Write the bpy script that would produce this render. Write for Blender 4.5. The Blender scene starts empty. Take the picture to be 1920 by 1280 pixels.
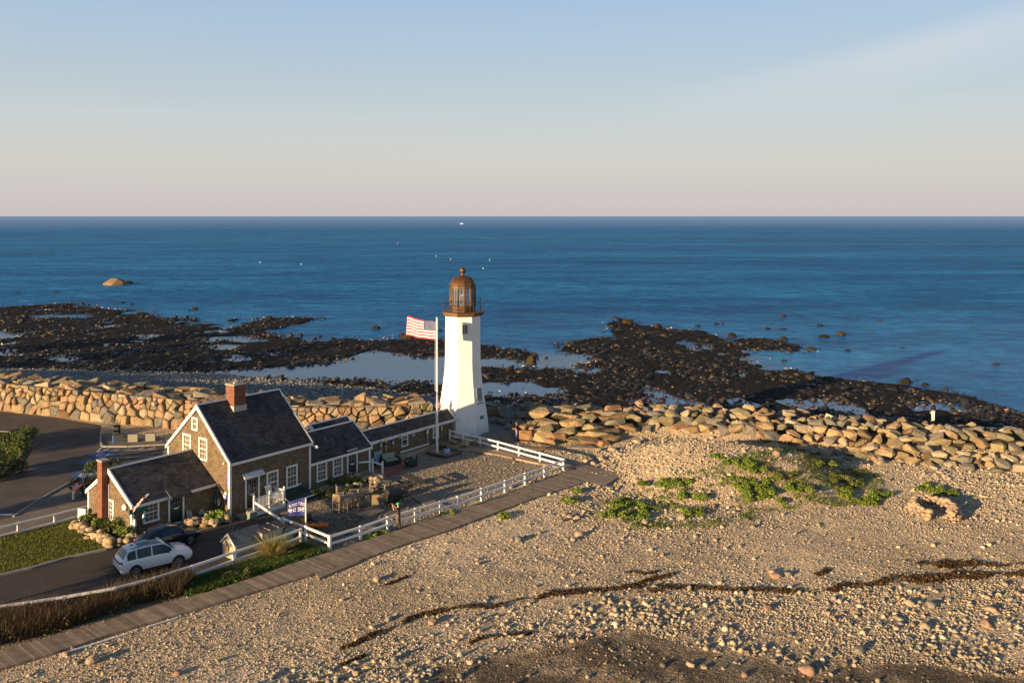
import bpy, bmesh, math, random
import numpy as np
from mathutils import Vector, Matrix
S = bpy.context.scene
COL = S.collection
random.seed(7); RNG = np.random.default_rng(11)
rad = math.radians
# ------------------------------------------------------------------ camera, sky, sun, exposure
F, CX, HY, H = 1650.0, 960.0, 405.0, 20.5
cam = bpy.data.cameras.new("camera"); camo = bpy.data.objects.new("camera", cam); COL.objects.link(camo)
camo.location = (0, 0, H); camo.rotation_euler = (math.pi / 2, 0, 0)
cam.sensor_width = 36; cam.lens = F / 1920 * 36; cam.shift_y = -(640 - HY) / 1920
cam.clip_start = 1; cam.clip_end = 90000
S.camera = camo
SUN_AZ, SUN_EL = rad(-133), rad(9.5)
sd = Vector((math.sin(SUN_AZ) * math.cos(SUN_EL), math.cos(SUN_AZ) * math.cos(SUN_EL), math.sin(SUN_EL)))
sl = bpy.data.lights.new("sun", 'SUN'); so = bpy.data.objects.new("sun", sl); COL.objects.link(so)
sl.energy = 5.0; sl.angle = rad(0.5); sl.color = (1, .69, .37)
so.rotation_euler = sd.to_track_quat('Z', 'Y').to_euler(); so.location = (-60, -60, 60)
W = bpy.data.worlds.new("World"); S.world = W; W.use_nodes = True
nt = W.node_tree; N = nt.nodes; L = nt.links
bg = N['Background']
sk = N.new('ShaderNodeTexSky'); sk.sky_type = 'NISHITA'; sk.sun_disc = False
sk.sun_elevation = SUN_EL; sk.sun_rotation = SUN_AZ; sk.air_density = 1.0; sk.dust_density = 0.6; sk.ozone_density = 1.6
tc = N.new('ShaderNodeTexCoord'); sep = N.new('ShaderNodeSeparateXYZ'); L.new(tc.outputs['Generated'], sep.inputs[0])
def wmath(op, a, b=None, clamp=False):
    n = N.new('ShaderNodeMath'); n.operation = op; n.use_clamp = clamp
    for i, v in enumerate((a, b)):
        if v is None: continue
        if isinstance(v, (int, float)): n.inputs[i].default_value = v
        else: L.new(v, n.inputs[i])
    return n.outputs[0]
def wramp(v, stops):
    r = N.new('ShaderNodeValToRGB'); L.new(v, r.inputs[0]); e = r.color_ramp.elements
    while len(e) < len(stops): e.new(.5)
    for q, (p, c) in zip(e, stops): q.position = p; q.color = c if len(c) == 4 else (*c, 1)
    return r.outputs[0]
# pale veil of thin high cloud: thick near the horizon, streaked higher up
mp = N.new('ShaderNodeMapping'); mp.inputs['Scale'].default_value = (1.6, 1.6, 9); mp.inputs['Rotation'].default_value = (rad(4), rad(-5), 0)
L.new(tc.outputs['Generated'], mp.inputs[0])
nz = N.new('ShaderNodeTexNoise'); nz.inputs['Scale'].default_value = 1.6; nz.inputs['Detail'].default_value = 5; nz.inputs['Roughness'].default_value = .5
L.new(mp.outputs[0], nz.inputs['Vector'])
elev = sep.outputs['Z']
zz = wmath('ADD', elev, wmath('MULTIPLY', wmath('SUBTRACT', nz.outputs[0], .5), .05))
# a band of thin cloud rising to one side
xr = wmath('DIVIDE', sep.outputs['X'], wmath('MAXIMUM', sep.outputs['Y'], .2))
line = wmath('SUBTRACT', wmath('ADD', wmath('MULTIPLY', xr, .17), .115), elev)
band = wmath('MULTIPLY', wmath('MULTIPLY', wmath('MULTIPLY', line, 40, True), wmath('SUBTRACT', 1.0, wmath('MULTIPLY', line, 14), True)),
             wmath('MULTIPLY', wmath('SUBTRACT', xr, .12), 3.0, True))
veil = wramp(zz, [(0.0, (.98,) * 3), (.105, (.95,) * 3), (.125, (.86,) * 3), (.25, (.8,) * 3), (.42, (.4,) * 3), (.8, (.1,) * 3)])
vcol = wramp(elev, [(0.0, (5.5, 5.05, 5.1)), (.02, (5.75, 5.35, 5.25)), (.06, (6.0, 5.85, 5.5)), (.12, (5.4, 6.05, 6.35)), (.24, (4.0, 5.5, 7.5)), (.5, (1.8, 3.2, 5.8))])
fac = wmath('ADD', veil, wmath('MULTIPLY', wmath('MULTIPLY', band, nz.outputs[0]), .5), True)
mx = N.new('ShaderNodeMix'); mx.data_type = 'RGBA'
L.new(fac, mx.inputs['Factor']); L.new(sk.outputs[0], mx.inputs[6]); L.new(vcol, mx.inputs[7])
hi = N.new('ShaderNodeMix'); hi.data_type = 'RGBA'; L.new(wmath('MULTIPLY', wmath('MULTIPLY', band, nz.outputs[0]), .95, True), hi.inputs['Factor']); L.new(mx.outputs[2], hi.inputs[6]); hi.inputs[7].default_value = (6.5, 6.6, 6.6, 1)
L.new(hi.outputs[2], bg.inputs[0]); bg.inputs[1].default_value = 0.05
vs = S.view_settings; vs.view_transform = 'Standard'; vs.look = 'None'; vs.gamma = 1; vs.use_curve_mapping = False
vs.exposure = 1.12
S.cycles.max_bounces = 5; S.cycles.diffuse_bounces = 2; S.cycles.glossy_bounces = 3; S.cycles.transmission_bounces = 4
S.cycles.use_adaptive_sampling = True

# ------------------------------------------------------------------ noise
def _h(ix, iy, s):
    n = (ix.astype(np.int64) * 374761393 + iy.astype(np.int64) * 668265263 + s * 974711) & 0x7fffffff
    n = ((n ^ (n >> 13)) * 1274126177) & 0x7fffffff
    return ((n ^ (n >> 16)) & 0xffff) / 65535.0
def vnoise(x, y, s=0):
    x = np.asarray(x, float); y = np.asarray(y, float)
    ix, iy = np.floor(x), np.floor(y); fx, fy = x - ix, y - iy
    fx = fx * fx * (3 - 2 * fx); fy = fy * fy * (3 - 2 * fy)
    return (_h(ix, iy, s) * (1 - fx) + _h(ix + 1, iy, s) * fx) * (1 - fy) + (_h(ix, iy + 1, s) * (1 - fx) + _h(ix + 1, iy + 1, s) * fx) * fy
def fbm(x, y, s=0, o=4):
    v = 0; a = .5
    for i in range(o): v = v + a * (vnoise(x * 2 ** i + 17.3 * i, y * 2 ** i - 9.1 * i, s + i) - .5); a *= .5
    return v                                                       # about -.5 .. .5
def sstep(a, b, x):
    t = np.clip((x - a) / (b - a), 0, 1); return t * t * (3 - 2 * t)
def inpoly(px, py, poly):
    px = np.asarray(px, float); py = np.asarray(py, float); r = np.zeros(px.shape, bool)
    n = len(poly)
    for i in range(n):
        x0, y0 = poly[i]; x1, y1 = poly[(i + 1) % n]
        if y0 == y1: continue
        c = ((y0 > py) != (y1 > py)) & (px < (x1 - x0) * (py - y0) / (y1 - y0) + x0)
        r ^= c
    return r
# ------------------------------------------------------------------ terrain
SEA = -4.5
WALL_L = [(-95, 109), (-75, 101), (-54.4, 93.5), (-34.7, 86), (-25.6, 82.9), (-19.7, 81.6), (-10.9, 82.2), (-7.6, 83.6), (-5, 88)]
WALL_R = [(-3, 89), (1, 83.2), (5, 82.0), (9, 82.3), (15, 82.6), (25, 79.5), (40, 74), (60, 66), (90, 52)]
def wallY(X):
    X = np.asarray(X, float)
    return np.interp(X, [p[0] for p in WALL_L] + [p[0] for p in WALL_R[1:]], [p[1] for p in WALL_L] + [p[1] for p in WALL_R[1:]])
def shoreY(X):
    return np.interp(X, [-400, -120, -84, -50, -27, -9, 0, 15, 40, 64, 90, 300], [190, 147, 142, 138, 129, 119, 112, 109, 105, 103, 96, 40])
P0 = np.array([-23.3, 40.0]); BN = np.array([.759, -.651])
def zg0(X, Y, fine=True):
    X = np.asarray(X, float); Y = np.asarray(Y, float)
    d = (X - P0[0]) * BN[0] + (Y - P0[1]) * BN[1]
    z = -0.05 * np.maximum(0, d - 3.5)
    z = np.maximum(z, -2.3 - .0 * d)
    yw = wallY(X)
    back = sstep(8, 0, yw - Y)
    z = z * (1 - back * sstep(2, 12, X)) + .1 * back * sstep(2, 12, X)
    # gravel hill
    u = (X - 17.5) * .96 + (Y - 71.5) * -.28; v = (X - 17.5) * .28 + (Y - 71.5) * .96
    su = np.where(u < 0, 7.0, 8.0); sv = np.where(v < 0, 8.5, 3.9)
    z = z + 2.25 * sstep(5, 12.5, X) * np.exp(-np.where(u < 0, np.power(np.abs(u) / su, 2.7), np.power(np.abs(u) / 9.0, 5.5)) - np.power(np.abs(v) / sv, 2.3))
    # wall cores
    t = Y - yw
    cl = sstep(-6.5, -9, X); cr = sstep(1, 3.5, X)
    ys = shoreY(X)
    top = 2.25 * cl + 1.35 * cr * np.ones_like(z)
    rise = cl * sstep(.25, .9, t) + cr * sstep(-2.2, 2.6, t) + (1 - np.maximum(cl, cr)) * 0
    core = top * rise
    q = np.clip((Y - yw - 6.2) / np.maximum(ys - yw - 6.2, 3), 0, 3)
    sea = np.where(q < 1, (1.1 - 5.45 * np.power(q, .8)), -4.35 - .9 * (q - 1))
    fall = sstep(5.2, 7.0, t)
    z = np.where(t > 5.2, np.maximum(z, core) * (1 - fall) + sea * fall, np.maximum(z, core) if True else z)
    if fine:
        g = (t < 5.2)
        amp = sstep(2.0, 6.0, d) * np.where(g, 1, .6)
        z = z + amp * (.22 * fbm(X / 4.5, Y / 4.5, 3) + .10 * fbm(X / 1.1, Y / 1.1, 5, 3))
    return z
def cpix(X, Y, z):
    return CX + F * X / Y, HY + F * (H - z) / Y
REEF = [  # outlines of the weed-covered ledge, as they lie on the shore at low tide
    [(-500, 590), (0, 572), (140, 569), (240, 578), (300, 592), (420, 600), (500, 594), (575, 598), (540, 609), (500, 618), (600, 640), (700, 628), (820, 640), (900, 655), (830, 668), (700, 655), (600, 680), (500, 688), (370, 700), (200, 697), (0, 694), (-500, 690)],
    [(505, 712), (560, 706), (700, 718), (830, 722), (1000, 742), (1000, 765), (830, 748), (640, 734), (520, 722)],
    [(720, 626), (800, 622), (850, 640), (960, 655), (1010, 668), (1010, 682), (960, 678), (840, 662), (740, 650)],
    [(1155, 604), (1210, 606), (1300, 618), (1372, 628), (1400, 660), (1440, 690), (1500, 690), (1600, 712), (1700, 726), (1800, 742), (1920, 772), (2400, 830), (2400, 880), (1920, 800), (1500, 800), (1150, 790), (1000, 775), (900, 735), (880, 700), (960, 698), (1080, 690), (1150, 668), (1060, 660), (1090, 640), (1170, 628)],
    [(1390, 636), (1440, 630), (1520, 652), (1500, 662), (1400, 656)],
    [(880, 690), (960, 695), (1150, 690), (1100, 725), (900, 712)],
    [(1180, 600), (1230, 604), (1200, 610), (1160, 608)],
]
POOLS = [
    [(80, 668), (130, 665), (145, 672), (95, 678)], [(90, 588), (170, 590), (160, 596), (60, 592)], [(400, 640), (440, 642), (430, 652), (405, 650)],
    [(370, 702), (500, 690), (620, 684), (830, 668), (830, 722), (620, 714), (540, 705)],
    [(900, 720), (1000, 716), (1040, 738), (1000, 742), (900, 735)],
    [(1470, 750), (1560, 742), (1590, 765), (1490, 768)], [(1700, 758), (1800, 756), (1860, 772), (1720, 772)], [(1230, 690), (1260, 692), (1250, 698), (1225, 696)],
    [(1290, 706), (1330, 708), (1310, 713)], [(1380, 756), (1420, 758), (1400, 766)], [(1180, 752), (1230, 750), (1225, 757)], [(1020, 672), (1140, 668), (1150, 680), (1030, 682)],
    [(1410, 662), (1500, 668), (1600, 690), (1560, 706), (1490, 686), (1420, 680)],
]
def reefmask(X, Y):
    px, py = cpix(X, Y, SEA + .1)
    k = 22; w1 = fbm(X / 16, Y / 26, 21, 5); w2 = fbm(X / 14, Y / 20, 31, 5)
    px = px + 150 * w1; py = py + 17 * w2
    m = np.zeros(np.shape(X), bool)
    for p in REEF: m |= inpoly(px, py, p)
    for p in POOLS: m &= ~inpoly(px, py, p)
    m &= ~((fbm(X / 7, Y / 9, 41, 4) > .17))
    return m
def zg(X, Y, fine=True):
    z = zg0(X, Y, fine)
    ys = shoreY(X)
    return z
def ray(x, y):
    return Vector(((x - CX) / F, 1.0, -(y - HY) / F))
def at(x, y, z=None):
    """the ground point seen at photo pixel x, y (on the plane z if given)"""
    d = ray(x, y)
    if z is not None:
        t = (z - H) / d.z; return Vector((d.x * t, t, z))
    t = 30.0
    for _ in range(60):
        zz = float(zg0(d.x * t, t, False)); f = (H + d.z * t) - zz
        if abs(f) < .003: break
        t += max(-4, min(4, f / max(-d.z, .1) * .8))
    return Vector((d.x * t, t, float(zg0(d.x * t, t, True))))
def gz(x, y): return float(zg0(x, y, True))

# ------------------------------------------------------------------ materials
MATS = {}
def nodes(name):
    m = bpy.data.materials.new(name); m.use_nodes = True
    return m, m.node_tree.nodes, m.node_tree.links, m.node_tree.nodes['Principled BSDF']
def nmath(n, l, op, a, b):
    q = n.new('ShaderNodeMath'); q.operation = op
    for i, v in enumerate((a, b)):
        if isinstance(v, (int, float)): q.inputs[i].default_value = v
        else: l.new(v, q.inputs[i])
    return q.outputs[0]
def mixc(n, l, fac, a, b, mode='MIX'):
    q = n.new('ShaderNodeMix'); q.data_type = 'RGBA'; q.blend_type = mode
    for i, v in ((0, fac), (6, a), (7, b)):
        if hasattr(v, 'links') or hasattr(v, 'is_linked'): l.new(v, q.inputs[i])
        elif i == 0: q.inputs[0].default_value = v
        else: q.inputs[i].default_value = (*v, 1)
    return q.outputs[2]
def noise(n, l, vec, scale, detail=4, rough=.55):
    q = n.new('ShaderNodeTexNoise'); q.inputs['Scale'].default_value = scale; q.inputs['Detail'].default_value = detail; q.inputs['Roughness'].default_value = rough
    l.new(vec, q.inputs['Vector']); return q.outputs[0]
def ramp(n, l, v, stops):
    r = n.new('ShaderNodeValToRGB'); l.new(v, r.inputs[0]); e = r.color_ramp.elements
    while len(e) < len(stops): e.new(.5)
    for q, (p, c) in zip(e, stops):
        q.position = p; q.color = (c, c, c, 1) if isinstance(c, (int, float)) else (*c, 1)
    return r.outputs[0]
def coord(n, kind='Object'):
    return n.new('ShaderNodeTexCoord').outputs[kind]
def geo(n): return n.new('ShaderNodeNewGeometry').outputs['Position']
def bump(n, l, h, b, strength=.5, dist=.02):
    q = n.new('ShaderNodeBump'); q.inputs['Strength'].default_value = strength; q.inputs['Distance'].default_value = dist
    l.new(h, q.inputs['Height']); l.new(q.outputs[0], b.inputs['Normal'])
def mat(name, c, rough=.7, var=.18, scale=6, bmp=0, metal=0, spec=.5, c2=None, coat=0):
    if name in MATS: return MATS[name]
    m, n, l, b = nodes(name)
    v = coord(n); nz = noise(n, l, v, scale, 5)
    lo = tuple(max(0, q * (1 - var)) for q in c); hi = tuple(min(1, q * (1 + var)) for q in (c2 or c))
    l.new(ramp(n, l, nz, [(.3, lo), (.7, hi)]), b.inputs['Base Color'])
    b.inputs['Roughness'].default_value = rough; b.inputs['Metallic'].default_value = metal; b.inputs['Specular IOR Level'].default_value = spec
    b.inputs['Coat Weight'].default_value = coat
    if bmp: bump(n, l, noise(n, l, v, scale * 3, 5), b, bmp, .03)
    MATS[name] = m; return m
def stone(name, c, var=.3):
    if name in MATS: return MATS[name]
    m, n, l, b = nodes(name); v = geo(n)
    big = noise(n, l, v, .9, 4); fine = noise(n, l, v, 7, 6, .7)
    oi = n.new('ShaderNodeObjectInfo').outputs['Random']
    col = ramp(n, l, big, [(.25, tuple(q * (1 - var) for q in c)), (.5, c), (.75, (min(1, c[0] * (1 + var)), min(1, c[1] * (1 + var * .8)), min(1, c[2] * (1 + var * .6))))])
    col = mixc(n, l, 1, col, ramp(n, l, fine, [(.3, .72), (.5, 1.0), (.7, 1.15)]), 'MULTIPLY')
    col = mixc(n, l, 1, col, ramp(n, l, oi, [(0, (.78, .8, .82)), (.5, (1, 1, 1)), (1, (1.1, 1.04, .96))]), 'MULTIPLY')
    l.new(col, b.inputs['Base Color']); b.inputs['Roughness'].default_value = .85; b.inputs['Specular IOR Level'].default_value = .25
    bump(n, l, nmath(n, l, 'ADD', noise(n, l, v, 5, 8, .7), nmath(n, l, 'MULTIPLY', noise(n, l, v, 1.4, 3), 1.2)), b, 1.0, .16)
    MATS[name] = m; return m
def attr_mat(name, rough=.85, bscale=14, bstr=.5, spec=.2, mot=.25):
    """base colour from the mesh's own colour attribute (each stone or leaf has its own colour)"""
    if name in MATS: return MATS[name]
    m, n, l, b = nodes(name)
    a = n.new('ShaderNodeAttribute'); a.attribute_name = 'col'
    v = geo(n); nz = noise(n, l, v, bscale, 4)
    l.new(mixc(n, l, 1, a.outputs['Color'], ramp(n, l, nz, [(.3, 1 - mot), (.7, 1 + mot)]), 'MULTIPLY'), b.inputs['Base Color'])
    b.inputs['Roughness'].default_value = rough; b.inputs['Specular IOR Level'].default_value = spec
    if bstr: bump(n, l, noise(n, l, v, bscale, 4), b, bstr, .03)
    MATS[name] = m; return m
def shingle(name, c, roof=False, bw=.14, bh=.13, var=.35, light=1.0):
    if name in MATS: return MATS[name]
    m, n, l, b = nodes(name)
    v = coord(n); sp = n.new('ShaderNodeSeparateXYZ'); l.new(v, sp.inputs[0])
    u = sp.outputs[0] if roof else nmath(n, l, 'ADD', sp.outputs[0], sp.outputs[1])
    w = nmath(n, l, 'MULTIPLY', sp.outputs[2], 1.5) if roof else sp.outputs[2]
    cb = n.new('ShaderNodeCombineXYZ'); l.new(u, cb.inputs[0]); l.new(w, cb.inputs[1])
    bk = n.new('ShaderNodeTexBrick'); l.new(cb.outputs[0], bk.inputs['Vector'])
    bk.inputs['Scale'].default_value = 1; bk.inputs['Brick Width'].default_value = bw; bk.inputs['Row Height'].default_value = bh
    bk.inputs['Mortar Size'].default_value = .008; bk.inputs['Mortar Smooth'].default_value = .3; bk.inputs['Bias'].default_value = 0
    bk.offset = .5; bk.inputs['Color1'].default_value = (*[q * (1 - var) for q in c], 1); bk.inputs['Color2'].default_value = (*[q * (1 + var) for q in c], 1)
    bk.inputs['Mortar'].default_value = (*[q * .3 for q in c], 1)
    big = noise(n, l, v, 1.1, 4); st = noise(n, l, v, 5, 5)
    col = mixc(n, l, 1, bk.outputs[0], ramp(n, l, big, [(.3, .66 if roof else .82), (.7, 1.45 if roof else 1.18)]), 'MULTIPLY')
    col = mixc(n, l, 1, col, ramp(n, l, st, [(.3, .92), (.7, 1.08)]), 'MULTIPLY')
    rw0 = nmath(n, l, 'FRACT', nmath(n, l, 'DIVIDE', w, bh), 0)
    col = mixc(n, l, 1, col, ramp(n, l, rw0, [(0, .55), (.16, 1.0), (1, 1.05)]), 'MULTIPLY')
    l.new(col, b.inputs['Base Color']); b.inputs['Roughness'].default_value = .9; b.inputs['Specular IOR Level'].default_value = .15
    row = nmath(n, l, 'FRACT', nmath(n, l, 'DIVIDE', w, bh), 0)
    hgt = nmath(n, l, 'SUBTRACT', nmath(n, l, 'MULTIPLY', bk.outputs['Fac'], -.6), row)
    bump(n, l, nmath(n, l, 'ADD', hgt, nmath(n, l, 'MULTIPLY', st, .5)), b, .9, .025)
    MATS[name] = m; return m
def brick(name='red_brick'):
    if name in MATS: return MATS[name]
    m, n, l, b = nodes(name); v = coord(n); sp = n.new('ShaderNodeSeparateXYZ'); l.new(v, sp.inputs[0])
    cb = n.new('ShaderNodeCombineXYZ'); l.new(nmath(n, l, 'ADD', sp.outputs[0], sp.outputs[1]), cb.inputs[0]); l.new(sp.outputs[2], cb.inputs[1])
    bk = n.new('ShaderNodeTexBrick'); l.new(cb.outputs[0], bk.inputs['Vector']); bk.inputs['Scale'].default_value = 1
    bk.inputs['Brick Width'].default_value = .23; bk.inputs['Row Height'].default_value = .078; bk.inputs['Mortar Size'].default_value = .009
    bk.inputs['Color1'].default_value = (.15, .045, .022, 1); bk.inputs['Color2'].default_value = (.24, .08, .038, 1); bk.inputs['Mortar'].default_value = (.17, .12, .09, 1)
    l.new(mixc(n, l, 1, bk.outputs[0], ramp(n, l, noise(n, l, v, 4, 4), [(.3, .75), (.7, 1.2)]), 'MULTIPLY'), b.inputs['Base Color'])
    b.inputs['Roughness'].default_value = .85; bump(n, l, nmath(n, l, 'MULTIPLY', bk.outputs['Fac'], -1), b, .6, .01)
    MATS[name] = m; return m
def glass(name='window_glass', c=(.012, .016, .022)):
    if name in MATS: return MATS[name]
    m, n, l, b = nodes(name)
    l.new(ramp(n, l, noise(n, l, geo(n), 1.3, 2), [(.35, c), (.65, tuple(q * 2.6 for q in c))]), b.inputs['Base Color'])
    b.inputs['Roughness'].default_value = .06; b.inputs['Specular IOR Level'].default_value = .6
    MATS[name] = m; return m
WHITE = mat('white_paint', (.78, .77, .74), .5, .07, 9, .1)
WHITEW = mat('weathered_white_paint', (.7, .69, .66), .6, .14, 12, .2)
def tower_mat():
    m, n, l, b = nodes('tower_whitewash'); v = coord(n); sp = n.new('ShaderNodeSeparateXYZ'); l.new(v, sp.inputs[0])
    an = n.new('ShaderNodeMath'); an.operation = 'ARCTAN2'; l.new(sp.outputs[1], an.inputs[0]); l.new(sp.outputs[0], an.inputs[1])
    cb = n.new('ShaderNodeCombineXYZ'); l.new(nmath(n, l, 'MULTIPLY', an.outputs[0], 2.0), cb.inputs[0]); l.new(sp.outputs[2], cb.inputs[1])
    bk = n.new('ShaderNodeTexBrick'); l.new(cb.outputs[0], bk.inputs['Vector']); bk.inputs['Scale'].default_value = 1; bk.inputs['Brick Width'].default_value = .7; bk.inputs['Row Height'].default_value = .34; bk.inputs['Mortar Size'].default_value = .012
    mp = n.new('ShaderNodeMapping'); mp.inputs['Scale'].default_value = (3, 3, .25); l.new(v, mp.inputs[0]); stn = noise(n, l, mp.outputs[0], 1.6, 5, .65)
    col = ramp(n, l, stn, [(.3, (.70, .66, .58)), (.42, (.81, .79, .755)), (.7, (.84, .83, .80))])
    l.new(mixc(n, l, 1, col, ramp(n, l, noise(n, l, v, 9, 5), [(.3, .95), (.7, 1.02)]), 'MULTIPLY'), b.inputs['Base Color']); b.inputs['Roughness'].default_value = .7; b.inputs['Specular IOR Level'].default_value = .25
    bump(n, l, nmath(n, l, 'ADD', nmath(n, l, 'MULTIPLY', bk.outputs['Fac'], -.5), nmath(n, l, 'MULTIPLY', noise(n, l, v, 7, 5), .5)), b, .45, .025); return m
TOWERW = tower_mat()
GLASS = glass()
DARKG = mat('dark_green_paint', (.012, .028, .022), .4, .2, 5)
SHW = shingle('wall_shingles', (.185, .138, .088), False, .13, .135, .3); SHR = shingle('roof_shingles', (.066, .063, .065), True, .26, .17, .32)
BLACK = mat('black_plastic', (.012, .012, .013), .45, .2, 8)
WOOD = mat('weathered_grey_wood', (.22, .175, .13), .8, .3, 9, .4)
TEAK = mat('weathered_teak', (.3, .22, .14), .75, .3, 8, .3)

# ------------------------------------------------------------------ mesh builder
class MB:
    def __init__(s): s.v = []; s.f = []; s.m = []; s.sm = []
    def add(s, vs, fs, mi=0, smooth=False):
        o = len(s.v); s.v += [tuple(q) for q in vs]; s.f += [tuple(i + o for i in f) for f in fs]
        s.m += [mi] * len(fs); s.sm += [smooth] * len(fs); return s
    def box(s, lo, hi, mi=0, M=None):
        x0, y0, z0 = lo; x1, y1, z1 = hi
        vs = [Vector(p) for p in ((x0, y0, z0), (x1, y0, z0), (x1, y1, z0), (x0, y1, z0), (x0, y0, z1), (x1, y0, z1), (x1, y1, z1), (x0, y1, z1))]
        if M: vs = [M @ p for p in vs]
        return s.add(vs, [(0, 3, 2, 1), (4, 5, 6, 7), (0, 1, 5, 4), (1, 2, 6, 5), (2, 3, 7, 6), (3, 0, 4, 7)], mi)
    def cbox(s, c, d, mi=0, M=None):
        return s.box([c[i] - d[i] / 2 for i in range(3)], [c[i] + d[i] / 2 for i in range(3)], mi, M)
    def beam(s, p, q, w, h, mi=0, up=(0, 0, 1)):
        p = Vector(p); q = Vector(q); d = (q - p); ln = d.length; d.normalize()
        x = d.cross(Vector(up)); x = x.normalized() if x.length > 1e-4 else Vector((1, 0, 0)); z = x.cross(d)
        M = Matrix((x, d, z)).transposed().to_4x4(); M.translation = p
        return s.box((-w / 2, 0, -h / 2), (w / 2, ln, h / 2), mi, M)
    def tube(s, p, q, r0, r1=None, n=8, mi=0, smooth=True, cap=True):
        p = Vector(p); q = Vector(q); r1 = r0 if r1 is None else r1; d = (q - p).normalized()
        x = d.orthogonal().normalized(); y = d.cross(x); vs = []
        for c, r in ((p, r0), (q, r1)):
            for i in range(n):
                a = 2 * math.pi * i / n; vs.append(c + x * math.cos(a) * r + y * math.sin(a) * r)
        s.add(vs, [(i, (i + 1) % n, n + (i + 1) % n, n + i) for i in range(n)], mi, smooth)
        if cap: s.add(vs, [tuple(reversed(range(n))), tuple(range(n, 2 * n))], mi)
        return s
    def path(s, pts, r, n=6, mi=0):
        for a, b in zip(pts, pts[1:]): s.tube(a, b, r, r, n, mi)
        return s
    def lathe(s, prof, n=16, mi=0, smooth=True, ph=0, M=None, close=True):
        vs = []
        for r, z in prof:
            for i in range(n):
                a = ph + 2 * math.pi * i / n; vs.append(Vector((math.sin(a) * r, -math.cos(a) * r, z)))
        if M: vs = [M @ v for v in vs]
        fs = [(j * n + i, j * n + (i + 1) % n, (j + 1) * n + (i + 1) % n, (j + 1) * n + i) for j in range(len(prof) - 1) for i in range(n)]
        s.add(vs, fs, mi, smooth)
        if close: s.add(vs, [tuple(reversed(range(n))), tuple(range((len(prof) - 1) * n, len(prof) * n))], mi)
        return s
    def prism(s, poly, a, b, mi=0, M=None):
        """poly: 2D (y, z) outline extruded along x from a to b"""
        n = len(poly); vs = [Vector((x, p[0], p[1])) for x in (a, b) for p in poly]
        if M: vs = [M @ v for v in vs]
        return s.add(vs, [tuple(reversed(range(n))), tuple(range(n, 2 * n))] + [(i, (i + 1) % n, n + (i + 1) % n, n + i) for i in range(n)], mi)
    def slab(s, poly, z0, z1, mi=0):
        n = len(poly); vs = [(p[0], p[1], z0) for p in poly] + [(p[0], p[1], z1) for p in poly]
        return s.add(vs, [tuple(reversed(range(n))), tuple(range(n, 2 * n))] + [(i, (i + 1) % n, n + (i + 1) % n, n + i) for i in range(n)], mi)
    def blob(s, c, r, mi=0, rng=None, jit=.12, sub=2):
        bm = bmesh.new(); bmesh.ops.create_icosphere(bm, subdivisions=sub, radius=1)
        rng = rng or random
        vs = [Vector((c[0] + v.co.x * r[0] * (1 + rng.uniform(-jit, jit)), c[1] + v.co.y * r[1] * (1 + rng.uniform(-jit, jit)), c[2] + v.co.z * r[2] * (1 + rng.uniform(-jit, jit)))) for v in bm.verts]
        fs = [tuple(v.index for v in f.verts) for f in bm.faces]; bm.free()
        return s.add(vs, fs, mi, True)
    def build(s, name, mats, parent=None, loc=None, rz=None, bevel=0, recalc=True):
        me = bpy.data.meshes.new(name); me.from_pydata(s.v, [], s.f)
        for m in (mats if isinstance(mats, (list, tuple)) else [mats]): me.materials.append(m)
        me.polygons.foreach_set('material_index', s.m); me.polygons.foreach_set('use_smooth', s.sm)
        if recalc:
            bm = bmesh.new(); bm.from_mesh(me); bmesh.ops.recalc_face_normals(bm, faces=bm.faces); bm.to_mesh(me); bm.free()
        me.update()
        o = bpy.data.objects.new(name, me); COL.objects.link(o)
        if parent: o.parent = parent
        if loc is not None: o.location = loc
        if rz is not None: o.rotation_euler.z = rz
        if bevel:
            b = o.modifiers.new('bevel', 'BEVEL'); b.width = bevel; b.segments = 2; b.limit_method = 'ANGLE'
        return o
def tag(o, label=None, cat=None, group=None, kind=None):
    for k, v in (('label', label), ('category', cat), ('group', group), ('kind', kind)):
        if v: o[k] = v
    return o
def thing(name, label, cat, loc=(0, 0, 0), rz=0, group=None):
    o = bpy.data.objects.new(name, None); COL.objects.link(o); o.location = loc; o.rotation_euler.z = rz
    o.empty_display_size = .3
    return tag(o, label, cat, group)
def copy_tree(o, parent=None):
    c = o.copy(); COL.objects.link(c)
    if parent: c.parent = parent
    for ch in list(o.children): copy_tree(ch, c)
    return c
def np_mesh(name, V, Fc, col=None, m=None, smooth=True, nside=3):
    """big numpy mesh: V (n,3), Fc (k,nside) ints, col (n,3)"""
    me = bpy.data.meshes.new(name); nv, nf = len(V), len(Fc)
    me.vertices.add(nv); me.vertices.foreach_set('co', np.ascontiguousarray(V, np.float32).ravel())
    me.loops.add(nf * nside); me.loops.foreach_set('vertex_index', np.ascontiguousarray(Fc, np.int32).ravel())
    me.polygons.add(nf); me.polygons.foreach_set('loop_start', np.arange(0, nf * nside, nside, dtype=np.int32))
    me.polygons.foreach_set('loop_total', np.full(nf, nside, np.int32))
    me.polygons.foreach_set('use_smooth', np.full(nf, smooth))
    me.update(calc_edges=True)
    if col is not None:
        a = me.color_attributes.new('col', 'FLOAT_COLOR', 'POINT')
        a.data.foreach_set('color', np.ascontiguousarray(np.c_[col, np.ones(nv)], np.float32).ravel())
    if m: me.materials.append(m)
    o = bpy.data.objects.new(name, me); COL.objects.link(o); return o
def ico(sub):
    bm = bmesh.new(); bmesh.ops.create_icosphere(bm, subdivisions=sub, radius=1)
    v = np.array([q.co[:] for q in bm.verts]); f = np.array([[q.index for q in p.verts] for p in bm.faces]); bm.free(); return v, f
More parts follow.
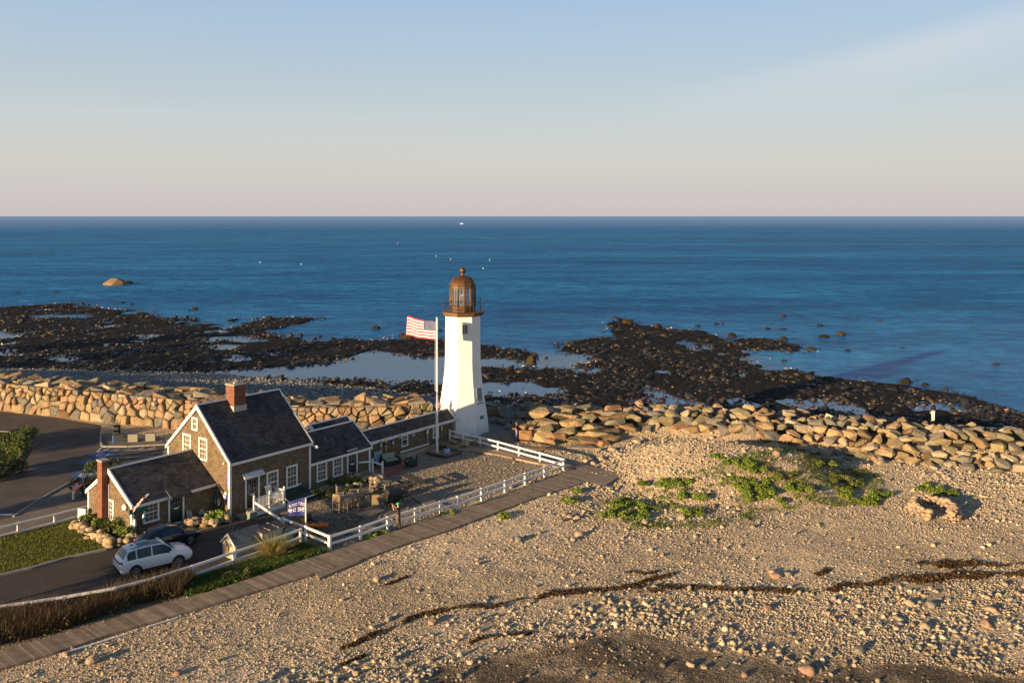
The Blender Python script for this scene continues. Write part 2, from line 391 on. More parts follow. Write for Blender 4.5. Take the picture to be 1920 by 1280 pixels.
OCTA = (np.array([(1, 0, 0), (-1, 0, 0), (0, 1, 0), (0, -1, 0), (0, 0, 1), (0, 0, -1)], float), np.array([(0, 2, 4), (2, 1, 4), (1, 3, 4), (3, 0, 4), (2, 0, 5), (1, 2, 5), (3, 1, 5), (0, 3, 5)]))
ICO1, ICO2 = ico(1), ico(2)
def scatter(name, P, size, col, base, m, flat=.62, jit=.22, smooth=True, up=.5):
    """many small stones as one mesh; each its own size, turn and colour"""
    bv, bf = base; n = len(P); k = len(bv)
    sx = size * RNG.uniform(.75, 1.35, n); sy = size * RNG.uniform(.65, 1.1, n); sz = size * flat * RNG.uniform(.7, 1.25, n)
    th = RNG.uniform(0, 2 * np.pi, n); ti = RNG.normal(0, .25, (n, 2))
    V = bv[None] * (1 + RNG.uniform(-jit, jit, (n, k, 1)))
    V = V * np.stack([sx, sy, sz], 1)[:, None]
    x, y, z = V[..., 0], V[..., 1], V[..., 2] + ti[:, :1] * V[..., 0] + ti[:, 1:] * V[..., 1]
    c, s = np.cos(th)[:, None], np.sin(th)[:, None]
    V = np.stack([x * c - y * s, x * s + y * c, z], 2) + P[:, None]
    V[..., 2] += (sz * up)[:, None]
    Fc = (bf[None] + (np.arange(n) * k)[:, None, None]).reshape(-1, 3)
    return np_mesh(name, V.reshape(-1, 3), Fc, np.repeat(col, k, 0), m, smooth)
def leaves(name, C, R, n, size, cols, m=None, up=.35, parent=None, tri=False, shell=.35, droop=0):
    """foliage: leaf-sized faces spread through ellipsoids C (k,3) with radii R (k,3)"""
    C = np.asarray(C, float); R = np.asarray(R, float); k = RNG.integers(0, len(C), n)
    d = RNG.normal(size=(n, 3)); d /= np.linalg.norm(d, axis=1)[:, None]
    rr = (shell + (1 - shell) * RNG.random(n)) ** .7
    P = C[k] + d * R[k] * rr[:, None]
    nrm = d * .6 + RNG.normal(0, .6, (n, 3)); nrm[:, 2] += up; nrm /= np.linalg.norm(nrm, axis=1)[:, None]
    a = np.cross(nrm, RNG.normal(size=(n, 3))); a /= np.linalg.norm(a, axis=1)[:, None]; b = np.cross(nrm, a)
    s = size * RNG.uniform(.6, 1.4, n)[:, None]
    V = np.stack([P - a * s * .5, P + b * s * .32, P + a * s * .6, P - b * s * .32], 1)
    cols = np.asarray(cols); ci = RNG.integers(0, len(cols), n); cc = cols[ci] * RNG.uniform(.7, 1.3, (n, 1))
    o = np_mesh(name, V.reshape(-1, 3), np.arange(n * 4).reshape(-1, 4), np.repeat(cc, 4, 0), m or attr_mat('leaf', .6, 20, 0, .3, .1), False, 4)
    if parent: o.parent = parent
    return o
def blades(name, P, h, w, cols, m=None, lean=.35, parent=None):
    """grass blades or twigs: narrow triangles standing on P"""
    n = len(P); th = RNG.uniform(0, 2 * np.pi, n); hh = h * RNG.uniform(.5, 1.3, n); ln = RNG.normal(0, lean, (n, 2)) * hh[:, None]
    wx, wy = np.cos(th) * w, np.sin(th) * w
    V = np.stack([P - np.stack([wx, wy, 0 * wx], 1), P + np.stack([wx, wy, 0 * wx], 1), P + np.stack([ln[:, 0], ln[:, 1], hh], 1)], 1)
    cols = np.asarray(cols); cc = cols[RNG.integers(0, len(cols), n)] * RNG.uniform(.65, 1.3, (n, 1))
    o = np_mesh(name, V.reshape(-1, 3), np.arange(n * 3).reshape(-1, 3), np.repeat(cc, 3, 0), m or attr_mat('leaf', .6, 20, 0, .3, .1), False)
    if parent: o.parent = parent
    return o
def polyline_pts(pix): return [at(*p) for p in pix]
def worldpoly(pix): return [(p.x, p.y) for p in polyline_pts(pix)]
def sample_poly(poly, n):
    xs = [p[0] for p in poly]; ys = [p[1] for p in poly]; out = np.zeros((0, 2))
    while len(out) < n:
        q = np.c_[RNG.uniform(min(xs), max(xs), n * 2), RNG.uniform(min(ys), max(ys), n * 2)]
        out = np.r_[out, q[inpoly(q[:, 0], q[:, 1], poly)]]
    return out[:n]
def on_ground(q, dz=0): return np.c_[q, zg0(q[:, 0], q[:, 1]) + dz]
# ================================================================== ground sheet
ROAD = [(-330, 720), (-200, 748), (0, 771), (100, 782), (190, 797), (187, 812), (186, 826), (191, 838), (240, 838), (310, 834), (300, 862), (283, 905), (200, 905), (141, 900), (100, 922), (62, 944), (24, 969), (-20, 978), (-330, 985)]
DRIVE = [(-60, 1092), (0, 1079), (60, 1066), (130, 1046), (200, 1030), (236, 1014), (300, 1005), (352, 1000), (385, 992), (420, 980), (465, 962), (522, 962), (548, 985), (560, 1004), (503, 1026), (438, 1047), (361, 1074), (290, 1099), (215, 1121), (120, 1136), (0, 1154), (-60, 1160)]
LAWN = [(-60, 1015), (0, 1006), (34, 1001), (103, 984), (140, 975), (150, 986), (165, 1003), (205, 1020), (226, 1024), (200, 1030), (130, 1045), (60, 1065), (0, 1078), (-60, 1091)]
SIDEWALK = [(-40, 984), (24, 970), (62, 945), (100, 923), (141, 901), (172, 905), (176, 962), (103, 983), (34, 1000), (-40, 1012)]
roadP, driveP, lawnP, walkP = [worldpoly(q) for q in (ROAD, DRIVE, LAWN, SIDEWALK)]
mudP = worldpoly([(840, 1268), (940, 1226), (1060, 1196), (1180, 1190), (1300, 1206), (1400, 1230), (1560, 1246), (1760, 1258), (1960, 1285), (1960, 1400), (800, 1400)])
yardP = worldpoly([(440, 975), (470, 965), (585, 920), (700, 885), (850, 822), (960, 850), (1057, 878), (940, 925), (800, 972), (700, 1006), (620, 1030), (560, 1004)])
xs = np.unique(np.r_[np.linspace(-2500, -170, 14), np.arange(-170, -46, .75), np.arange(-46, 52, .24), np.arange(52, 170, .75), np.linspace(170, 2500, 14)])
ys = np.unique(np.r_[np.linspace(-400, 34, 10), np.arange(34, 104, .24), np.arange(104, 262, .62), np.linspace(262, 900, 10)])
GX, GY = np.meshgrid(xs, ys); GZ = zg0(GX, GY)
RM = reefmask(GX, GY); sea_zone = GY > shoreY(GX) - 1.5
bl = RM.astype(float)
for _ in range(2):
    q = bl.copy(); q[1:] += bl[:-1]; q[:-1] += bl[1:]; q[:, 1:] += bl[:, :-1]; q[:, :-1] += bl[:, 1:]; bl = q / 5
bedz = -5.0 - .02 * np.maximum(0, GY - 150)
lump = .5 * fbm(GX / 5, GY / 7, 51, 4) + .8 * np.abs(fbm(GX / 1.6, GY / 2.2, 57, 3))
reefz = SEA + .12 + lump
shal = sstep(-4, 3, shoreY(GX) - GY)                    # blend of the shingle into the ledge
GZ = np.where(sea_zone, np.where(bl > .02, reefz * bl + bedz * (1 - bl), bedz) * (1 - shal) + GZ * shal, GZ)
GZ = np.where(GY > 262, -12, GZ)
colr = np.empty(GX.shape + (3,)); colr[:] = (.47, .38, .265)
pw = .8 + .9 * (fbm(GX / 6, GY / 6, 61, 4)[..., None] + .25); colr *= pw
def paint(mask, c, f=1.0): colr[mask] = colr[mask] * (1 - f) + np.array(c) * f
wx, wy = GX + 1.2 * fbm(GX / 2, GY / 2, 71), GY + 1.2 * fbm(GX / 2, GY / 2, 73)
paint(inpoly(wx, wy, yardP), (.235, .2, .16))
msoft = np.zeros(GX.shape); nearr = (GY < 50) & (np.abs(GX) < 60)
for k in range(14):
    msoft[nearr] += inpoly((GX + 5 * fbm(GX / 3, GY / 3, 75))[nearr] + RNG.normal(0, .8), (GY + 3 * fbm(GX / 3, GY / 3, 77))[nearr] + RNG.normal(0, .6), mudP) / 14
msoft = np.clip(msoft * (.8 + 1.5 * (fbm(GX / .9, GY / .9, 79) + .12)), 0, 1)[..., None] * .93; colr = colr * (1 - msoft) + np.array((.085, .068, .048)) * msoft
tt = GY - wallY(GX)
paint((tt > 5.5), (.13, .13, .125)); paint((tt > .2) & (tt < 6.5) & ((GX < -6.5) | (GX > 2)), (.07, .06, .045))
dk = sstep(-9, -2, GY - shoreY(GX)); colr = colr * (1 - dk[..., None] * .5)
paint(sea_zone & (bl > .05), (.007, .0055, .0035)); paint(sea_zone & (bl <= .05), (.03, .034, .03))
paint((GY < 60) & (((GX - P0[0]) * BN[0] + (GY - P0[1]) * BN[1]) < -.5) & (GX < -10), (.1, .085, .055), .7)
m, n, l, b = nodes('shore_ground'); v = geo(n)
a = n.new('ShaderNodeAttribute'); a.attribute_name = 'col'
def voro(scale):
    q = n.new('ShaderNodeTexVoronoi'); q.inputs['Scale'].default_value = scale; l.new(v, q.inputs['Vector']); return q
v1, v2 = voro(9), voro(21)
hs = n.new('ShaderNodeSeparateColor'); l.new(v1.outputs['Color'], hs.inputs[0]); h2 = n.new('ShaderNodeSeparateColor'); l.new(v2.outputs['Color'], h2.inputs[0])
c = mixc(n, l, 1, a.outputs['Color'], ramp(n, l, hs.outputs[0], [(0, (.55, .55, .58)), (.5, (1, .97, .93)), (1, (1.5, 1.42, 1.34))]), 'MULTIPLY')
c = mixc(n, l, 1, c, ramp(n, l, h2.outputs[1], [(0, .6), (1, 1.4)]), 'MULTIPLY')
l.new(c, b.inputs['Base Color']); b.inputs['Roughness'].default_value = .9; b.inputs['Specular IOR Level'].default_value = .2
bump(n, l, nmath(n, l, 'ADD', nmath(n, l, 'MULTIPLY', v1.outputs['Distance'], -1.0), nmath(n, l, 'MULTIPLY', v2.outputs['Distance'], -.5)), b, .8, .08)
ny_, nx_ = GX.shape; idx = np.arange(ny_ * nx_).reshape(ny_, nx_)
quads = np.stack([idx[:-1, :-1], idx[:-1, 1:], idx[1:, 1:], idx[1:, :-1]], -1).reshape(-1, 4)
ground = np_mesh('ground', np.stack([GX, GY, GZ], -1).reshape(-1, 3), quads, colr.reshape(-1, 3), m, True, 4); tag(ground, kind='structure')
# ------------------------------------------------------------------ sea
xs2 = np.unique(np.r_[-40000, -12000, -4000, -1500, -600, np.arange(-320, 321, 4.0), 600, 1500, 4000, 12000, 40000])
ys2 = np.unique(np.r_[np.arange(96, 300, 3.0), np.arange(300, 900, 25), 1200, 2000, 4000, 9000, 20000, 60000])
SX, SY = np.meshgrid(xs2, ys2)
inner = [(-600, 600), (0, 590), (300, 600), (560, 640), (760, 655), (900, 662), (1100, 662), (1160, 640), (1380, 650), (1450, 700), (1600, 722), (1920, 785), (2500, 850), (2500, 1000), (-600, 1000)]
chop = np.zeros(SX.shape)
for k in range(12):
    px, py = cpix(SX + RNG.normal(0, 3), SY + RNG.normal(0, 5), SEA); chop += (~inpoly(px + 60 * fbm(SX / 20, SY / 20, 81), py + 10 * fbm(SX / 20, SY / 20, 83), inner)) / 12
chop = .07 + .93 * chop * (.34 + .66 * sstep(135, 300, SY))
m, n, l, b = nodes('sea_water'); v = geo(n)
a = n.new('ShaderNodeAttribute'); a.attribute_name = 'col'; sc_ = n.new('ShaderNodeSeparateColor'); l.new(a.outputs['Color'], sc_.inputs[0]); ch = sc_.outputs[0]
def wv(sx, sy, rz, scale, det):
    q = n.new('ShaderNodeMapping'); q.inputs['Scale'].default_value = (sx, sy, 1); q.inputs['Rotation'].default_value = (0, 0, rz); l.new(v, q.inputs[0]); return noise(n, l, q.outputs[0], scale, det, .6)
n1, n2, n3 = wv(.45, 1, .2, .22, 5), wv(.5, 1, -.15, 1.1, 5), wv(.22, 1, .1, .028, 4)
wh = nmath(n, l, 'ADD', nmath(n, l, 'MULTIPLY', n1, 1.5), nmath(n, l, 'MULTIPLY', n2, .42))
patch = ramp(n, l, n3, [(.35, .55), (.65, 1.2)])
q = n.new('ShaderNodeBump'); q.inputs['Distance'].default_value = 1.0; l.new(wh, q.inputs['Height']); l.new(nmath(n, l, 'MULTIPLY', nmath(n, l, 'MULTIPLY', ch, patch), 1.0), q.inputs['Strength'])
def frac(sx, rz, scale, det, rg):
    q_ = n.new('ShaderNodeMapping'); q_.inputs['Scale'].default_value = (sx, 1, 1); q_.inputs['Rotation'].default_value = (0, 0, rz); l.new(v, q_.inputs[0]); return noise(n, l, q_.outputs[0], scale, det, rg)
tex = nmath(n, l, 'ADD', nmath(n, l, 'MULTIPLY', frac(.34, .06, .05, 9, .86), .42), nmath(n, l, 'MULTIPLY', frac(.5, .02, .4, 8, .85), .42)); tex = nmath(n, l, 'ADD', tex, nmath(n, l, 'MULTIPLY', frac(.12, .1, .012, 5, .6), .16))
deep = ramp(n, l, tex, [(.43, (.001, .058, .185)), (.5, (.004, .14, .355)), (.57, (.03, .275, .55))])
dcol = mixc(n, l, ramp(n, l, ch, [(.05, 0), (.4, 1)]), (.035, .075, .14), deep)
df = n.new('ShaderNodeBsdfDiffuse'); l.new(dcol, df.inputs[0]); l.new(q.outputs[0], df.inputs['Normal'])
gl = n.new('ShaderNodeBsdfGlossy'); gl.inputs[0].default_value = (.9, .95, 1, 1); l.new(ramp(n, l, ch, [(0, .04), (.5, .22), (1, .3)]), gl.inputs['Roughness']); l.new(q.outputs[0], gl.inputs['Normal'])
lw = n.new('ShaderNodeLayerWeight'); lw.inputs['Blend'].default_value = .5
far_ = ramp(n, l, lw.outputs['Facing'], [(.80, 0), (.955, .06), (.985, .09), (1.0, .45)])
gf = nmath(n, l, 'ADD', nmath(n, l, 'MULTIPLY', ramp(n, l, ch, [(0, .3), (.2, .18), (.5, .09), (1, .04)]), 1), far_)
ms = n.new('ShaderNodeMixShader'); l.new(gf, ms.inputs[0]); l.new(df.outputs[0], ms.inputs[1]); l.new(gl.outputs[0], ms.inputs[2])
n.remove(b); l.new(ms.outputs[0], n['Material Output'].inputs['Surface'])
sny, snx = SX.shape; si = np.arange(sny * snx).reshape(sny, snx)
sq = np.stack([si[:-1, :-1], si[:-1, 1:], si[1:, 1:], si[1:, :-1]], -1).reshape(-1, 4)
tag(np_mesh('sea', np.stack([SX, SY, np.full(SX.shape, SEA)], -1).reshape(-1, 3), sq, np.repeat(chop.reshape(-1, 1), 3, 1), m, True, 4), kind='structure')
# ------------------------------------------------------------------ roads, lawn, paving
def sheet(name, poly, z, m):
    me = bpy.data.meshes.new(name); bm = bmesh.new(); vs = [bm.verts.new((x, y, z)) for x, y in poly]
    f = bm.faces.new(vs); f.normal_update()
    if f.normal.z < 0: f.normal_flip()
    bmesh.ops.triangulate(bm, faces=[f]); bm.to_mesh(me); bm.free(); me.materials.append(m)
    o = bpy.data.objects.new(name, me); COL.objects.link(o); return tag(o, kind='structure')
def ground_mat(name, c, sc, var=.25, b_=.4, fine=40):
    m, n, l, b = nodes(name); v = geo(n)
    col = ramp(n, l, noise(n, l, v, sc, 6, .6), [(.3, tuple(q * (1 - var) for q in c)), (.7, tuple(q * (1 + var) for q in c))])
    f = noise(n, l, v, fine, 3)
    l.new(mixc(n, l, 1, col, ramp(n, l, f, [(.3, .7), (.7, 1.3)]), 'MULTIPLY'), b.inputs['Base Color']); b.inputs['Roughness'].default_value = .9; b.inputs['Specular IOR Level'].default_value = .2
    bump(n, l, f, b, b_, .03); return m
ASPH = ground_mat('asphalt', (.105, .086, .075), .35); ASPD = ground_mat('driveway_asphalt', (.072, .06, .053), .6)
sheet('road', roadP, .010, ASPH); sheet('driveway', driveP, .014, ASPD)
sheet('sidewalk', walkP, .018, ground_mat('path_gravel', (.2, .165, .13), .8))
tag(sheet('lawn', lawnP, .03, ground_mat('lawn_turf', (.11, .118, .022), .8, .45, 1, 14)), kind='structure')
PAINT = mat('road_paint', (.62, .6, .56), .7, .15, 20); BLUEP = mat('blue_road_paint', (.02, .09, .3), .7, .2, 8)
rm = MB(); bm2 = MB()
def stripe(mb, a, b_, w, z=.02, mi=0):
    a = at(*a, z=0); b_ = at(*b_, z=0); d = (b_ - a).normalized(); s = Vector((-d.y, d.x, 0)) * w / 2
    mb.add([(q.x, q.y, z) for q in (a - s, b_ - s, b_ + s, a + s)], [(0, 1, 2, 3)], mi)
for a, b_ in (((182, 847), (294, 842)), ((182, 847), (190, 839)), ((193, 846), (205, 841)), ((212, 845), (222, 842)), ((232, 844), (246, 840)), ((256, 844), (270, 839)), ((275, 843), (291, 838)),
              ((173, 860), (287, 855)), ((156, 883), (164, 873)), ((156, 883), (190, 881)), ((164, 873), (200, 871)), ((162, 880), (196, 872)), ((232, 871), (268, 868)), ((-10, 965), (25, 964))):
    stripe(rm, a, b_, .12 if a[0] > 100 else .3)
def wheelchair(cx, cy, s=1.0):
    c = at(cx, cy, z=0); ang = rad(55); M = Matrix.Translation((c.x, c.y, .02)) @ Matrix.Rotation(ang, 4, 'Z')
    rm.add([M @ Vector(p) for p in ((-.85, -.95, 0), (.85, -.95, 0), (.85, .95, 0), (-.85, .95, 0))], [(0, 1, 2, 3)], 1)
    def seg(p, q, w=.13):
        p, q = Vector((*p, .004)), Vector((*q, .004)); d = (q - p).normalized(); s_ = Vector((-d.y, d.x, 0)) * w / 2
        rm.add([M @ k for k in (p - s_, q - s_, q + s_, p + s_)], [(0, 1, 2, 3)], 0)
    for k in range(14):
        a0, a1 = rad(100 + k * 20), rad(122 + k * 20)
        seg((-.12 + .42 * math.cos(a0), -.2 + .42 * math.sin(a0)), (-.12 + .42 * math.cos(a1), -.2 + .42 * math.sin(a1)))
    for p, q in (((-.15, .5), (-.12, -.05)), ((-.12, -.05), (.3, -.08)), ((.3, -.08), (.48, -.55)), ((.48, -.55), (.66, -.5)), ((-.14, .22), (.22, .2)), ((-.24, .66), (-.06, .66)), ((-.15, .58), (-.15, .75))): seg(p, q, .15)
for p in ((192, 852), (174, 866), (160, 889)): wheelchair(*p)
tag(rm.build('road_markings', [PAINT, BLUEP], recalc=False), kind='structure')
CONC = mat('kerb_granite', (.3, .28, .25), .85, .25, 5, .4)
def kerb(name, pix, w=.16, h=.13):
    mb = MB(); pts = [at(*p, z=0) for p in pix]
    for a, b_ in zip(pts, pts[1:]):
        n_ = max(1, int((b_ - a).length / 1.6))
        for i in range(n_):
            p, q = a.lerp(b_, i / n_), a.lerp(b_, (i + 1) / n_ - .015); mb.beam((p.x, p.y, h / 2), (q.x, q.y, h / 2), w, h)
    return tag(mb.build(name, CONC), kind='structure')
kerb('kerb', [(-60, 1093), (0, 1080), (60, 1066), (130, 1046), (200, 1031), (230, 1020)])
kerb('kerb', [(190, 815), (188, 828), (192, 838), (240, 838), (310, 834)])
kerb('kerb', [(25, 969), (62, 944), (100, 922), (141, 900)], .12, .1)
ISL = [(-120, 818), (-20, 808), (20, 811), (38, 822), (43, 836), (40, 850), (28, 868), (0, 891), (-60, 925), (-200, 940)]
kerb('kerb', [(-20, 808), (20, 811), (38, 822), (43, 836), (40, 850), (28, 868), (0, 891), (-60, 925)])
islP = worldpoly(ISL); tag(sheet('grass_island', islP, .06, ground_mat('island_turf', (.075, .085, .02), .7, .5, 1, 14)), kind='structure')
pislP = worldpoly([(191, 814), (230, 812), (300, 820), (310, 834), (240, 837), (193, 837), (190, 828)])
sheet('gravel_island', pislP, .05, ground_mat('island_gravel', (.17, .15, .12), 1.2, .3, 1, 11))
def brick_paving():
    m, n, l, b = nodes('brick_paving'); bk = n.new('ShaderNodeTexBrick'); l.new(geo(n), bk.inputs['Vector']); bk.inputs['Scale'].default_value = 1
    bk.inputs['Brick Width'].default_value = .22; bk.inputs['Row Height'].default_value = .11; bk.inputs['Mortar Size'].default_value = .008
    bk.inputs['Color1'].default_value = (.2, .055, .04, 1); bk.inputs['Color2'].default_value = (.27, .08, .055, 1); bk.inputs['Mortar'].default_value = (.1, .07, .06, 1)
    l.new(bk.outputs[0], b.inputs['Base Color']); b.inputs['Roughness'].default_value = .85; return m
sheet('brick_patio', worldpoly([(690, 879), (694, 868), (748, 858), (782, 873), (727, 895)]), .02, brick_paving())
sheet('lighthouse_terrace', worldpoly([(905, 826), (893, 800), (915, 786), (940, 786), (962, 797), (968, 812), (975, 826), (1000, 838), (975, 846), (930, 836)]), .02, ground_mat('terrace_stone', (.2, .185, .16), 1.2, .2))
# ================================================================== sea wall boulders
ROCKM = [stone('granite_pink', (.42, .275, .175)), stone('granite_tan', (.39, .29, .165)), stone('granite_cream', (.45, .37, .255)), stone('granite_grey', (.22, .2, .165)), stone('granite_brown', (.24, .165, .095)), stone('granite_rust', (.31, .185, .095)), stone('granite_olive', (.27, .235, .14))]
RNAME = ['pink', 'tan', 'cream coloured', 'grey', 'brown', 'rust coloured', 'olive']
def clip(poly, mid, nrm):
    out = []
    for i in range(len(poly)):
        a, b = poly[i], poly[(i + 1) % len(poly)]
        da = (a[0] - mid[0]) * nrm[0] + (a[1] - mid[1]) * nrm[1]; db = (b[0] - mid[0]) * nrm[0] + (b[1] - mid[1]) * nrm[1]
        if da <= 0: out.append(a)
        if da * db < 0: t = da / (da - db); out.append((a[0] + (b[0] - a[0]) * t, a[1] + (b[1] - a[1]) * t))
    return out
def voronoi(sites, x0, x1, y0, y1, rad_=3.2):
    res = []
    for i, p in enumerate(sites):
        poly = [(max(x0, p[0] - 2), y0), (min(x1, p[0] + 2), y0), (min(x1, p[0] + 2), y1), (max(x0, p[0] - 2), y1)]
        for j, q in enumerate(sites):
            if i == j or abs(p[0] - q[0]) > rad_ or abs(p[1] - q[1]) > rad_: continue
            poly = clip(poly, ((p[0] + q[0]) / 2, (p[1] + q[1]) / 2), (q[0] - p[0], q[1] - p[1]))
            if len(poly) < 3: break
        res.append(poly)
    return res
def inset(poly, k, c): return [(c[0] + (x - c[0]) * k, c[1] + (y - c[1]) * k) for x, y in poly]
def shave(poly, c, r):
    """knock the corners off a cell so the stone is rounded"""
    out = []
    for i in range(len(poly)):
        a, p, b = poly[i - 1], poly[i], poly[(i + 1) % len(poly)]
        for q in (a, b): out.append((p[0] + (q[0] - p[0]) * r, p[1] + (q[1] - p[1]) * r))
    return out
class Curve:
    def __init__(s, pts):
        s.p = [Vector((*q, 0)) for q in pts]; s.l = [0]
        for a, b in zip(s.p, s.p[1:]): s.l.append(s.l[-1] + (b - a).length)
    def __call__(s, d):
        d = max(0, min(s.l[-1] - 1e-4, d)); i = max(k for k in range(len(s.l) - 1) if s.l[k] <= d)
        def tan(k): return (s.p[min(k + 1, len(s.p) - 1)] - s.p[max(k - 1, 0)]).normalized()
        t = (d - s.l[i]) / (s.l[i + 1] - s.l[i]); q = s.p[i].lerp(s.p[i + 1], t); tg = tan(i).lerp(tan(i + 1), t).normalized()
        return q, tg, Vector((tg.y, -tg.x, 0))                     # point, along, towards the land
rocks = []                                                          # (verts, faces, material, centre, size, where)
def add_rock(vs, fs, mi, where):
    c = sum(vs, Vector()) / len(vs); s = max((v - c).length for v in vs); rocks.append((vs, fs, mi, c, s, where))
def cell_stone(poly, mapf, depth, bulge, mi, where, rr=random.Random(77)):
    c = (sum(p[0] for p in poly) / len(poly), sum(p[1] for p in poly) / len(poly))
    poly = shave(poly, c, rr.uniform(.04, .15)); n = len(poly); tx, ty = rr.uniform(-.34, .34), rr.uniform(-.3, .34)
    off = rr.uniform(-.16, .16); rings = []
    for k, d in ((.86, -depth), (.97, -.12), (.955, .0), (.87, bulge * .7), (.66, bulge)):
        rings.append([(x + rr.uniform(-.02, .02), y + rr.uniform(-.02, .02), d + (off + (x - c[0]) * tx + (y - c[1]) * ty + rr.uniform(-.025, .025) if d >= 0 else 0)) for x, y in inset(poly, k, c)])
    vs = [mapf(*q) for r in rings for q in r]; m = len(rings)
    fs = [(j * n + i, j * n + (i + 1) % n, (j + 1) * n + (i + 1) % n, (j + 1) * n + i) for j in range(m - 1) for i in range(n)] + [tuple(reversed(range(n))), tuple(range((m - 1) * n, m * n))]
    add_rock(vs, fs, mi, where)
rw = random.Random(5)
CL = Curve(WALL_L[1:-1])
def rows(s0, s1, hs, wmin, wmax, jit=.22):
    out = []; y = 0
    for k, h in enumerate(hs):
        s = s0 + rw.uniform(0, .6)
        while s < s1:
            w = rw.uniform(wmin, wmax); out.append((s + w / 2, y + h / 2 + rw.uniform(-jit, jit) * h)); s += w
        y += h
    return out
def pick(ws): return rw.choices(range(7), ws)[0]
HW = 2.75
S1 = CL.l[-1]; S0 = CL.l[1] - 8
sites = rows(S0, S1, (.85, .65, .5, .45, .35), .5, 1.7, .36)
def face_map(s, t, d):
    q, tg, nr = CL(s); return Vector((q.x, q.y, t)) + nr * (d - t * .16 + .35) + Vector((0, 0, d * .1))
for poly in voronoi(sites, S0, S1, -.1, HW):
    if len(poly) > 2: cell_stone(poly, face_map, .5, rw.uniform(.12, .4), pick((5, 7, 5, 3.4, 2, 1.0, 1.6)), 'face')
def top_map(s, t, d):
    q, tg, nr = CL(s); return Vector((q.x, q.y, 2.42 - .03 * t + d)) - nr * (t + .1)
sites = rows(S0, S1, (1.3, 1.2, 1.3, 1.2, 1.1), 1.1, 2.7, .25)
for poly in voronoi(sites, S0, S1, .3, 6.1):
    if len(poly) > 2:
        o_ = rw.uniform(-.05, .32)
        cell_stone(poly, lambda s, t, d, o_=o_: top_map(s, t, d + o_), .5, rw.uniform(.04, .14), pick((2, 4, 2, 6, 4, 1, 2)), 'top')
# seaward edge of the wall: tumbled slabs
def hull(n, r, rr, ex=4.5):
    bm = bmesh.new(); k = 0
    while k < n:
        p = Vector((rr.uniform(-1, 1), rr.uniform(-1, 1), rr.uniform(-1, 1)))
        q = abs(p.x) ** ex + abs(p.y) ** ex + abs(p.z) ** ex
        if q < .45 or q > 1: continue
        bm.verts.new((p.x * r[0], p.y * r[1], p.z * r[2])); k += 1
    bmesh.ops.convex_hull(bm, input=bm.verts)
    bmesh.ops.delete(bm, geom=[v for v in bm.verts if not v.link_faces], context='VERTS')
    bmesh.ops.bevel(bm, geom=list(bm.edges), offset=.03 * min(r) * 2.2, segments=1, affect='EDGES', clamp_overlap=True)
    bm.verts.index_update(); vs = [v.co.copy() for v in bm.verts]; fs = [tuple(v.index for v in f.verts) for f in bm.faces]; bm.free(); return vs, fs
def put_hull(c, r, rz, tilt, mi, where):
    vs, fs = hull(18, r, rw); M = Matrix.Translation(c) @ Matrix.Rotation(rz, 4, 'Z') @ Matrix.Rotation(tilt[0], 4, 'X') @ Matrix.Rotation(tilt[1], 4, 'Y')
    add_rock([M @ v for v in vs], fs, mi, where)
for k in range(46):
    s = rw.uniform(S0, S1); q, tg, nr = CL(s); p = q - nr * rw.uniform(5.9, 7.4)
    r = rw.uniform(.5, .95); put_hull(Vector((p.x, p.y, gz(p.x, p.y) + r * .25)), (r, r * .7, r * .35), rw.uniform(0, 6.3), (rw.uniform(-.3, .3), rw.uniform(-.3, .3)), pick((1, 3, 1, 6, 4, 1, 2)), 'seaward')
# riprap beyond the lighthouse, bedded in steps up to its crest
CR = Curve(WALL_R[:-1])
for row, (off, zz, r0, sx) in enumerate(((-2.6, .25, .95, 1.5), (-1.3, .85, .9, 1.55), (0, 1.35, .95, 1.7), (1.3, 1.75, .95, 1.8), (2.7, 1.95, .9, 1.8), (4.1, 1.8, .85, 1.8), (5.4, 1.1, .8, 1.8))):
    s = 3.2 + rw.uniform(0, 1)
    while s < CR.l[-1]:
        q, tg, nr = CR(s); p = q - nr * (off + rw.uniform(-.5, .5)); far = q.x > 24
        big = .9 if q.x < 24 else .7
        if p.x < 11: big *= 1.4
        r = r0 * rw.uniform(.65, 1.15) * big
        z = zz * (.85 if p.x < 11 else .66 if p.x < 22 else .92) + rw.uniform(-.28, .34)
        zg_ = gz(p.x, p.y)
        if p.x < 1.2 and p.y < 88.6: s += 1.2; continue                # the paved terrace stays clear
        if off < -1 and 9.5 < p.x < 21.5: s += 1.5; continue        # the gravel hill buries the foot of the wall there
        flat = rw.uniform(.42, .7) if p.x > 11 else rw.uniform(.24, .36)
        put_hull(Vector((p.x, p.y, max(z, zg_ + .1) - .1)), (r * rw.uniform(1, 1.3), r * rw.uniform(.7, .95), r * flat), math.atan2(tg.y, tg.x) + rw.gauss(0, .5), (rw.gauss(0, .1 if p.x < 11 else .3), rw.gauss(0, .1 if p.x < 11 else .3)),
                 pick((1, 5, 1, 4, 6, 1, 3)) if p.x < 11 else pick((1.4, 6, 5, 4, 2.5, .1, 5)), 'flat' if p.x < 11 else 'riprap')
        s += r * rw.uniform(1.35, sx) * (1.0 if big > .8 else 1.15)
for k in range(60):                                                 # loose ones at the foot and on the crest
    s = rw.uniform(12, CR.l[-1]); q, tg, nr = CR(s); off = rw.choice((-4.2, -3.4, 6.2, 2)) + rw.uniform(-.6, .6); p = q - nr * off
    if p.x < 20 and off < -2: continue
    r = rw.uniform(.3, .6); put_hull(Vector((p.x, p.y, gz(p.x, p.y) + r * .2 + (.35 if off > 0 else 0))), (r * 1.2, r * .85, r * .6), rw.uniform(0, 6), (rw.gauss(0, .3), rw.gauss(0, .3)), pick((3, 3, 5, 5, 1, 1, 3)), 'riprap')
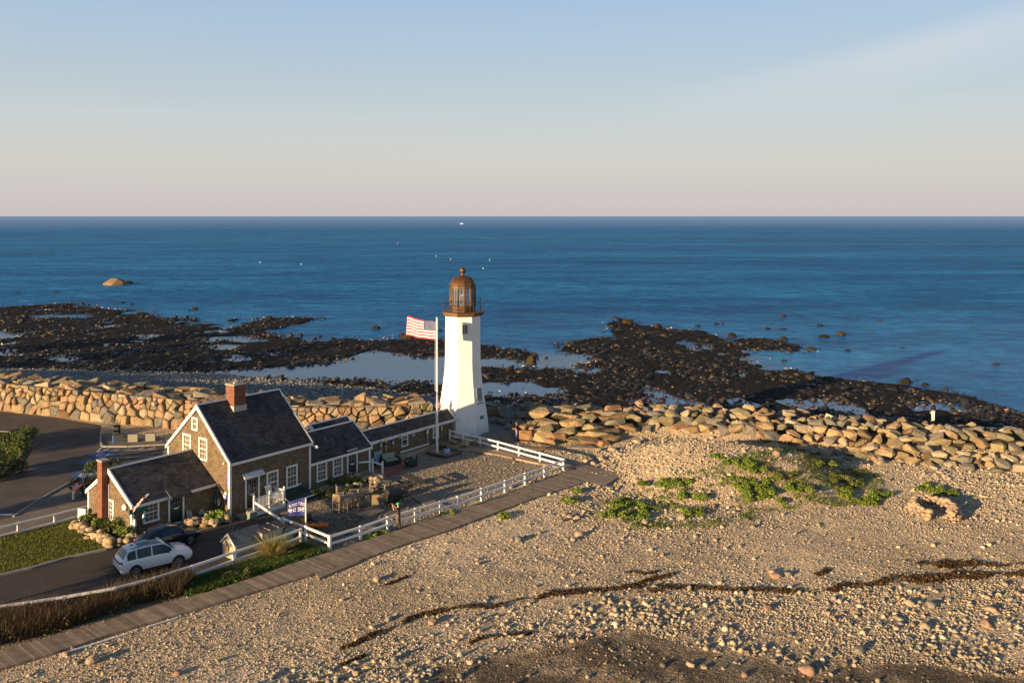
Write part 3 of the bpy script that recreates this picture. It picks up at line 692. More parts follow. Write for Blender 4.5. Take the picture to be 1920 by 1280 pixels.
# stones set round the lighthouse terrace: (pixel, size, turn, kind)
for (x, y, zt, r, rz, mi, wh) in \
        [(q[0][0], q[0][1], q[1] + q[2] * .35, q[3], q[4], q[5], q[6]) for q in (((924, 792), 0, .45, (1.0, .45, .42), .1, 3, 'seat'), ((945, 796), 0, .45, (.8, .42, .42), -.4, 3, 'seat'), ((957, 805), 0, .45, (.8, .42, .42), -1.0, 3, 'seat'), ((963, 816), 0, .45, (.75, .42, .42), -1.5, 3, 'seat'), ((952, 827), 0, .45, (.95, .5, .45), .15, 3, 'seat'),
         ((925, 782), 0, .9, (1.05, .7, .8), .1, 4, 'terrace'), ((948, 784), 0, 1.0, (1.3, .8, .9), -.3, 3, 'terrace'), ((968, 793), 0, 1.0, (1.0, .8, .9), -.7, 3, 'terrace'), ((975, 806), 0, 1.0, (.9, .8, .8), -1.2, 3, 'terrace'),
         ((986, 828), 0, 1.0, (.75, .6, .75), .2, 5, 'terrace'), ((1018, 828), 0, 1.0, (1.0, .7, .75), .0, 1, 'terrace'), ((1046, 829), 0, .9, (.75, .5, .65), .3, 5, 'terrace'), ((1090, 828), 0, .6, (1.5, .9, .4), .1, 4, 'terrace'), ((1085, 840), 0, .1, (1.7, .6, .25), -.05, 3, 'terrace'), ((1132, 834), 0, .3, (.8, .55, .4), .5, 5, 'terrace'), ((1020, 842), 0, .02, (2.0, .7, .14), -.1, 4, 'terrace'),
         ((1110, 815), .5, .5, (1.2, .8, .45), .2, 4, 'terrace'), ((1150, 820), .3, .4, (1.1, .7, .45), .2, 4, 'terrace'), ((1062, 812), .5, .5, (1.2, .8, .4), .1, 4, 'terrace'))]:
    p = at(x, y, z=0); put_hull(Vector((p.x, p.y, zt)), r, rz, (0, 0), mi, wh)
# the 280 that show largest are objects, the rest one mass of smaller stones
def shown(rk):
    c = rk[3]; px, py = cpix(c.x, c.y, c.z)
    if not (-40 < px < 1960): return 0
    if 372 < px < 575 and py > 740 - 0 * px and rk[5] == 'face': return .1
    return rk[4] * F / c.y * (1.0 if rk[5] != 'seaward' else .3)
order = sorted(range(len(rocks)), key=lambda i: -shown(rocks[i]))
BLAB = {'face': ('%s boulder fitted into the upright face of the sea wall beside the road', 'fitted boulders of the sea wall face'), 'top': ('flat %s slab lying on top of the fitted sea wall', 'slabs on top of the sea wall'),
        'seaward': ('%s stone tumbled along the seaward edge of the fitted sea wall', 'stones along the seaward edge'), 'flat': ('broad flat %s block in the stepped rocks right beyond the lighthouse terrace', 'stepped blocks beyond the terrace'),
        'riprap': ('angular %s boulder in the loose riprap bank behind the gravel hill', 'riprap boulders behind the gravel hill'), 'seat': ('low %s stone block of the curved bench round the lighthouse terrace', 'blocks of the curved stone bench'), 'terrace': ('large squared %s block standing round the lighthouse terrace', 'blocks round the lighthouse terrace')}
rest = MB()
for rank, i in enumerate(order):
    vs, fs, mi, c, s, wh = rocks[i]
    if rank < 285 or wh in ('seat', 'terrace'):
        mb = MB(); mb.add([v - c for v in vs], fs)
        o = mb.build('boulder', ROCKM[mi], loc=c); lb, gr = BLAB[wh]; tag(o, lb % RNAME[mi], 'boulder', gr + ', ' + RNAME[mi])
    else: rest.add(vs, fs, mi)
tag(rest.build('rubble', ROCKM), kind='stuff')
# ================================================================== lighthouse
LX, LY = -4.72, 84.3
lt = thing('lighthouse', 'white octagonal lighthouse tower with copper brown lantern beside the shingled cottage', 'lighthouse', (LX, LY, 0))
PH = rad(-11.4); OCT = lambda i: PH + math.pi / 4 * i
prof = [(2.63, -.3), (2.61, 0), (2.38, 1.76), (2.10, 3.5), (1.93, 4.7), (1.80, 5.8), (1.755, 6.9), (1.73, 9), (1.715, 11.06)]
MB().lathe(prof, 8, 0, False, PH).build('tower', TOWERW, lt)
COP = mat('weathered_copper', (.125, .062, .028), .42, .35, 3, .15, .55, .5); COPD = mat('brown_copper_trim', (.13, .072, .035), .5, .3, 3, .1, .4)
IRON = mat('black_iron', (.015, .013, .012), .5, .2, 8)
MB().lathe([(1.72, 10.98), (2.0, 11.1), (2.07, 11.16), (2.07, 11.38), (1.6, 11.40)], 8, 0, False, PH).build('gallery_deck', COPD, lt)
rr_ = MB()
for zr in (11.75, 12.1, 12.5): rr_.path([(math.sin(OCT(i)) * 1.97, -math.cos(OCT(i)) * 1.97, zr) for i in range(9)], .018, 5)
rail = rr_.build('railing', IRON, lt)
for i in range(8):
    p = (math.sin(OCT(i)) * 1.97, -math.cos(OCT(i)) * 1.97)
    MB().tube((*p, 11.36), (*p, 12.66), .028, .024, 6).build('post', IRON, rail)
PL = rad(7.5 + 3.2 - 60); LR = 1.24
A12 = lambda i, r, z: Vector((math.sin(PL + i * math.pi / 6) * r, -math.cos(PL + i * math.pi / 6) * r, z))
MB().lathe([(1.26, 11.36), (1.26, 11.5), (1.22, 11.52), (1.22, 11.84), (1.27, 11.86), (1.27, 11.93), (1.1, 11.94)], 12, 0, False, PL).build('lantern_base', COP, lt)
fr = MB()
for i in range(12): fr.tube(A12(i, 1.2, 11.9), A12(i, 1.2, 13.66), .075, .075, 6)
for i in range(12):
    for t in (.5,):
        p, q = A12(i, 1.19, 11.9), A12(i + 1, 1.19, 11.9); c = p.lerp(q, t); fr.tube(c, c + Vector((0, 0, 1.75)), .03, .03, 4)
fr.build('lantern_frame', COP, lt)
m, n, l, b = nodes('lantern_glass'); b.inputs['Transmission Weight'].default_value = .92; b.inputs['Roughness'].default_value = .03; b.inputs['IOR'].default_value = 1.05; l.new(ramp(n, l, noise(n, l, geo(n), 2), [(.3, (.86, .9, .9)), (.7, (.95, .97, .96))]), b.inputs['Base Color'])
pn = MB()
for i in range(12):
    vs = [A12(i, 1.17, 11.92), A12(i + 1, 1.17, 11.92), A12(i + 1, 1.17, 13.62), A12(i, 1.17, 13.62)]; vi = [v * 1 for v in vs]
    cc = Vector((0, 0, 0)); vi = [Vector((v.x * .99, v.y * .99, v.z)) for v in vs]
    pn.add(vs + vi, [(0, 1, 2, 3), (7, 6, 5, 4), (0, 4, 5, 1), (1, 5, 6, 2), (2, 6, 7, 3), (3, 7, 4, 0)])
pn.build('lantern_panes', m, lt)
MB().lathe([(1.22, 13.6), (1.26, 13.62), (1.26, 13.9), (1.34, 13.95), (1.3, 14.05)], 12, 0, False, PL).build('lantern_cornice', COPD, lt)
MB().lathe([(1.3, 13.98), (1.24, 14.15), (1.1, 14.4), (.88, 14.62), (.6, 14.76), (.3, 14.84), (.17, 14.86), (.15, 15.0)], 12, 0, False, PL).build('dome', COP, lt)
MB().lathe([(.14, 14.9), (.2, 14.98), (.13, 15.03), (.2, 15.05), (.29, 15.14), (.325, 15.28), (.29, 15.42), (.18, 15.53), (.04, 15.58)], 20, 0, True).build('finial_ball', COP, lt)
MB().tube((0, 0, 15.5), (0, 0, 16.25), .02, .008, 5).build('lightning_rod', IRON, lt)
MB().lathe([(.12, 11.4), (.12, 12.3), (.2, 12.35), (.24, 12.6), (.24, 12.95), (.16, 13.1), (.05, 13.15)], 12).build('lamp_lens', mat('lens_glass', (.75, .72, .6), .15, .1, 8), lt)
def facet(i, z, r):                                                 # frame on a tower facet
    a = OCT(i) + math.pi / 8; c = r * math.cos(math.pi / 8); n_ = Vector((math.sin(a), -math.cos(a), 0)); t_ = Vector((math.cos(a), math.sin(a), 0))
    return n_ * c + Vector((0, 0, z)), n_, t_
def radius(z): return float(np.interp(z, [p[1] for p in prof], [p[0] for p in prof]))
def window_on(parent, c, n_, t_, up, w, h, panes, fw=.09, proud=.05, name='window', glassm=None, rows_=2):
    """casing, sash bars and a dark pane, on a wall; c is the centre of the opening"""
    M = Matrix((t_, n_, up)).transposed().to_4x4(); M.translation = c
    f = MB()
    f.box((-w / 2, -.05, -h / 2), (-w / 2 + fw, proud, h / 2), 0, M); f.box((w / 2 - fw, -.05, -h / 2), (w / 2, proud, h / 2), 0, M)
    f.box((-w / 2 + fw, -.05, h / 2 - fw), (w / 2 - fw, proud, h / 2), 0, M); f.box((-w / 2 - .03, -.05, -h / 2 - .02), (w / 2 + .03, proud + .03, -h / 2 + fw * .8), 0, M)
    o = f.build(name, WHITE, parent)
    iw, ih = w - 2 * fw, h - 1.8 * fw
    bars = MB(); z0 = -h / 2 + fw * .8; nx, nz = panes
    if rows_ == 2: bars.box((-iw / 2, -.02, z0 + ih / 2 - .03), (iw / 2, .022, z0 + ih / 2 + .03), 0, M)
    for i in range(1, nx): bars.box((-iw / 2 + iw * i / nx - .011, -.01, z0), (-iw / 2 + iw * i / nx + .011, .012, z0 + ih), 0, M)
    for i in range(1, nz):
        if rows_ == 2 and i * 2 == nz: continue
        bars.box((-iw / 2, -.012, z0 + ih * i / nz - .011), (iw / 2, .014, z0 + ih * i / nz + .011), 0, M)
    bars.build('sash', WHITE, o)
    MB().box((-iw / 2, -.045, z0), (iw / 2, -.022, z0 + ih), 0, M).build('pane', glassm or GLASS, o)
    return o
def tower_window(i, z, w, h, panes):
    c, n_, t_ = facet(i, z, radius(z)); c2, _, _ = facet(i, z + .5, radius(z + .5)); up = (c2 - c).normalized(); n2 = t_.cross(up); n2 = n2 if n2.dot(n_) > 0 else -n2
    return window_on(lt, c + n2 * .03, n2, t_, up, w, h, panes, .06, .05, rows_=0)
tower_window(0, 9.86, .58, .9, (3, 4)); tower_window(1, 3.62, .95, 1.36, (5, 6))
GRN = mat('verdigris', (.05, .24, .2), .6, .3, 5)
for z, w, h, nm in ((2.83, .95, .1, 'window_sill'), (1.53, .5, .32, 'plaque')):
    c, n_, t_ = facet(1, z, radius(z)); M = Matrix((t_, n_, Vector((0, 0, 1)))).transposed().to_4x4(); M.translation = c
    MB().box((-w / 2, -.05, -h / 2), (w / 2, .07, h / 2), 0, M).build(nm, GRN, lt)
# ================================================================== keeper's cottage
AX = Vector((.604, .797, 0)); AY = Vector((-.797, .604, 0)); HA = Vector((-19.25, 60.0, 0)); HRZ = math.atan2(.797, .604)
def loc_plane(x, y, n_, off):
    """photo pixel -> cottage coordinates on the wall plane where coordinate n_ equals off"""
    d = ray(x, y); o = Vector((0, 0, H)) - HA
    O = Vector((o.dot(AX), o.dot(AY), o.z)); D = Vector((d.dot(AX), d.dot(AY), d.z)); t = (off - O[n_]) / D[n_]; return O + D * t
hs_ = thing('keepers_cottage', 'weathered grey shingled cottage with dark roofs, white trim and brick chimneys', 'cottage', HA, HRZ)
X, Y, Z = Vector((1, 0, 0)), Vector((0, 1, 0)), Vector((0, 0, 1))
SHL = shingle('sunny_shingles', (.21, .155, .1)) if False else SHW
def wing(parent, s0, s1, w0, w1, ez, rz_, rw_=None, zb=-.1, ez2=None, ends=(1, 1), ov=.16, rake=True, ridge=True, cb=True):
    """gabled wing along the cottage axis: walls with gables, roof, white rake boards, eave boards and corner boards"""
    rw_ = (w0 + w1) / 2 if rw_ is None else rw_; ez2 = ez if ez2 is None else ez2
    wl = MB(); wl.prism([(w0, zb), (w1, zb), (w1, ez2), (rw_, rz_ - .04), (w0, ez)], s0, s1); wl.build('wall', SHW, parent)
    kf = (rz_ - ez) / (rw_ - w0); kb = (rz_ - ez2) / (w1 - rw_); th = .13
    rf = MB(); o = ov
    f0, b0 = (w0 - o, ez - o * kf), (w1 + o, ez2 - o * kb)
    rf.prism([(f0[0], f0[1]), (rw_, rz_), (b0[0], b0[1]), (b0[0], b0[1] + th), (rw_, rz_ + th), (f0[0], f0[1] + th)], s0 - .1 * ends[0], s1 + .1 * ends[1])
    r = rf.build('roof', SHR, parent)
    t = MB()
    if ridge: t.prism([(rw_ - .09, rz_ + th - .05), (rw_, rz_ + th + .045), (rw_ + .09, rz_ + th - .05)], s0 - .13 * ends[0], s1 + .13 * ends[1])
    for s, e, sg in ((s0, ends[0], -1), (s1, ends[1], 1)):
        if not e or not rake: continue
        a, b_ = sorted((s + sg * .015, s + sg * .125)); d = .2
        t.prism([(f0[0] - .02, f0[1] - d * .5), (rw_, rz_ - d), (b0[0] + .02, b0[1] - d * .5), (b0[0] + .02, b0[1] + th + .012), (rw_, rz_ + th + .012), (f0[0] - .02, f0[1] + th + .012)], a, b_)
    t.box((s0, f0[0] - .025, f0[1] - .1), (s1, f0[0] + .05, f0[1] + th * .6)); t.box((s0, b0[0] - .05, b0[1] - .1), (s1, b0[0] + .025, b0[1] + th * .6))
    t.box((s0 + .003, w0 - .03, ez - .28), (s1 - .003, w0 + .02, ez - .05))
    if t.v: t.build('white_trim', WHITE, r)
    if cb:
        for s, e, sg in ((s0, ends[0], -1), (s1, ends[1], 1)):
            if not e: continue
            for w, ez_, wg in ((w0, ez, -1), (w1, ez2, 1)):
                c = MB()
                c.box((min(s + sg * .03, s - sg * .14), min(w + wg * .03, w - wg * .0), zb), (max(s + sg * .03, s - sg * .14), max(w + wg * .03, w), ez_ - .06))
                c.box((min(s, s + sg * .03), min(w + wg * .032, w - wg * .15), zb), (max(s, s + sg * .03), max(w + wg * .032, w - wg * .15), ez_ - .04))
                c.build('corner_board', WHITE, parent)
    return r
roof_main = wing(hs_, 0, 7.0, 0, 7.5, 3.72, 7.05)
wing(hs_, -6.07, 0, 1.7, 7.2, 2.05, 3.8, ends=(1, 0), ez2=1.95, ridge=True)
wing(hs_, 7.0, 13.35, .3, 4.6, 2.02, 3.62, 2.4, ends=(0, 1))
# the little cross ell behind
wing(hs_, 12.2, 16.2, 4.4, 8.0, 1.75, 3.0, ends=(1, 1), cb=False)
BR = brick()
def chimney(parent, s0, s1, w0, w1, z0, z1, cap):
    c = MB(); c.box((s0, w0, z0), (s1, w1, z1)); o = c.build('chimney', BR, parent)
    c = MB(); c.box((s0 - .05, w0 - .05, z1 + .002), (s1 + .05, w1 + .05, z1 + .1)); c.build('cap', cap, o)
    return o
capm = mat('chimney_mortar', (.35, .31, .27), .9, .25, 8, .4)
p = loc_plane(443, 740, 1, 3.3)
ch = chimney(roof_main, p.x - .5, p.x + .5, 2.85, 3.85, 6.0, 8.2, capm)
MB().box((p.x - .56, 2.8, 6.25), (p.x + .56, 3.9, 6.75)).build('flashing', mat('lead_flashing', (.4, .38, .33), .6, .2, 6), ch)
for dx, dy in ((-.2, -.15), (.18, .2)): MB().tube((p.x + dx, 3.35 + dy, 8.3), (p.x + dx, 3.35 + dy, 8.46), .13, .1, 10).build('flue', capm, ch)
# outside chimney on the end gable
p = loc_plane(188, 900, 0, -6.5)
c_ = chimney(hs_, -6.55, -6.1, p.y - .3, p.y + .3, -.1, 4.42, mat('chimney_lead_cap', (.3, .29, .27), .6, .2, 5))
MB().box((-6.14, p.y - .4, -.1), (-6.03, p.y - .305, 2.9)).build('white_edge_board', WHITE, hs_)
def win(x, y, n_, off, w, h, panes, fw=.1):
    c = loc_plane(x, y, n_, off)
    if n_ == 0: return window_on(hs_, c, -X, Y, Z, w, h, panes, fw)
    return window_on(hs_, c, -Y, X, Z, w, h, panes, fw)
win(365.8, 794, 0, 0, .72, .88, (2, 2), .11); win(351, 833, 0, 0, 1.05, 1.55, (3, 4), .13); win(381.3, 841, 0, 0, 1.05, 1.55, (3, 4), .13)
win(510.5, 903, 1, 0, 1.02, 1.6, (3, 4), .12); win(547, 892, 1, 0, 1.02, 1.6, (3, 4), .12)
win(603, 882, 1, .3, 1.0, 1.5, (3, 4), .12); win(633, 873.5, 1, .3, 1.0, 1.5, (3, 4), .12)
win(207.2, 954.5, 0, -6.07, .92, 1.35, (2, 4), .13); win(283.4, 958.6, 1, 1.7, 1.1, 1.3, (3, 4), .12)
def door(x, y, off, w, h, lites=True, name='door'):
    c = loc_plane(x, y, 1, off); z0 = .12; M = Matrix((X, -Y, Z)).transposed().to_4x4(); M.translation = Vector((c.x, off, z0))
    f = MB(); f.box((-w / 2, -.03, 0), (w / 2, .03, h), 0, M); f.box((-w / 2 + .12, -.02, .15), (w / 2 - .12, .042, h * .42), 0, M)
    o = f.build(name, DARKG, hs_)
    t = MB(); t.box((-w / 2 - .12, -.03, -.1), (-w / 2 - .003, .06, h + .003), 0, M); t.box((w / 2 + .003, -.03, -.1), (w / 2 + .12, .06, h + .003), 0, M); t.box((-w / 2 - .12, -.03, h + .006), (w / 2 + .12, .065, h + .14), 0, M)
    t.box((-w / 2, -.03, -.12), (w / 2, .12, -.01), 0, M); t.build('frame', WHITE, o)
    if lites:
        MB().box((-w / 2 + .16, .032, h * .5), (w / 2 - .16, .036, h - .14), 0, M).build('pane', GLASS, o)
        g = MB()
        for i in range(4): g.box((-w / 2 + .15 + (w - .32) * i / 3, .034, h * .5), (-w / 2 + .17 + (w - .32) * i / 3, .05, h - .12), 0, M)
        for i in range(4): g.box((-w / 2 + .15, .034, h * .5 + (h * .5 - .14) * i / 3), (w / 2 - .15, .052, h * .5 + .02 + (h * .5 - .14) * i / 3), 0, M)
        g.build('glazing_bars', mat('grey_green_paint', (.25, .29, .3), .5, .1, 6), o)
    MB().blob((c.x - w * .36, off - .07, z0 + 1.0), (.035, .035, .035)).build('handle', mat('brass', (.5, .33, .12), .35, .2, 6, 0, .8), o)
    MB().box((-.16, .044, h * .44), (.16, .06, h * .49), 0, M).build('letter_plate', WHITE, o)
    return c
dm = door(472.6, 928, 0, .95, 2.1); de = door(660, 872, .3, .85, 1.9); da = door(330, 953, 1.7, .92, 2.0)
hd = MB(); hd.beam((dm.x - .85, -.32, 2.42), (dm.x + .85, -.32, 2.42), .1, .1); hd.add([(dm.x - .85, -.36, 2.46), (dm.x + .85, -.36, 2.46), (dm.x + .85, .0, 2.66), (dm.x - .85, .0, 2.66), (dm.x - .85, -.36, 2.40), (dm.x + .85, -.36, 2.40), (dm.x + .85, 0, 2.60), (dm.x - .85, 0, 2.60)], [(0, 1, 2, 3), (7, 6, 5, 4), (0, 4, 5, 1), (0, 3, 7, 4), (1, 5, 6, 2)])
hd.build('door_hood', WHITEW, hs_)
dg = MB(); dg.prism([(1.0, 2.02), (1.72, 2.5), (1.72, 2.38), (1.0, 1.92)], da.x - .75, da.x + .75); dg.build('door_hood', SHR, hs_)
fz = MB(); fz.tube((6.9, -.1, 3.5), (7.15, -.35, 3.4), .03, .03, 6); fz.blob((7.2, -.42, 3.32), (.14, .2, .14), 0, None, .02); fz.build('flood_lamp', WHITE, hs_)
for x, y in ((422, 868), (527, 846)):
    n_ = 0 if x < 430 else 1; q = loc_plane(x, y, n_, 0); MB().blob(q - (X if n_ == 0 else Y) * .08, (.09, .09, .09)).build('camera_globe', WHITE, hs_)
q = loc_plane(237, 950, 0, -6.07); MB().blob(q - X * .12, (.16, .24, .22), 0, None, .03).build('wall_lamp', WHITE, hs_)
q = loc_plane(245, 993, 0, -6.07); MB().box((q.x - .1, q.y - .2, .2), (q.x, q.y + .2, .45)).build('vent', WHITE, hs_)
# cellar bulkhead along the front wall, white edged
cb_ = MB(); a = loc_plane(532, 952, 1, -.02); cb_.prism([(0, .05), (0, .75), (-1.5, .25), (-1.5, .05)], 3.9, 6.1); cb_.build('cellar_hatch', DARKG, hs_)
t = MB(); t.beam((3.9, -.02, .8), (6.1, -.02, .8), .06, .09); t.beam((3.9, -1.52, .27), (6.1, -1.52, .27), .06, .09); t.beam((3.87, -.05, .78), (3.87, -1.5, .28), .06, .08); t.build('hatch_trim', WHITE, hs_)
# green board and door-side trims of the end wing
sg = loc_plane(258.5, 953, 1, 1.68); MB().box((sg.x - .62, 1.6, 1.55), (sg.x + .58, 1.67, 1.83)).build('sign_board', mat('green_sign_paint', (.012, .15, .085), .5, .25, 6), hs_)
MB().box((sg.x - .62, 1.615, 1.5), (sg.x + .58, 1.67, 1.545)).build('sign_edge', BLACK, hs_)
# ---- porch
po = MB(); px0 = dm.x - .75; po.box((px0, -1.25, .0), (px0 + 2.6, -.06, .26)); po.box((px0 - .95, -1.15, 0), (px0 - .02, -.3, .16))
pch = po.build('porch_deck', WOOD, hs_)
MB().box((px0 - .02, -1.32, .0), (px0 + 2.64, -1.255, .24)).build('skirt_board', WHITE, pch)
prl = MB(); 
for s in (px0 + .05, px0 + 1.35, px0 + 2.58): prl.box((s - .055, -1.24, .262), (s + .055, -1.13, 1.3)); prl.blob((s, -1.185, 1.36), (.075, .075, .075), 0, None, .01)
for z in (1.12, .4): prl.box((px0 + .06, -1.215, z), (px0 + 2.57, -1.155, z + .07))
for i in range(1, 22):
    s = px0 + .06 + i * .115
    if abs(s - px0 - 1.35) > .07: prl.box((s - .018, -1.2, .45), (s + .018, -1.165, 1.12))
prl.box((px0 + 2.55, -1.13, 1.12), (px0 + 2.61, -.05, 1.19)); prl.box((px0 + 2.55, -1.13, .4), (px0 + 2.61, -.05, .46))
for i in range(1, 9): prl.box((px0 + 2.56, -1.13 + i * .118, .45), (px0 + 2.6, -1.1 + i * .118, 1.12))
prl.build('porch_railing', WHITE, hs_)
# ---- ell step with its white handrail
st = MB(); st.box((de.x - .6, -.75, 0), (de.x + .7, .26, .1)); st.build('door_step', mat('step_granite', (.28, .26, .22), .85, .2, 4, .4), hs_)
hr = MB(); a0, a1, a2 = (de.x + .62, .2), (de.x + 1.5, -.45), (de.x + 1.55, -1.5)
for p_, z in ((a1, 1.05), (a2, 1.0)): hr.box((p_[0] - .06, p_[1] - .06, -.1), (p_[0] + .06, p_[1] + .06, z + .08)); hr.blob((*p_, z + .12), (.07, .07, .07), 0, None, .01)
hr.beam((*a0, 1.0), (*a1, 1.0), .06, .12); hr.beam((*a1, 1.0), (*a2, .88), .06, .12); hr.build('handrail', WHITE, hs_)
# ================================================================== covered way to the lighthouse
cw = thing('covered_passage', 'long low shingled passage with a row of buoys, joining the cottage to the lighthouse', 'passage', HA + AX * 13.35 + AY * 1.9, HRZ)
hs_main = hs_; PW0 = 1.9; sh_ = Vector((13.35, 1.9, 0))
def wing_at(parent, off, *a, **k):
    r0 = len(list(parent.children)); out = wing(parent, *a, **k); return out
wing(cw, .02, 12.1, 0, 1.75, 1.78, 2.46, .85, ends=(0, 1), cb=False, ov=.1)
def pwin(x, y, w, h):
    c = loc_plane(x, y, 1, PW0) - sh_; return window_on(cw, c, -Y, X, Z, w, h, (2, 4), .09)
pwin(758.5, 823.2, .78, 1.15); pwin(816.8, 808.3, .76, 1.12)
t = MB(); a = loc_plane(755, 858, 1, PW0) - sh_; t.box((a.x - .3, -.06, .1), (a.x + 3.3, -.002, .22)); t.build('skirt_board', WHITE, cw)
# ================================================================== hanging buoys and wall ornaments
bc = {'white': (.75, .73, .68), 'blue': (.03, .12, .4), 'red': (.5, .05, .03), 'yellow': (.7, .5, .1), 'orange': (.65, .16, .03), 'green': (.05, .25, .1), 'teal': (.05, .3, .38), 'navy': (.02, .03, .12), 'grey': (.3, .3, .3)}
for k in list(bc): bc[k] = mat('buoy_' + k, bc[k], .55, .15, 10)
def buoy(world, cols, label, s=1.0, stick=None):
    t = thing('lobster_buoy', label, 'buoy', world, 0, 'painted lobster buoys hanging on the shingled walls')
    k = len(cols); z = 0; body = MB(); prof_ = []
    for i in range(k * 4 + 1):
        u = i / (k * 4); prof_.append((max(.015, .085 * s * math.sin(math.pi * (.08 + .88 * u)) ** .55), -u * .5 * s))
    for j in range(k):
        seg = prof_[j * 4:j * 4 + 5]; body.lathe(seg, 10, j)
    body.build('float', [bc[c] for c in cols], t)
    MB().tube((0, 0, 0), (0, 0, .28 * s), .008, .008, 4).build('cord', BLACK, t)
    if stick: MB().tube((.0, 0, -.45 * s), (.04, .02, -.95 * s), .022 * s, .02 * s, 6).build('spindle', bc[stick], t)
def wall_pt(x, y, n_, off, out=.14):
    q = loc_plane(x, y, n_, off); q[n_] -= out; return HA + AX * q.x + AY * q.y + Z * q.z
for x, y, cols, lb, s, stk in ((712, 826, ('blue', 'white', 'white'), 'blue topped white buoy, first on the passage wall beside the ell', 1.1, 'white'), (721.5, 825, ('yellow', 'navy', 'white'), 'yellow, navy and white buoy hanging next to the blue topped one', 1.1, 'white'),
                               (734.5, 823, ('blue', 'white', 'orange'), 'blue, white and orange buoy above the green wicker sofa', 1.1, 'orange'), (745.5, 817, ('orange', 'orange'), 'small all orange buoy just before the passage window', .7, None),
                               (748.6, 815.5, ('blue', 'white', 'red'), 'small blue, white and red buoy touching the passage window frame', .7, None), (771.5, 812, ('grey', 'white', 'red'), 'grey, white and red buoy past the passage window', .7, None), (774.8, 811, ('white', 'white', 'red'), 'white buoy with red base in a touching pair past the window', .65, None),
                               (799.5, 801.5, ('yellow', 'white', 'yellow'), 'fat yellow and white buoy with a long pale spindle', 1.3, 'white'), (797.8, 808, ('yellow', 'teal', 'teal'), 'yellow topped teal buoy under the fat yellow one', .9, 'teal'), (809, 806, ('red', 'grey'), 'thin red and grey buoy just before the flagpole', .5, None), (826, 798, ('yellow', 'yellow', 'orange'), 'yellow buoy on the passage wall between flagpole and lighthouse', 1.0, 'grey')):
    buoy(wall_pt(x, y, 1, PW0), cols, lb, s, stk)
for x, y, cols, lb, s, stk in ((397.5, 922, ('yellow', 'orange'), 'small yellow and orange buoy on the sunny cottage gable', .8, None), (400.5, 926, ('white', 'red'), 'white and red buoy on the sunny cottage gable', 1.1, None), (399, 932, ('blue', 'white'), 'blue and white buoy lowest on the sunny cottage gable', .7, None),
                               (407.5, 930, ('green', 'grey'), 'green and grey buoy in the middle of the gable group', 1.0, None), (413.7, 928, ('navy', 'grey', 'yellow', 'white'), 'long navy buoy with pale tip near the round wall disc', 1.4, None)):
    buoy(wall_pt(x, y, 0, 0), cols, lb, s, stk)
for x, y, cols, lb, s in ((267, 962, ('white', 'teal', 'white'), 'teal banded buoy under the green sign board', 1.2), (250.5, 972, ('white', 'white', 'blue'), 'white and blue figure like buoy at the corner of the end wing', 1.3), (250.0, 978, ('blue', 'white'), 'blue and white buoy low at the corner of the end wing', 1.1)):
    buoy(wall_pt(x, y, 1, 1.7), cols, lb, s)
q = wall_pt(424, 928.5, 0, 0, .03); o = MB(); o.lathe([(.02, 0), (.24, 0), (.25, .03), (.2, .05), (.02, .05)], 20, 0, True, 0, Matrix.Rotation(rad(90), 4, 'Y').to_4x4()); o = o.build('wall_plaque', WHITE, loc=q, rz=HRZ + math.pi); tag(o, 'round white disc on the sunny gable beside the corner board', 'wall disc')
q = wall_pt(353, 934, 1, 1.7, .03); o = MB()
for i in range(5): o.tube((-.35 + i * .17, 0, -.35 - .03 * i), (-.3 + i * .17, 0, .3 + .02 * i), .014, .014, 5)
o.tube((-.32, 0, .3), (.42, 0, .36), .014, .014, 5); tag(o.build('rope_rack', mat('old_rope', (.25, .22, .18), .9, .2, 9), loc=q, rz=HRZ), 'grey hanging rack of rods on the end wing beside its door', 'wall rack')
# ================================================================== boardwalk and fences
def plank_mat():
    m, n, l, b = nodes('boardwalk_planks'); v = geo(n); mp = n.new('ShaderNodeMapping'); mp.inputs['Rotation'].default_value = (0, 0, -math.atan2(.759, .651)); l.new(v, mp.inputs[0])
    sp = n.new('ShaderNodeSeparateXYZ'); l.new(mp.outputs[0], sp.inputs[0])
    k = nmath(n, l, 'DIVIDE', sp.outputs[0], .145); cell = nmath(n, l, 'FLOOR', k, 0); fr = nmath(n, l, 'FRACT', k, 0)
    wn = n.new('ShaderNodeTexWhiteNoise'); wn.noise_dimensions = '1D'; l.new(cell, wn.inputs['W'])
    col = ramp(n, l, wn.outputs['Value'], [(0, (.2, .155, .115)), (.5, (.27, .21, .155)), (1, (.36, .28, .205))])
    col = mixc(n, l, 1, col, ramp(n, l, noise(n, l, v, 2.2, 5), [(.3, .75), (.7, 1.2)]), 'MULTIPLY')
    gap = nmath(n, l, 'GREATER_THAN', fr, .92)
    l.new(mixc(n, l, gap, col, (.03, .022, .016)), b.inputs['Base Color']); b.inputs['Roughness'].default_value = .85; b.inputs['Specular IOR Level'].default_value = .2
    bump(n, l, nmath(n, l, 'MULTIPLY', gap, -1), b, .6, .02); return m
PLK = plank_mat()
def deck(mb, L_, R_, z=.16):
    for (a, b_), (c, d) in zip(zip(L_, R_), zip(L_[1:], R_[1:])):
        mb.add([(a.x, a.y, a.z + z), (b_.x, b_.y, b_.z + z), (d.x, d.y, d.z + z), (c.x, c.y, c.z + z), (a.x, a.y, a.z), (b_.x, b_.y, b_.z), (d.x, d.y, d.z), (c.x, c.y, c.z)], [(0, 1, 2, 3), (0, 4, 5, 1), (3, 2, 6, 7), (7, 6, 5, 4), (0, 3, 7, 4), (1, 5, 6, 2)])
bw = MB()
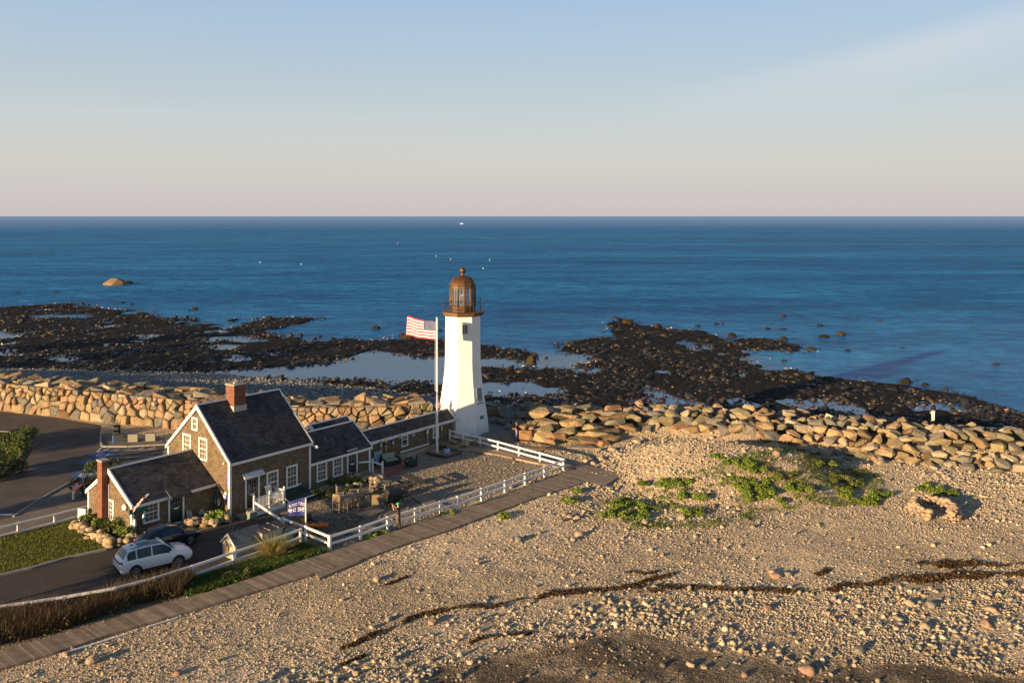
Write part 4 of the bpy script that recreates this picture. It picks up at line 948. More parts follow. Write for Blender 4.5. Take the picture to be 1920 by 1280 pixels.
far = [(-160, 1262), (0, 1219), (105, 1190), (200, 1163), (292, 1134), (380, 1112), (480, 1080), (560, 1051), (640, 1027), (720, 1001), (800, 976), (880, 950), (960, 921), (1040, 893), (1076, 876)]
near = [(-160, 1302), (0, 1252), (105, 1221), (200, 1189), (310, 1157), (400, 1131), (500, 1101), (590, 1074), (680, 1047), (760, 1018), (840, 993), (920, 963), (1000, 933), (1080, 908), (1124, 893)]
deck(bw, [at(*p, z=.14) - Vector((0, 0, .14)) for p in far], [at(*p, z=.14) - Vector((0, 0, .14)) for p in near], .14)
z0 = Vector((0, 0, .0))
A_ = [at(850, 828, z=.1), at(930, 838, z=.12), at(1000, 851, z=.14), at(1092, 868, z=.14)]; B_ = [at(843, 840, z=.1), at(930, 851, z=.12), at(1000, 866, z=.14), at(1078, 880, z=.14)]
deck(bw, [p - Vector((0, 0, .15)) for p in A_], [p - Vector((0, 0, .15)) for p in B_], .15)
deck(bw, [at(1092, 868, z=.14) - Vector((0, 0, .15)), at(1076, 876, z=.14) - Vector((0, 0, .15))], [at(1150, 886, z=.13) - Vector((0, 0, .15)), at(1124, 893, z=.13) - Vector((0, 0, .15))], .146)
tag(bw.build('boardwalk', PLK), kind='structure')
LANDM = plank_mat()
def pallet(name, pts, z, label, cat, h=.1, m=None):
    mb = MB(); P = [at(*p, z=z) for p in pts]; c = sum(P, Vector()) / 4
    n_ = 7
    for i in range(n_):
        a, b_ = P[0].lerp(P[3], (i + .04) / n_), P[1].lerp(P[2], (i + .04) / n_); c2, d = P[0].lerp(P[3], (i + .96) / n_), P[1].lerp(P[2], (i + .96) / n_)
        q = [a, b_, d, c2]; mb.add([p - c for p in q] + [p - c - Vector((0, 0, .035)) for p in q], [(0, 1, 2, 3), (7, 6, 5, 4), (0, 4, 5, 1), (1, 5, 6, 2), (2, 6, 7, 3), (3, 7, 4, 0)])
    for a, b_ in ((P[0], P[3]), (P[1], P[2]), (P[0].lerp(P[1], .5), P[3].lerp(P[2], .5))):
        mb.beam(a - c - Vector((0, 0, .036 + h / 2)), b_ - c - Vector((0, 0, .036 + h / 2)), .08, h)
    o = mb.build(name, m or WOOD, loc=c); tag(o, label, cat); return o
pallet('landing', [(1097, 901), (1132, 911), (1168, 888), (1134, 880)], .15, 'square plank landing stepping down from the boardwalk corner onto the beach', 'landing', .14)
pallet('timber_step', [(590, 1074), (598, 1083), (676, 1051), (668, 1046)], .12, 'grey timber step along the beach side of the boardwalk', 'step', .3)
pallet('plank_platform', [(663, 961), (687, 971), (722, 955), (700, 947)], .12, 'bluish plank platform lying on the yard gravel before the swivel chairs', 'platform')
pallet('plank_walk', [(770, 930), (806, 952), (842, 949), (795, 928)], .1, 'plank walk leading from the picnic bench to the fence gap', 'platform')
pp = MB()
PIPES = (((276, 1175), (333, 1157)), ((112, 1226), (240, 1187)), ((678, 1048), (710, 1037)), ((738, 1027), (767, 1017)), ((860, 985), (905, 966)))
for k, (a, b_) in enumerate(PIPES):
    a = at(a[0], a[1] + 2); b_ = at(b_[0], b_[1] + 2); o = MB(); o.tube((0, 0, .06), b_ - a + Vector((0, 0, .06)), .045, .045, 8)
    o = o.build('pipe', WHITEW, loc=a); tag(o, 'pale pipe lying along the %s of the boardwalk edge' % ('lower stretch', 'lowest stretch', 'part just past the timber step', 'part below the photographer', 'upper stretch')[k], 'pipe', 'pipes along the boardwalk edge')
def fence(name, posts, label, h=.9, rails=(.83, .4), w=.13, rw_=.1, rh=.13, m=None, nopost=(), side=0):
    P = [p if isinstance(p, Vector) else at(*p) for p in posts]; o = thing(name, label, 'fence', P[0]); m = m or WHITE
    for i, p in enumerate(P):
        if i in nopost: continue
        q = p - P[0]; a = (P[min(i + 1, len(P) - 1)] - P[max(i - 1, 0)]); M = Matrix.Translation(q) @ Matrix.Rotation(math.atan2(a.y, a.x), 4, 'Z')
        MB().box((-w / 2, -w / 2, -.2), (w / 2, w / 2, h), 0, M).box((-w / 2 - .015, -w / 2 - .015, h + .002), (w / 2 + .015, w / 2 + .015, h + .03), 0, M).build('post', m, o)
    for z in rails:
        r = MB()
        for a, b_ in zip(P, P[1:]): r.beam(a - P[0] + Vector((0, 0, z)), b_ - P[0] + Vector((0, 0, z)), rw_, rh)
        r.build('rail', m, o)
    return o
FB = [(619, 1031), (676, 1012.5), (727, 994.5), (779, 978), (825.7, 963.5), (858, 954.5), (902.7, 938.5), (947, 923), (984.7, 908.5), (1020.7, 896), (1056.7, 882)]
fence('fence', FB, 'long white two-rail fence running beside the boardwalk from the yard corner')
fence('fence', [(1057.5, 880.5), (1012.8, 868), (973.4, 857), (933.9, 846), (900, 837.5), (868, 830), (843, 824)], 'white two-rail fence from the boardwalk turn back to the lighthouse')
fence('fence', [(617, 1030.5), (573, 1012), (531, 996)], 'short white fence carrying the blue flag, beside the orange kayaks')
fence('fence', [(563.5, 1015.5), (503, 1038.5), (438, 1060), (361, 1087), (290, 1110), (215, 1130), (120, 1147), (50, 1158), (-20, 1168)], 'white driveway fence half sunk in brown scrub and green bank', .82, (.78, .3))
FL = fence('fence', [(-40, 1018), (34, 999.5), (102.6, 982.5), (166.7, 966)], 'low white fence between the lawn and the path by the road', .68, (.66, .12), .12, .09, .11)
fence('fence', [(137.5, 936), (152, 924)], 'stub of white fence beside the bush at the parking lot', .95, (.88, .35))
a_, b__ = loc_plane(465, 965, 1, -1.2), None
p0 = HA + AX * (px0 + .05) + AY * -1.3; p1 = at(527, 997)
rl_ = MB(); rl_.beam((0, 0, .95), p1 - p0 + Vector((0, 0, .8)), .09, .15); o = rl_.build('rail', WHITE, loc=p0)
MB().box((-.05, -.05, -.1), (.05, .05, .72)).build('post', WHITE, o, loc=p1 - p0); o.name = 'handrail'; tag(o, 'single white rail slanting from the porch post towards the storage box', 'handrail')
# picket gate
g0, g1 = at(146.5, 977.5), at(161, 978.5); g = thing('picket_gate', 'small white picket gate standing by the garden bushes', 'gate', g0, math.atan2((g1 - g0).y, (g1 - g0).x)); gl = (g1 - g0).length
for z in (.18, .58): MB().box((0, -.02, z), (gl, .02, z + .08)).build('rail', WHITE, g)
for i in range(7):
    x = gl * (i + .5) / 7; MB().prism([(-.045, .03), (-.022, .03), (-.022, .86), (-.034, .9), (-.045, .86)], x - .035, x + .035).build('picket', WHITE, g)
# ================================================================== flags
def flag_mats():
    return [mat('flag_red', (.62, .025, .05), .7, .1, 4), mat('flag_white', (.75, .73, .7), .7, .06, 4), mat('flag_navy', (.03, .035, .14), .7, .15, 6)]
FM = flag_mats()
def us_flag(parent, surf, hoist, fly, th=.012, seg=26):
    """cloth as one sheet with thickness: 13 stripes, navy canton with stars"""
    mb = MB(); rows_ = 26; G = [[surf(i / seg, j / rows_) for i in range(seg + 1)] for j in range(rows_ + 1)]
    nv = (rows_ + 1) * (seg + 1)
    nr = [[None] * (seg + 1) for _ in range(rows_ + 1)]
    for j in range(rows_ + 1):
        for i in range(seg + 1):
            du = G[j][min(i + 1, seg)] - G[j][max(i - 1, 0)]; dv = G[min(j + 1, rows_)][i] - G[max(j - 1, 0)][i]; nr[j][i] = du.cross(dv).normalized() * th / 2
    for sg in (1, -1):
        o0 = len(mb.v); mb.v += [tuple(G[j][i] + nr[j][i] * sg) for j in range(rows_ + 1) for i in range(seg + 1)]
        for j in range(rows_):
            for i in range(seg):
                st = j // 2; mi = 2 if (i < seg * .4 and st < 7) else (0 if st % 2 == 0 else 1); q = (o0 + j * (seg + 1) + i, o0 + j * (seg + 1) + i + 1, o0 + (j + 1) * (seg + 1) + i + 1, o0 + (j + 1) * (seg + 1) + i)
                mb.f.append(q if sg > 0 else q[::-1]); mb.m.append(mi); mb.sm.append(True)
    for r in range(9):
        for k in range(6 - r % 2):
            u, v = (.4 * (k + .5 + .5 * (r % 2)) / 6), (7 / 13) * (r + .8) / 9.6
            for sg in (1, -1):
                i, j = min(seg, int(u * seg)), min(rows_, int(v * rows_)); nn = nr[j][i].normalized() * sg * (th / 2 + .006)
                c = surf(u, v) + nn; pu = (surf(u + .01, v) - surf(u, v)).normalized(); pv = (surf(u, v + .01) - surf(u, v)).normalized(); R_ = hoist * .022
                pts = [c + pu * math.sin(q * math.pi / 5) * (R_ if q % 2 == 0 else R_ * .45) - pv * math.cos(q * math.pi / 5) * (R_ if q % 2 == 0 else R_ * .45) for q in range(10)]
                mb.add(pts, [tuple(range(10))], 1)
    return mb.build('cloth', FM, parent, recalc=False)
POLE = at(819.5, 848)
fp = thing('flagpole', 'tall white flagpole with gilt ball, in front of the covered passage', 'flagpole', POLE)
MB().tube((0, 0, -.2), (0, 0, 11.5), .105, .075, 14).build('pole', WHITE, fp); MB().tube((0, 0, 11.5), (0, 0, 11.58), .1, .1, 12).build('truck', WHITEW, fp)
MB().blob((0, 0, 11.66), (.1, .1, .1), 0, None, 0, 3).build('ball', mat('gilt_ball', (.6, .55, .45), .3, .1, 5, 0, .3), fp)
hl = MB(); hl.path([(-.16, .04, 1.2), (-.2, .05, 8), (-.14, .05, 11.4)], .012, 4, 0); hl.path([(-.13, -.02, 1.2), (-.15, 0, 8), (-.1, 0, 11.4)], .012, 4); hl.build('halyard', mat('halyard_rope', (.5, .47, .42), .9, .1, 9), fp)
fd = Vector((-.84, .54, 0)); fn = Vector((.54, .84, 0))
uf = thing('national_flag', 'large star spangled flag streaming from the tall flagpole', 'flag', POLE + Vector((-.12, .03, 11.35)))
def bigflag(u, v):
    d = u * 3.25; wv_ = .16 * math.sin(u * 7.5 + v * 1.2) * u ** .6 + .08 * math.sin(u * 15 + 2 * v); dip = -.16 * math.sin(u * 2.2) + .42 * u + .10 * math.sin(u * 9 + 1) * (1 - v) * u
    return fd * (d * (1 - .03 * math.sin(5 * u))) + fn * wv_ + Vector((0, 0, -v * 1.6 + dip * (1 - .45 * v)))
us_flag(uf, bigflag, 1.6, 3.25)
# small flag at the corner of the end wing, and one hanging by the gate
q = HA + AX * -6.1 + AY * 1.62 + Z * 1.75; tip = q + Vector((1.0, .2, 1.0)) * 1.0
f1 = thing('porch_flag', 'furled red and white flag slanting up from the corner of the end wing', 'flag', q)
MB().tube((0, 0, 0), tip - q, .02, .018, 6).build('staff', WHITEW, f1)
dr = (tip - q)
us_flag(f1, lambda u, v: dr * (1 - v * .62) + Vector((-.12 - .26 * u + .05 * math.sin(9 * u), -.2 * u, -.38 * u * (1 + .5 * v) + .03 * math.sin(14 * v))), .6, .6, .012, 14)
q = at(160, 938) ; q = Vector((q.x, q.y, .6))
f2 = thing('hanging_flag', 'small star spangled flag hanging from a slanted staff beside the garden bush', 'flag', q)
MB().tube((.25, 0, -.6), (-.3, -.05, 1.35), .022, .018, 6).build('staff', WHITEW, f2)
us_flag(f2, lambda u, v: Vector((-.18 + .12 * v - .75 * u + .06 * math.sin(8 * u), -.05 - .1 * u + .05 * math.sin(7 * v), 1.15 - .45 * v - .85 * u)), .6, .9, .012, 16)
# blue flag with white lettering, seen from behind
BP = at(573.5, 1006.5); bf = thing('blue_flag', 'blue flag with white capital lettering on a white pole at the kayak fence', 'flag', BP)
MB().tube((0, 0, 0), (0, 0, 2.5), .05, .045, 10).build('staff', WHITE, bf)
def bsurf(u, v):
    return Vector((-.05 - 1.2 * u, .35 * u + .12 * math.sin(5 * u + .6) , 2.33 - v * 1.05 + .10 * math.sin(3.0 * u + .4) * (1 - v * .6) - .22 * u * u * (1 - v)))
def cloth(parent, surf, m, seg=20, rows_=12, th=.01):
    mb = MB()
    for sg in (1, -1):
        o0 = len(mb.v); mb.v += [tuple(surf(i / seg, j / rows_) + Vector((0, sg * th / 2, 0))) for j in range(rows_ + 1) for i in range(seg + 1)]
        for j in range(rows_):
            for i in range(seg):
                q = (o0 + j * (seg + 1) + i, o0 + j * (seg + 1) + i + 1, o0 + (j + 1) * (seg + 1) + i + 1, o0 + (j + 1) * (seg + 1) + i); mb.f.append(q if sg < 0 else q[::-1]); mb.m.append(0); mb.sm.append(True)
    return mb.build('cloth', m, parent, recalc=False)
bc_ = cloth(bf, bsurf, mat('blue_flag_cloth', (.008, .018, .16), .7, .2, 4))
def text_mesh(txt, size):
    cu = bpy.data.curves.new('lettering', 'FONT'); cu.body = txt; cu.size = size; cu.resolution_u = 2; cu.align_x = 'LEFT'
    o = bpy.data.objects.new('lettering', cu); COL.objects.link(o); dg_ = bpy.context.evaluated_depsgraph_get(); me = bpy.data.meshes.new_from_object(o.evaluated_get(dg_)); bpy.data.objects.remove(o)
    bm = bmesh.new(); bm.from_mesh(me); bmesh.ops.triangulate(bm, faces=bm.faces); bmesh.ops.subdivide_edges(bm, edges=[e for e in bm.edges if e.calc_length() > .06], cuts=2); bm.to_mesh(me); bm.free(); return me
for txt, vtop, hh, u0, u1 in (("DON'T GIVE UP", .2, .2, .03, .9), ("THE SHIP", .5, .25, .03, .95)):
    me = text_mesh(txt, .3); xs_ = [v.co.x for v in me.vertices]; ys_ = [v.co.y for v in me.vertices]; X0, X1, Y0, Y1 = min(xs_), max(xs_), min(ys_), max(ys_)
    mb = MB()
    for sg in (-1, 1):
        mb.add([bsurf(u0 + (u1 - u0) * (v.co.x - X0) / (X1 - X0), vtop + hh * (1 - (v.co.y - Y0) / (Y1 - Y0))) + Vector((0, sg * .012, 0)) for v in me.vertices], [tuple(p.vertices) for p in me.polygons])
    mb.build('lettering', FM[1], bc_, recalc=False)
# ================================================================== vehicles
def car(name, label, st, loc, rz, paint, wheels, wr, win_x, wsh, rear, roofpane=None, rails=False, suv=True, rimm=None, trim=None):
    c = thing(name, label, 'car', loc, rz); xs_ = [s[0] for s in st]
    def sec(x):
        hw, zb, zl, zt, hr = [float(np.interp(x, xs_, [s[k] for s in st])) for k in range(1, 6)]
        return [(hw * .9, zb), (hw * .985, zb + .13), (hw, zb + (zl - zb) * .62), (hw * .965, zl), (hr * .5 + hw * .475, zl * .52 + zt * .48), (hr, zt - .045), (hr * .78, zt), (0, zt + .02)]
    body = MB(); stx = []
    for a, b_ in zip(xs_, xs_[1:]): n_ = max(1, int((b_ - a) / .12)); stx += [a + (b_ - a) * i / n_ for i in range(n_)]
    stx.append(xs_[-1]); rings = []
    for x in stx:
        h = sec(x); rings.append([(x, y, z) for y, z in h] + [(x, -y, z) for y, z in reversed(h[:-1])])
    n_ = len(rings[0]); vs = [p for r in rings for p in r]
    body.add(vs, [(i * n_ + j, i * n_ + (j + 1) % n_, (i + 1) * n_ + (j + 1) % n_, (i + 1) * n_ + j) for i in range(len(rings) - 1) for j in range(n_)], 0, True)
    body.add(rings[0], [tuple(range(n_))], 0); body.add(rings[-1], [tuple(reversed(range(n_)))], 0)
    bo = body.build('body', paint, c)
    def side(x, t, sg):
        h = sec(x); a, m_, b_ = h[3], h[4], h[5]; q = (a[0] + (m_[0] - a[0]) * t * 2, a[1] + (m_[1] - a[1]) * t * 2) if t < .5 else (m_[0] + (b_[0] - m_[0]) * (t * 2 - 1), m_[1] + (b_[1] - m_[1]) * (t * 2 - 1))
        return Vector((x, sg * (q[0] + .012), q[1] + .002))
    def top(x, s):
        h = sec(x); a, b_, d = h[7], h[6], h[5]; u = abs(s)
        q = (b_[0] * u / .78, a[1] + (b_[1] - a[1]) * u / .78) if u < .78 else (b_[0] + (d[0] - b_[0]) * (u - .78) / .22, b_[1] + (d[1] - b_[1]) * (u - .78) / .22)
        return Vector((x, math.copysign(q[0], s), q[1] + .012))
    GL = glass('car_glass', (.008, .01, .012))
    def panel(nm, f, u0, u1, v0, v1, m, nu=8, nv=6):
        mb = MB(); g = [f(u0 + (u1 - u0) * i / nu, v0 + (v1 - v0) * j / nv) for j in range(nv + 1) for i in range(nu + 1)]
        mb.add(g, [(j * (nu + 1) + i, j * (nu + 1) + i + 1, (j + 1) * (nu + 1) + i + 1, (j + 1) * (nu + 1) + i) for j in range(nv) for i in range(nu)], 0, True); return mb.build(nm, m, c)
    for sg in (1, -1):
        for a, b_ in win_x: panel('side_window', lambda x, t, sg=sg: side(x, .08 + t * (.84 if suv else .8), sg), a, b_, 0, 1, GL)
    panel('windscreen', top, wsh[0], wsh[1], -.93, .93, GL); panel('rear_window', top, rear[0], rear[1], -.86, .86, GL)
    if roofpane: panel('sunroof', top, roofpane[0], roofpane[1], -.72, .72, GL)
    TY = mat('tyre_rubber', (.016, .016, .016), .85, .2, 10); RM_ = rimm or mat('alloy_rim', (.45, .45, .46), .35, .1, 8, 0, .7); CL_ = trim or BLACK
    for x in wheels:
        for sg in (1, -1):
            hw = sec(x)[2][0]; M = Matrix.Translation((x, sg * (hw - .1), wr)) @ Matrix.Rotation(rad(-90 * sg), 4, 'X')
            ar = MB(); ar.lathe([(wr * 1.0, -.04), (wr * 1.2, -.04), (wr * 1.2, .115), (wr * 1.0, .115)], 28, 0, False, 0, M, False); ar.lathe([(wr * 1.02, .108), (.01, .108)], 28, 0, False, 0, M, False); ar.build('wheel_arch', CL_, c)
            t = MB(); t.lathe([(wr * .62, -.1), (wr * .95, -.1), (wr, -.05), (wr, .10), (wr * .95, .135), (wr * .68, .14), (wr * .64, .12)], 28, 0, True, 0, M, False); w_ = t.build('wheel', TY, c)
            r = MB(); r.lathe([(wr * .66, .118), (wr * .66, .135), (wr * .6, .135), (wr * .58, .122)], 24, 0, True, 0, M, False)
            for k in range(5):
                a = k * 2 * math.pi / 5
                for da in (-.13, .13): r.beam(M @ Vector((math.sin(a) * wr * .08, math.cos(a) * wr * .08, .135)), M @ Vector((math.sin(a + da) * wr * .62, math.cos(a + da) * wr * .62, .13)), .035, .03)
            r.lathe([(wr * .16, .12), (wr * .16, .145), (.01, .148)], 12, 0, True, 0, M, False); r.build('rim', RM_, w_)
    x0, x1 = xs_[0], xs_[-1]; hwm = max(s[1] for s in st)
    tr = MB()
    for sg in (1, -1): tr.beam((wheels[0] + wr, sg * (hwm - .015), .34), (wheels[1] - wr, sg * (hwm - .015), .34), .05, .14)
    tr.build('sill', CL_, c)
    MB().box((x0 - .03, -hwm * .8, .38), (x0 + .18, hwm * .8, .56)).build('rear_bumper', CL_, c); MB().box((x1 - .2, -hwm * .74, .38), (x1 + .02, hwm * .74, .56)).build('front_bumper', CL_, c)
    MB().box((x1 - .1, -hwm * .45, .6), (x1 + .015, hwm * .45, .74)).build('grille', BLACK, c)
    HLm = mat('headlamp', (.6, .62, .62), .15, .15, 9); TLm = mat('tail_lamp', (.3, .008, .01), .25, .2, 9)
    for sg in (1, -1):
        MB().blob((x1 - .17, sg * hwm * .7, sec(x1 - .17)[3][1] - .02), (.14, .13, .07), 0, None, 0).build('headlight', HLm, c)
        MB().blob((x0 + .12, sg * hwm * .78, sec(x0 + .14)[3][1] - .02), (.1, .2, .075), 0, None, 0).build('tail_light', TLm, c)
        q = side(wsh[0] + .28, .05, sg); m_ = MB(); m_.blob((q.x, q.y + sg * .13, q.z + .05), (.09, .13, .085), 0, None, 0); m_.beam((q.x, q.y - sg * .03, q.z), (q.x, q.y + sg * .1, q.z + .02), .06, .05); m_.build('mirror', paint, c)
        dh = MB()
        for a, b_ in win_x[:2]: q = side((a + b_) / 2 - .3, 0, sg); dh.box((q.x - .1, q.y - .012, q.z - .13), (q.x + .1, q.y + .014, q.z - .1))
        dh.build('door_handle', paint, c)
        if rails:
            p, q = top(-1.55, .9 * sg), top(.35, .9 * sg); MB().path([p, p + Vector((.15, 0, .06)), q + Vector((-.15, 0, .06)), q], .022, 6).build('roof_rail', CL_, c)
    if suv:
        MB().box((x0 + .0, -hwm * .72, sec(x0 + .1)[3][1] - .05), (x0 + .05, hwm * .72, sec(x0 + .1)[3][1] + .02)).build('tail_strip', BLACK, c)
        MB().prism([(-.012, 0), (.012, 0), (.004, .07), (-.004, .07)], -1.5, -1.32).build('antenna_fin', BLACK, c, loc=(0, 0, sec(-1.4)[7][1]))
    MB().box((x0 - .035, -.24, .66), (x0 + .04, .24, .78)).build('number_plate', mat('plate_white', (.6, .6, .6), .5, .1, 8), c)
    return c
PW = mat('white_car_paint', (.72, .74, .76), .3, .03, 2, 0, 0, .5, None, .6); PB = mat('black_car_paint', (.012, .013, .016), .22, .2, 2, 0, 0, .5, None, .8)
fw, rw2 = at(338, 1062), at(252, 1083)
cdir = (fw - rw2).normalized(); crz = math.atan2(cdir.y, cdir.x); cn = Vector((-cdir.y, cdir.x, 0))
suvst = [(-2.36, .78, .42, .86, .95, .7), (-2.26, .89, .34, 1.0, 1.08, .8), (-2.12, .93, .3, 1.05, 1.22, .8), (-1.78, .945, .28, 1.06, 1.63, .68), (-1.3, .95, .27, 1.06, 1.71, .67), (-.3, .95, .27, 1.05, 1.74, .68), (.45, .95, .27, 1.03, 1.68, .66), (.6, .95, .27, 1.03, 1.6, .67), (1.22, .95, .28, 1.02, 1.13, .8), (1.4, .95, .28, 1.0, 1.08, .8), (1.95, .93, .3, .95, 1.02, .74), (2.2, .88, .34, .84, .92, .68), (2.38, .72, .4, .7, .78, .56)]
suv_ = car('white_suv', 'white sport utility car with dark glass roof parked behind the driveway fence', suvst, (fw + rw2) / 2 + cn * .84, crz, PW, (-1.4, 1.38), .36, ((-1.9, -1.35), (-1.28, -.38), (-.3, .95)), (.55, 1.18), (-2.16, -1.84), (-1.15, .25), True)
suv_.scale = (.86, .9, .93)
fw = at(358, 1021); cdir2 = Vector((.68, .733, 0)); cn2 = Vector((-cdir2.y, cdir2.x, 0))
bst = [(-2.12, .66, .4, .66, .74, .55), (-1.98, .8, .32, .8, .9, .66), (-1.5, .88, .26, .9, 1.17, .66), (-.9, .9, .24, .93, 1.4, .63), (-.2, .9, .24, .94, 1.48, .62), (.35, .9, .24, .93, 1.42, .61), (.5, .9, .24, .93, 1.36, .62), (1.02, .9, .25, .92, 1.02, .72), (1.2, .89, .26, .91, .98, .7), (1.75, .84, .3, .8, .88, .6), (2.0, .74, .34, .66, .74, .52), (2.12, .6, .4, .58, .64, .45)]
cpe = car('black_coupe', 'black rounded coupe parked in shade between the cottage wing and the white car', bst, fw - cdir2 * 1.12 + cn2 * .8, math.atan2(cdir2.y, cdir2.x), PB, (-1.27, 1.27), .33, ((-1.3, -.55), (-.48, .82)), (.46, 1.0), (-1.75, -1.0), None, False, False, None, PB)
cpe.scale = (.88, .9, .95)
# ================================================================== storage, kayaks
def frame_at(p, rz): return p, rz
c0 = at(441, 1050); sh = thing('storage_shed', 'knee high cream shed with grey shingled gable roof beside the driveway', 'shed', c0, HRZ)
CRM = mat('cream_board', (.5, .45, .34), .7, .15, 5, .2); GREYB = mat('grey_board', (.30, .30, .25), .7, .12, 5, .2)
w_ = MB(); w_.prism([(0, -.1), (1.2, -.1), (1.2, .92), (.6, 1.42), (0, .92)], 0, 1.95); w_.build('wall', GREYB, sh)
w_ = MB(); w_.prism([(-.02, -.1), (1.22, -.1), (1.22, .94), (.6, 1.45), (-.02, .94)], -.03, -.003); gb = w_.build('gable_front', CRM, sh)
for y in (.15, .62): MB().box((-.06, y, .05), (-.032, y + .43, .9)).build('door_leaf', mat('plank_door', (.42, .34, .2), .7, .3, 9, .3), gb)
r = MB(); r.prism([(-.08, .86), (.6, 1.43), (1.28, .86), (1.28, .93), (.6, 1.51), (-.08, .93)], -.1, 2.02); r.build('roof', shingle('grey_asphalt_shingle', (.24, .22, .19), True, .3, .16, .2), sh)
t = MB(); t.prism([(-.11, .82), (.6, 1.41), (1.31, .82), (1.31, .92), (.6, 1.52), (-.11, .92)], -.14, -.102); t.build('white_trim', WHITE, sh)
t = MB(); t.box((.0, -.03, -.1), (.09, -.003, .88)); t.box((1.86, -.03, -.1), (1.95, -.003, .88)); t.build('corner_board', WHITEW, sh)
for k in range(3):
    p = at(418 + k * 3, 1034 - k * 1.5); o = MB(); o.tube((0, 0, 0), (.35 + .1 * k, .45, 1.75 - .3 * k), .02, .018, 6); o = o.build('pole', TEAK, loc=p); tag(o, ('longest grey wooden pole', 'middle wooden pole', 'shortest wooden pole')[k] + ' leaning on the front of the cream shed', 'pole', 'poles leaning on the cream shed')
c0 = at(491, 1035); bx = thing('storage_box', 'large grey storage box with dark brown lid next to the cream shed', 'storage box', c0, HRZ)
MB().box((.02, 0, -.05), (1.78, 1.0, 1.12)).build('box_body', mat('grey_resin', (.31, .32, .27), .6, .08, 3), bx, bevel=.02)
lid = MB(); lid.prism([(-.06, 1.13), (1.08, 1.13), (1.08, 1.25), (-.06, 1.19)], -.04, 1.84); lid.build('lid', mat('brown_lid', (.13, .085, .065), .6, .25, 4), bx, bevel=.015)
r = MB(); r.path([(1.2, -.08, 1.05), (1.2, -.06, 1.22), (1.15, 1.08, 1.28)], .018, 5); r.path([(.55, -.08, 1.05), (.55, -.06, 1.22), (.5, 1.08, 1.28)], .018, 5); r.build('strap', mat('tan_strap', (.5, .4, .3), .8, .15, 8), bx)
c0 = at(536, 1022); tb = thing('teal_bin', 'teal wheeled bin wedged between the storage box and the kayaks', 'bin', c0, HRZ)
MB().prism([(0.04, 0), (.62, 0), (.66, .95), (0, .95)], .02, .6).build('bin_body', mat('teal_plastic', (.012, .17, .17), .5, .12, 5), tb, bevel=.02); MB().box((-.02, -.04, .955), (.64, .7, 1.03)).build('lid', mat('dark_teal_lid', (.05, .1, .12), .5, .15, 5), tb, bevel=.02)
def kayak(loc, rz, label, seat, L_=3.0, W_=.38):
    k = thing('kayak', label, 'kayak', loc, rz, 'orange kayaks'); n_ = 22; rings = []
    for i in range(n_ + 1):
        u = i / n_; x = (u - .5) * L_; w = W_ * max(.03, math.sin(math.pi * u)) ** .62; rise = .16 * abs(2 * u - 1) ** 2.6
        rings.append([(x, w * math.cos(a), rise + .17 + (.17 * math.sin(a) if math.sin(a) < 0 else .13 * math.sin(a))) for a in [2 * math.pi * j / 14 for j in range(14)]])
    mb = MB(); vs = [p for r in rings for p in r]; mb.add(vs, [(i * 14 + j, i * 14 + (j + 1) % 14, (i + 1) * 14 + (j + 1) % 14, (i + 1) * 14 + j) for i in range(n_) for j in range(14)], 0, True); mb.add(rings[0], [tuple(range(14))]); mb.add(rings[-1], [tuple(reversed(range(14)))])
    OR = mat('orange_polyethylene', (.72, .14, .015), .4, .12, 3, 0, 0, .4, (.78, .2, .03)); mb.build('hull', OR, k)
    w_ = MB(); w_.lathe([(.30, 0), (.34, .03), (.3, .05), (.26, .01)], 20, 0, True, 0, Matrix.Translation((-.1, 0, .29)) @ Matrix.Diagonal((1.5, .8, 1, 1))); w_.build('cockpit', BLACK, k)
    for x in (.75, .95, -.95): MB().box((x - .05, -.12, .26), (x + .05, .12, .315)).build('deck_fitting', BLACK, k)
    if seat: MB().blob((-.38, 0, .55), (.12, .24, .26), 0, random.Random(3), .08).build('seat_back', BLACK, k)
c1, c2 = at(563, 983), at(615, 993); d = (c2 - c1); kayak((c1 + c2) / 2 + Vector((0, 0, .05)), math.atan2(d.y, d.x), 'bright orange kayak with black seat back, lying behind the flag pole', True, d.length)
c1, c2 = at(547, 992), at(597, 1006); d = (c2 - c1); kayak((c1 + c2) / 2, math.atan2(d.y, d.x), 'darker orange kayak lying closest behind the short white fence', False, d.length, .34)
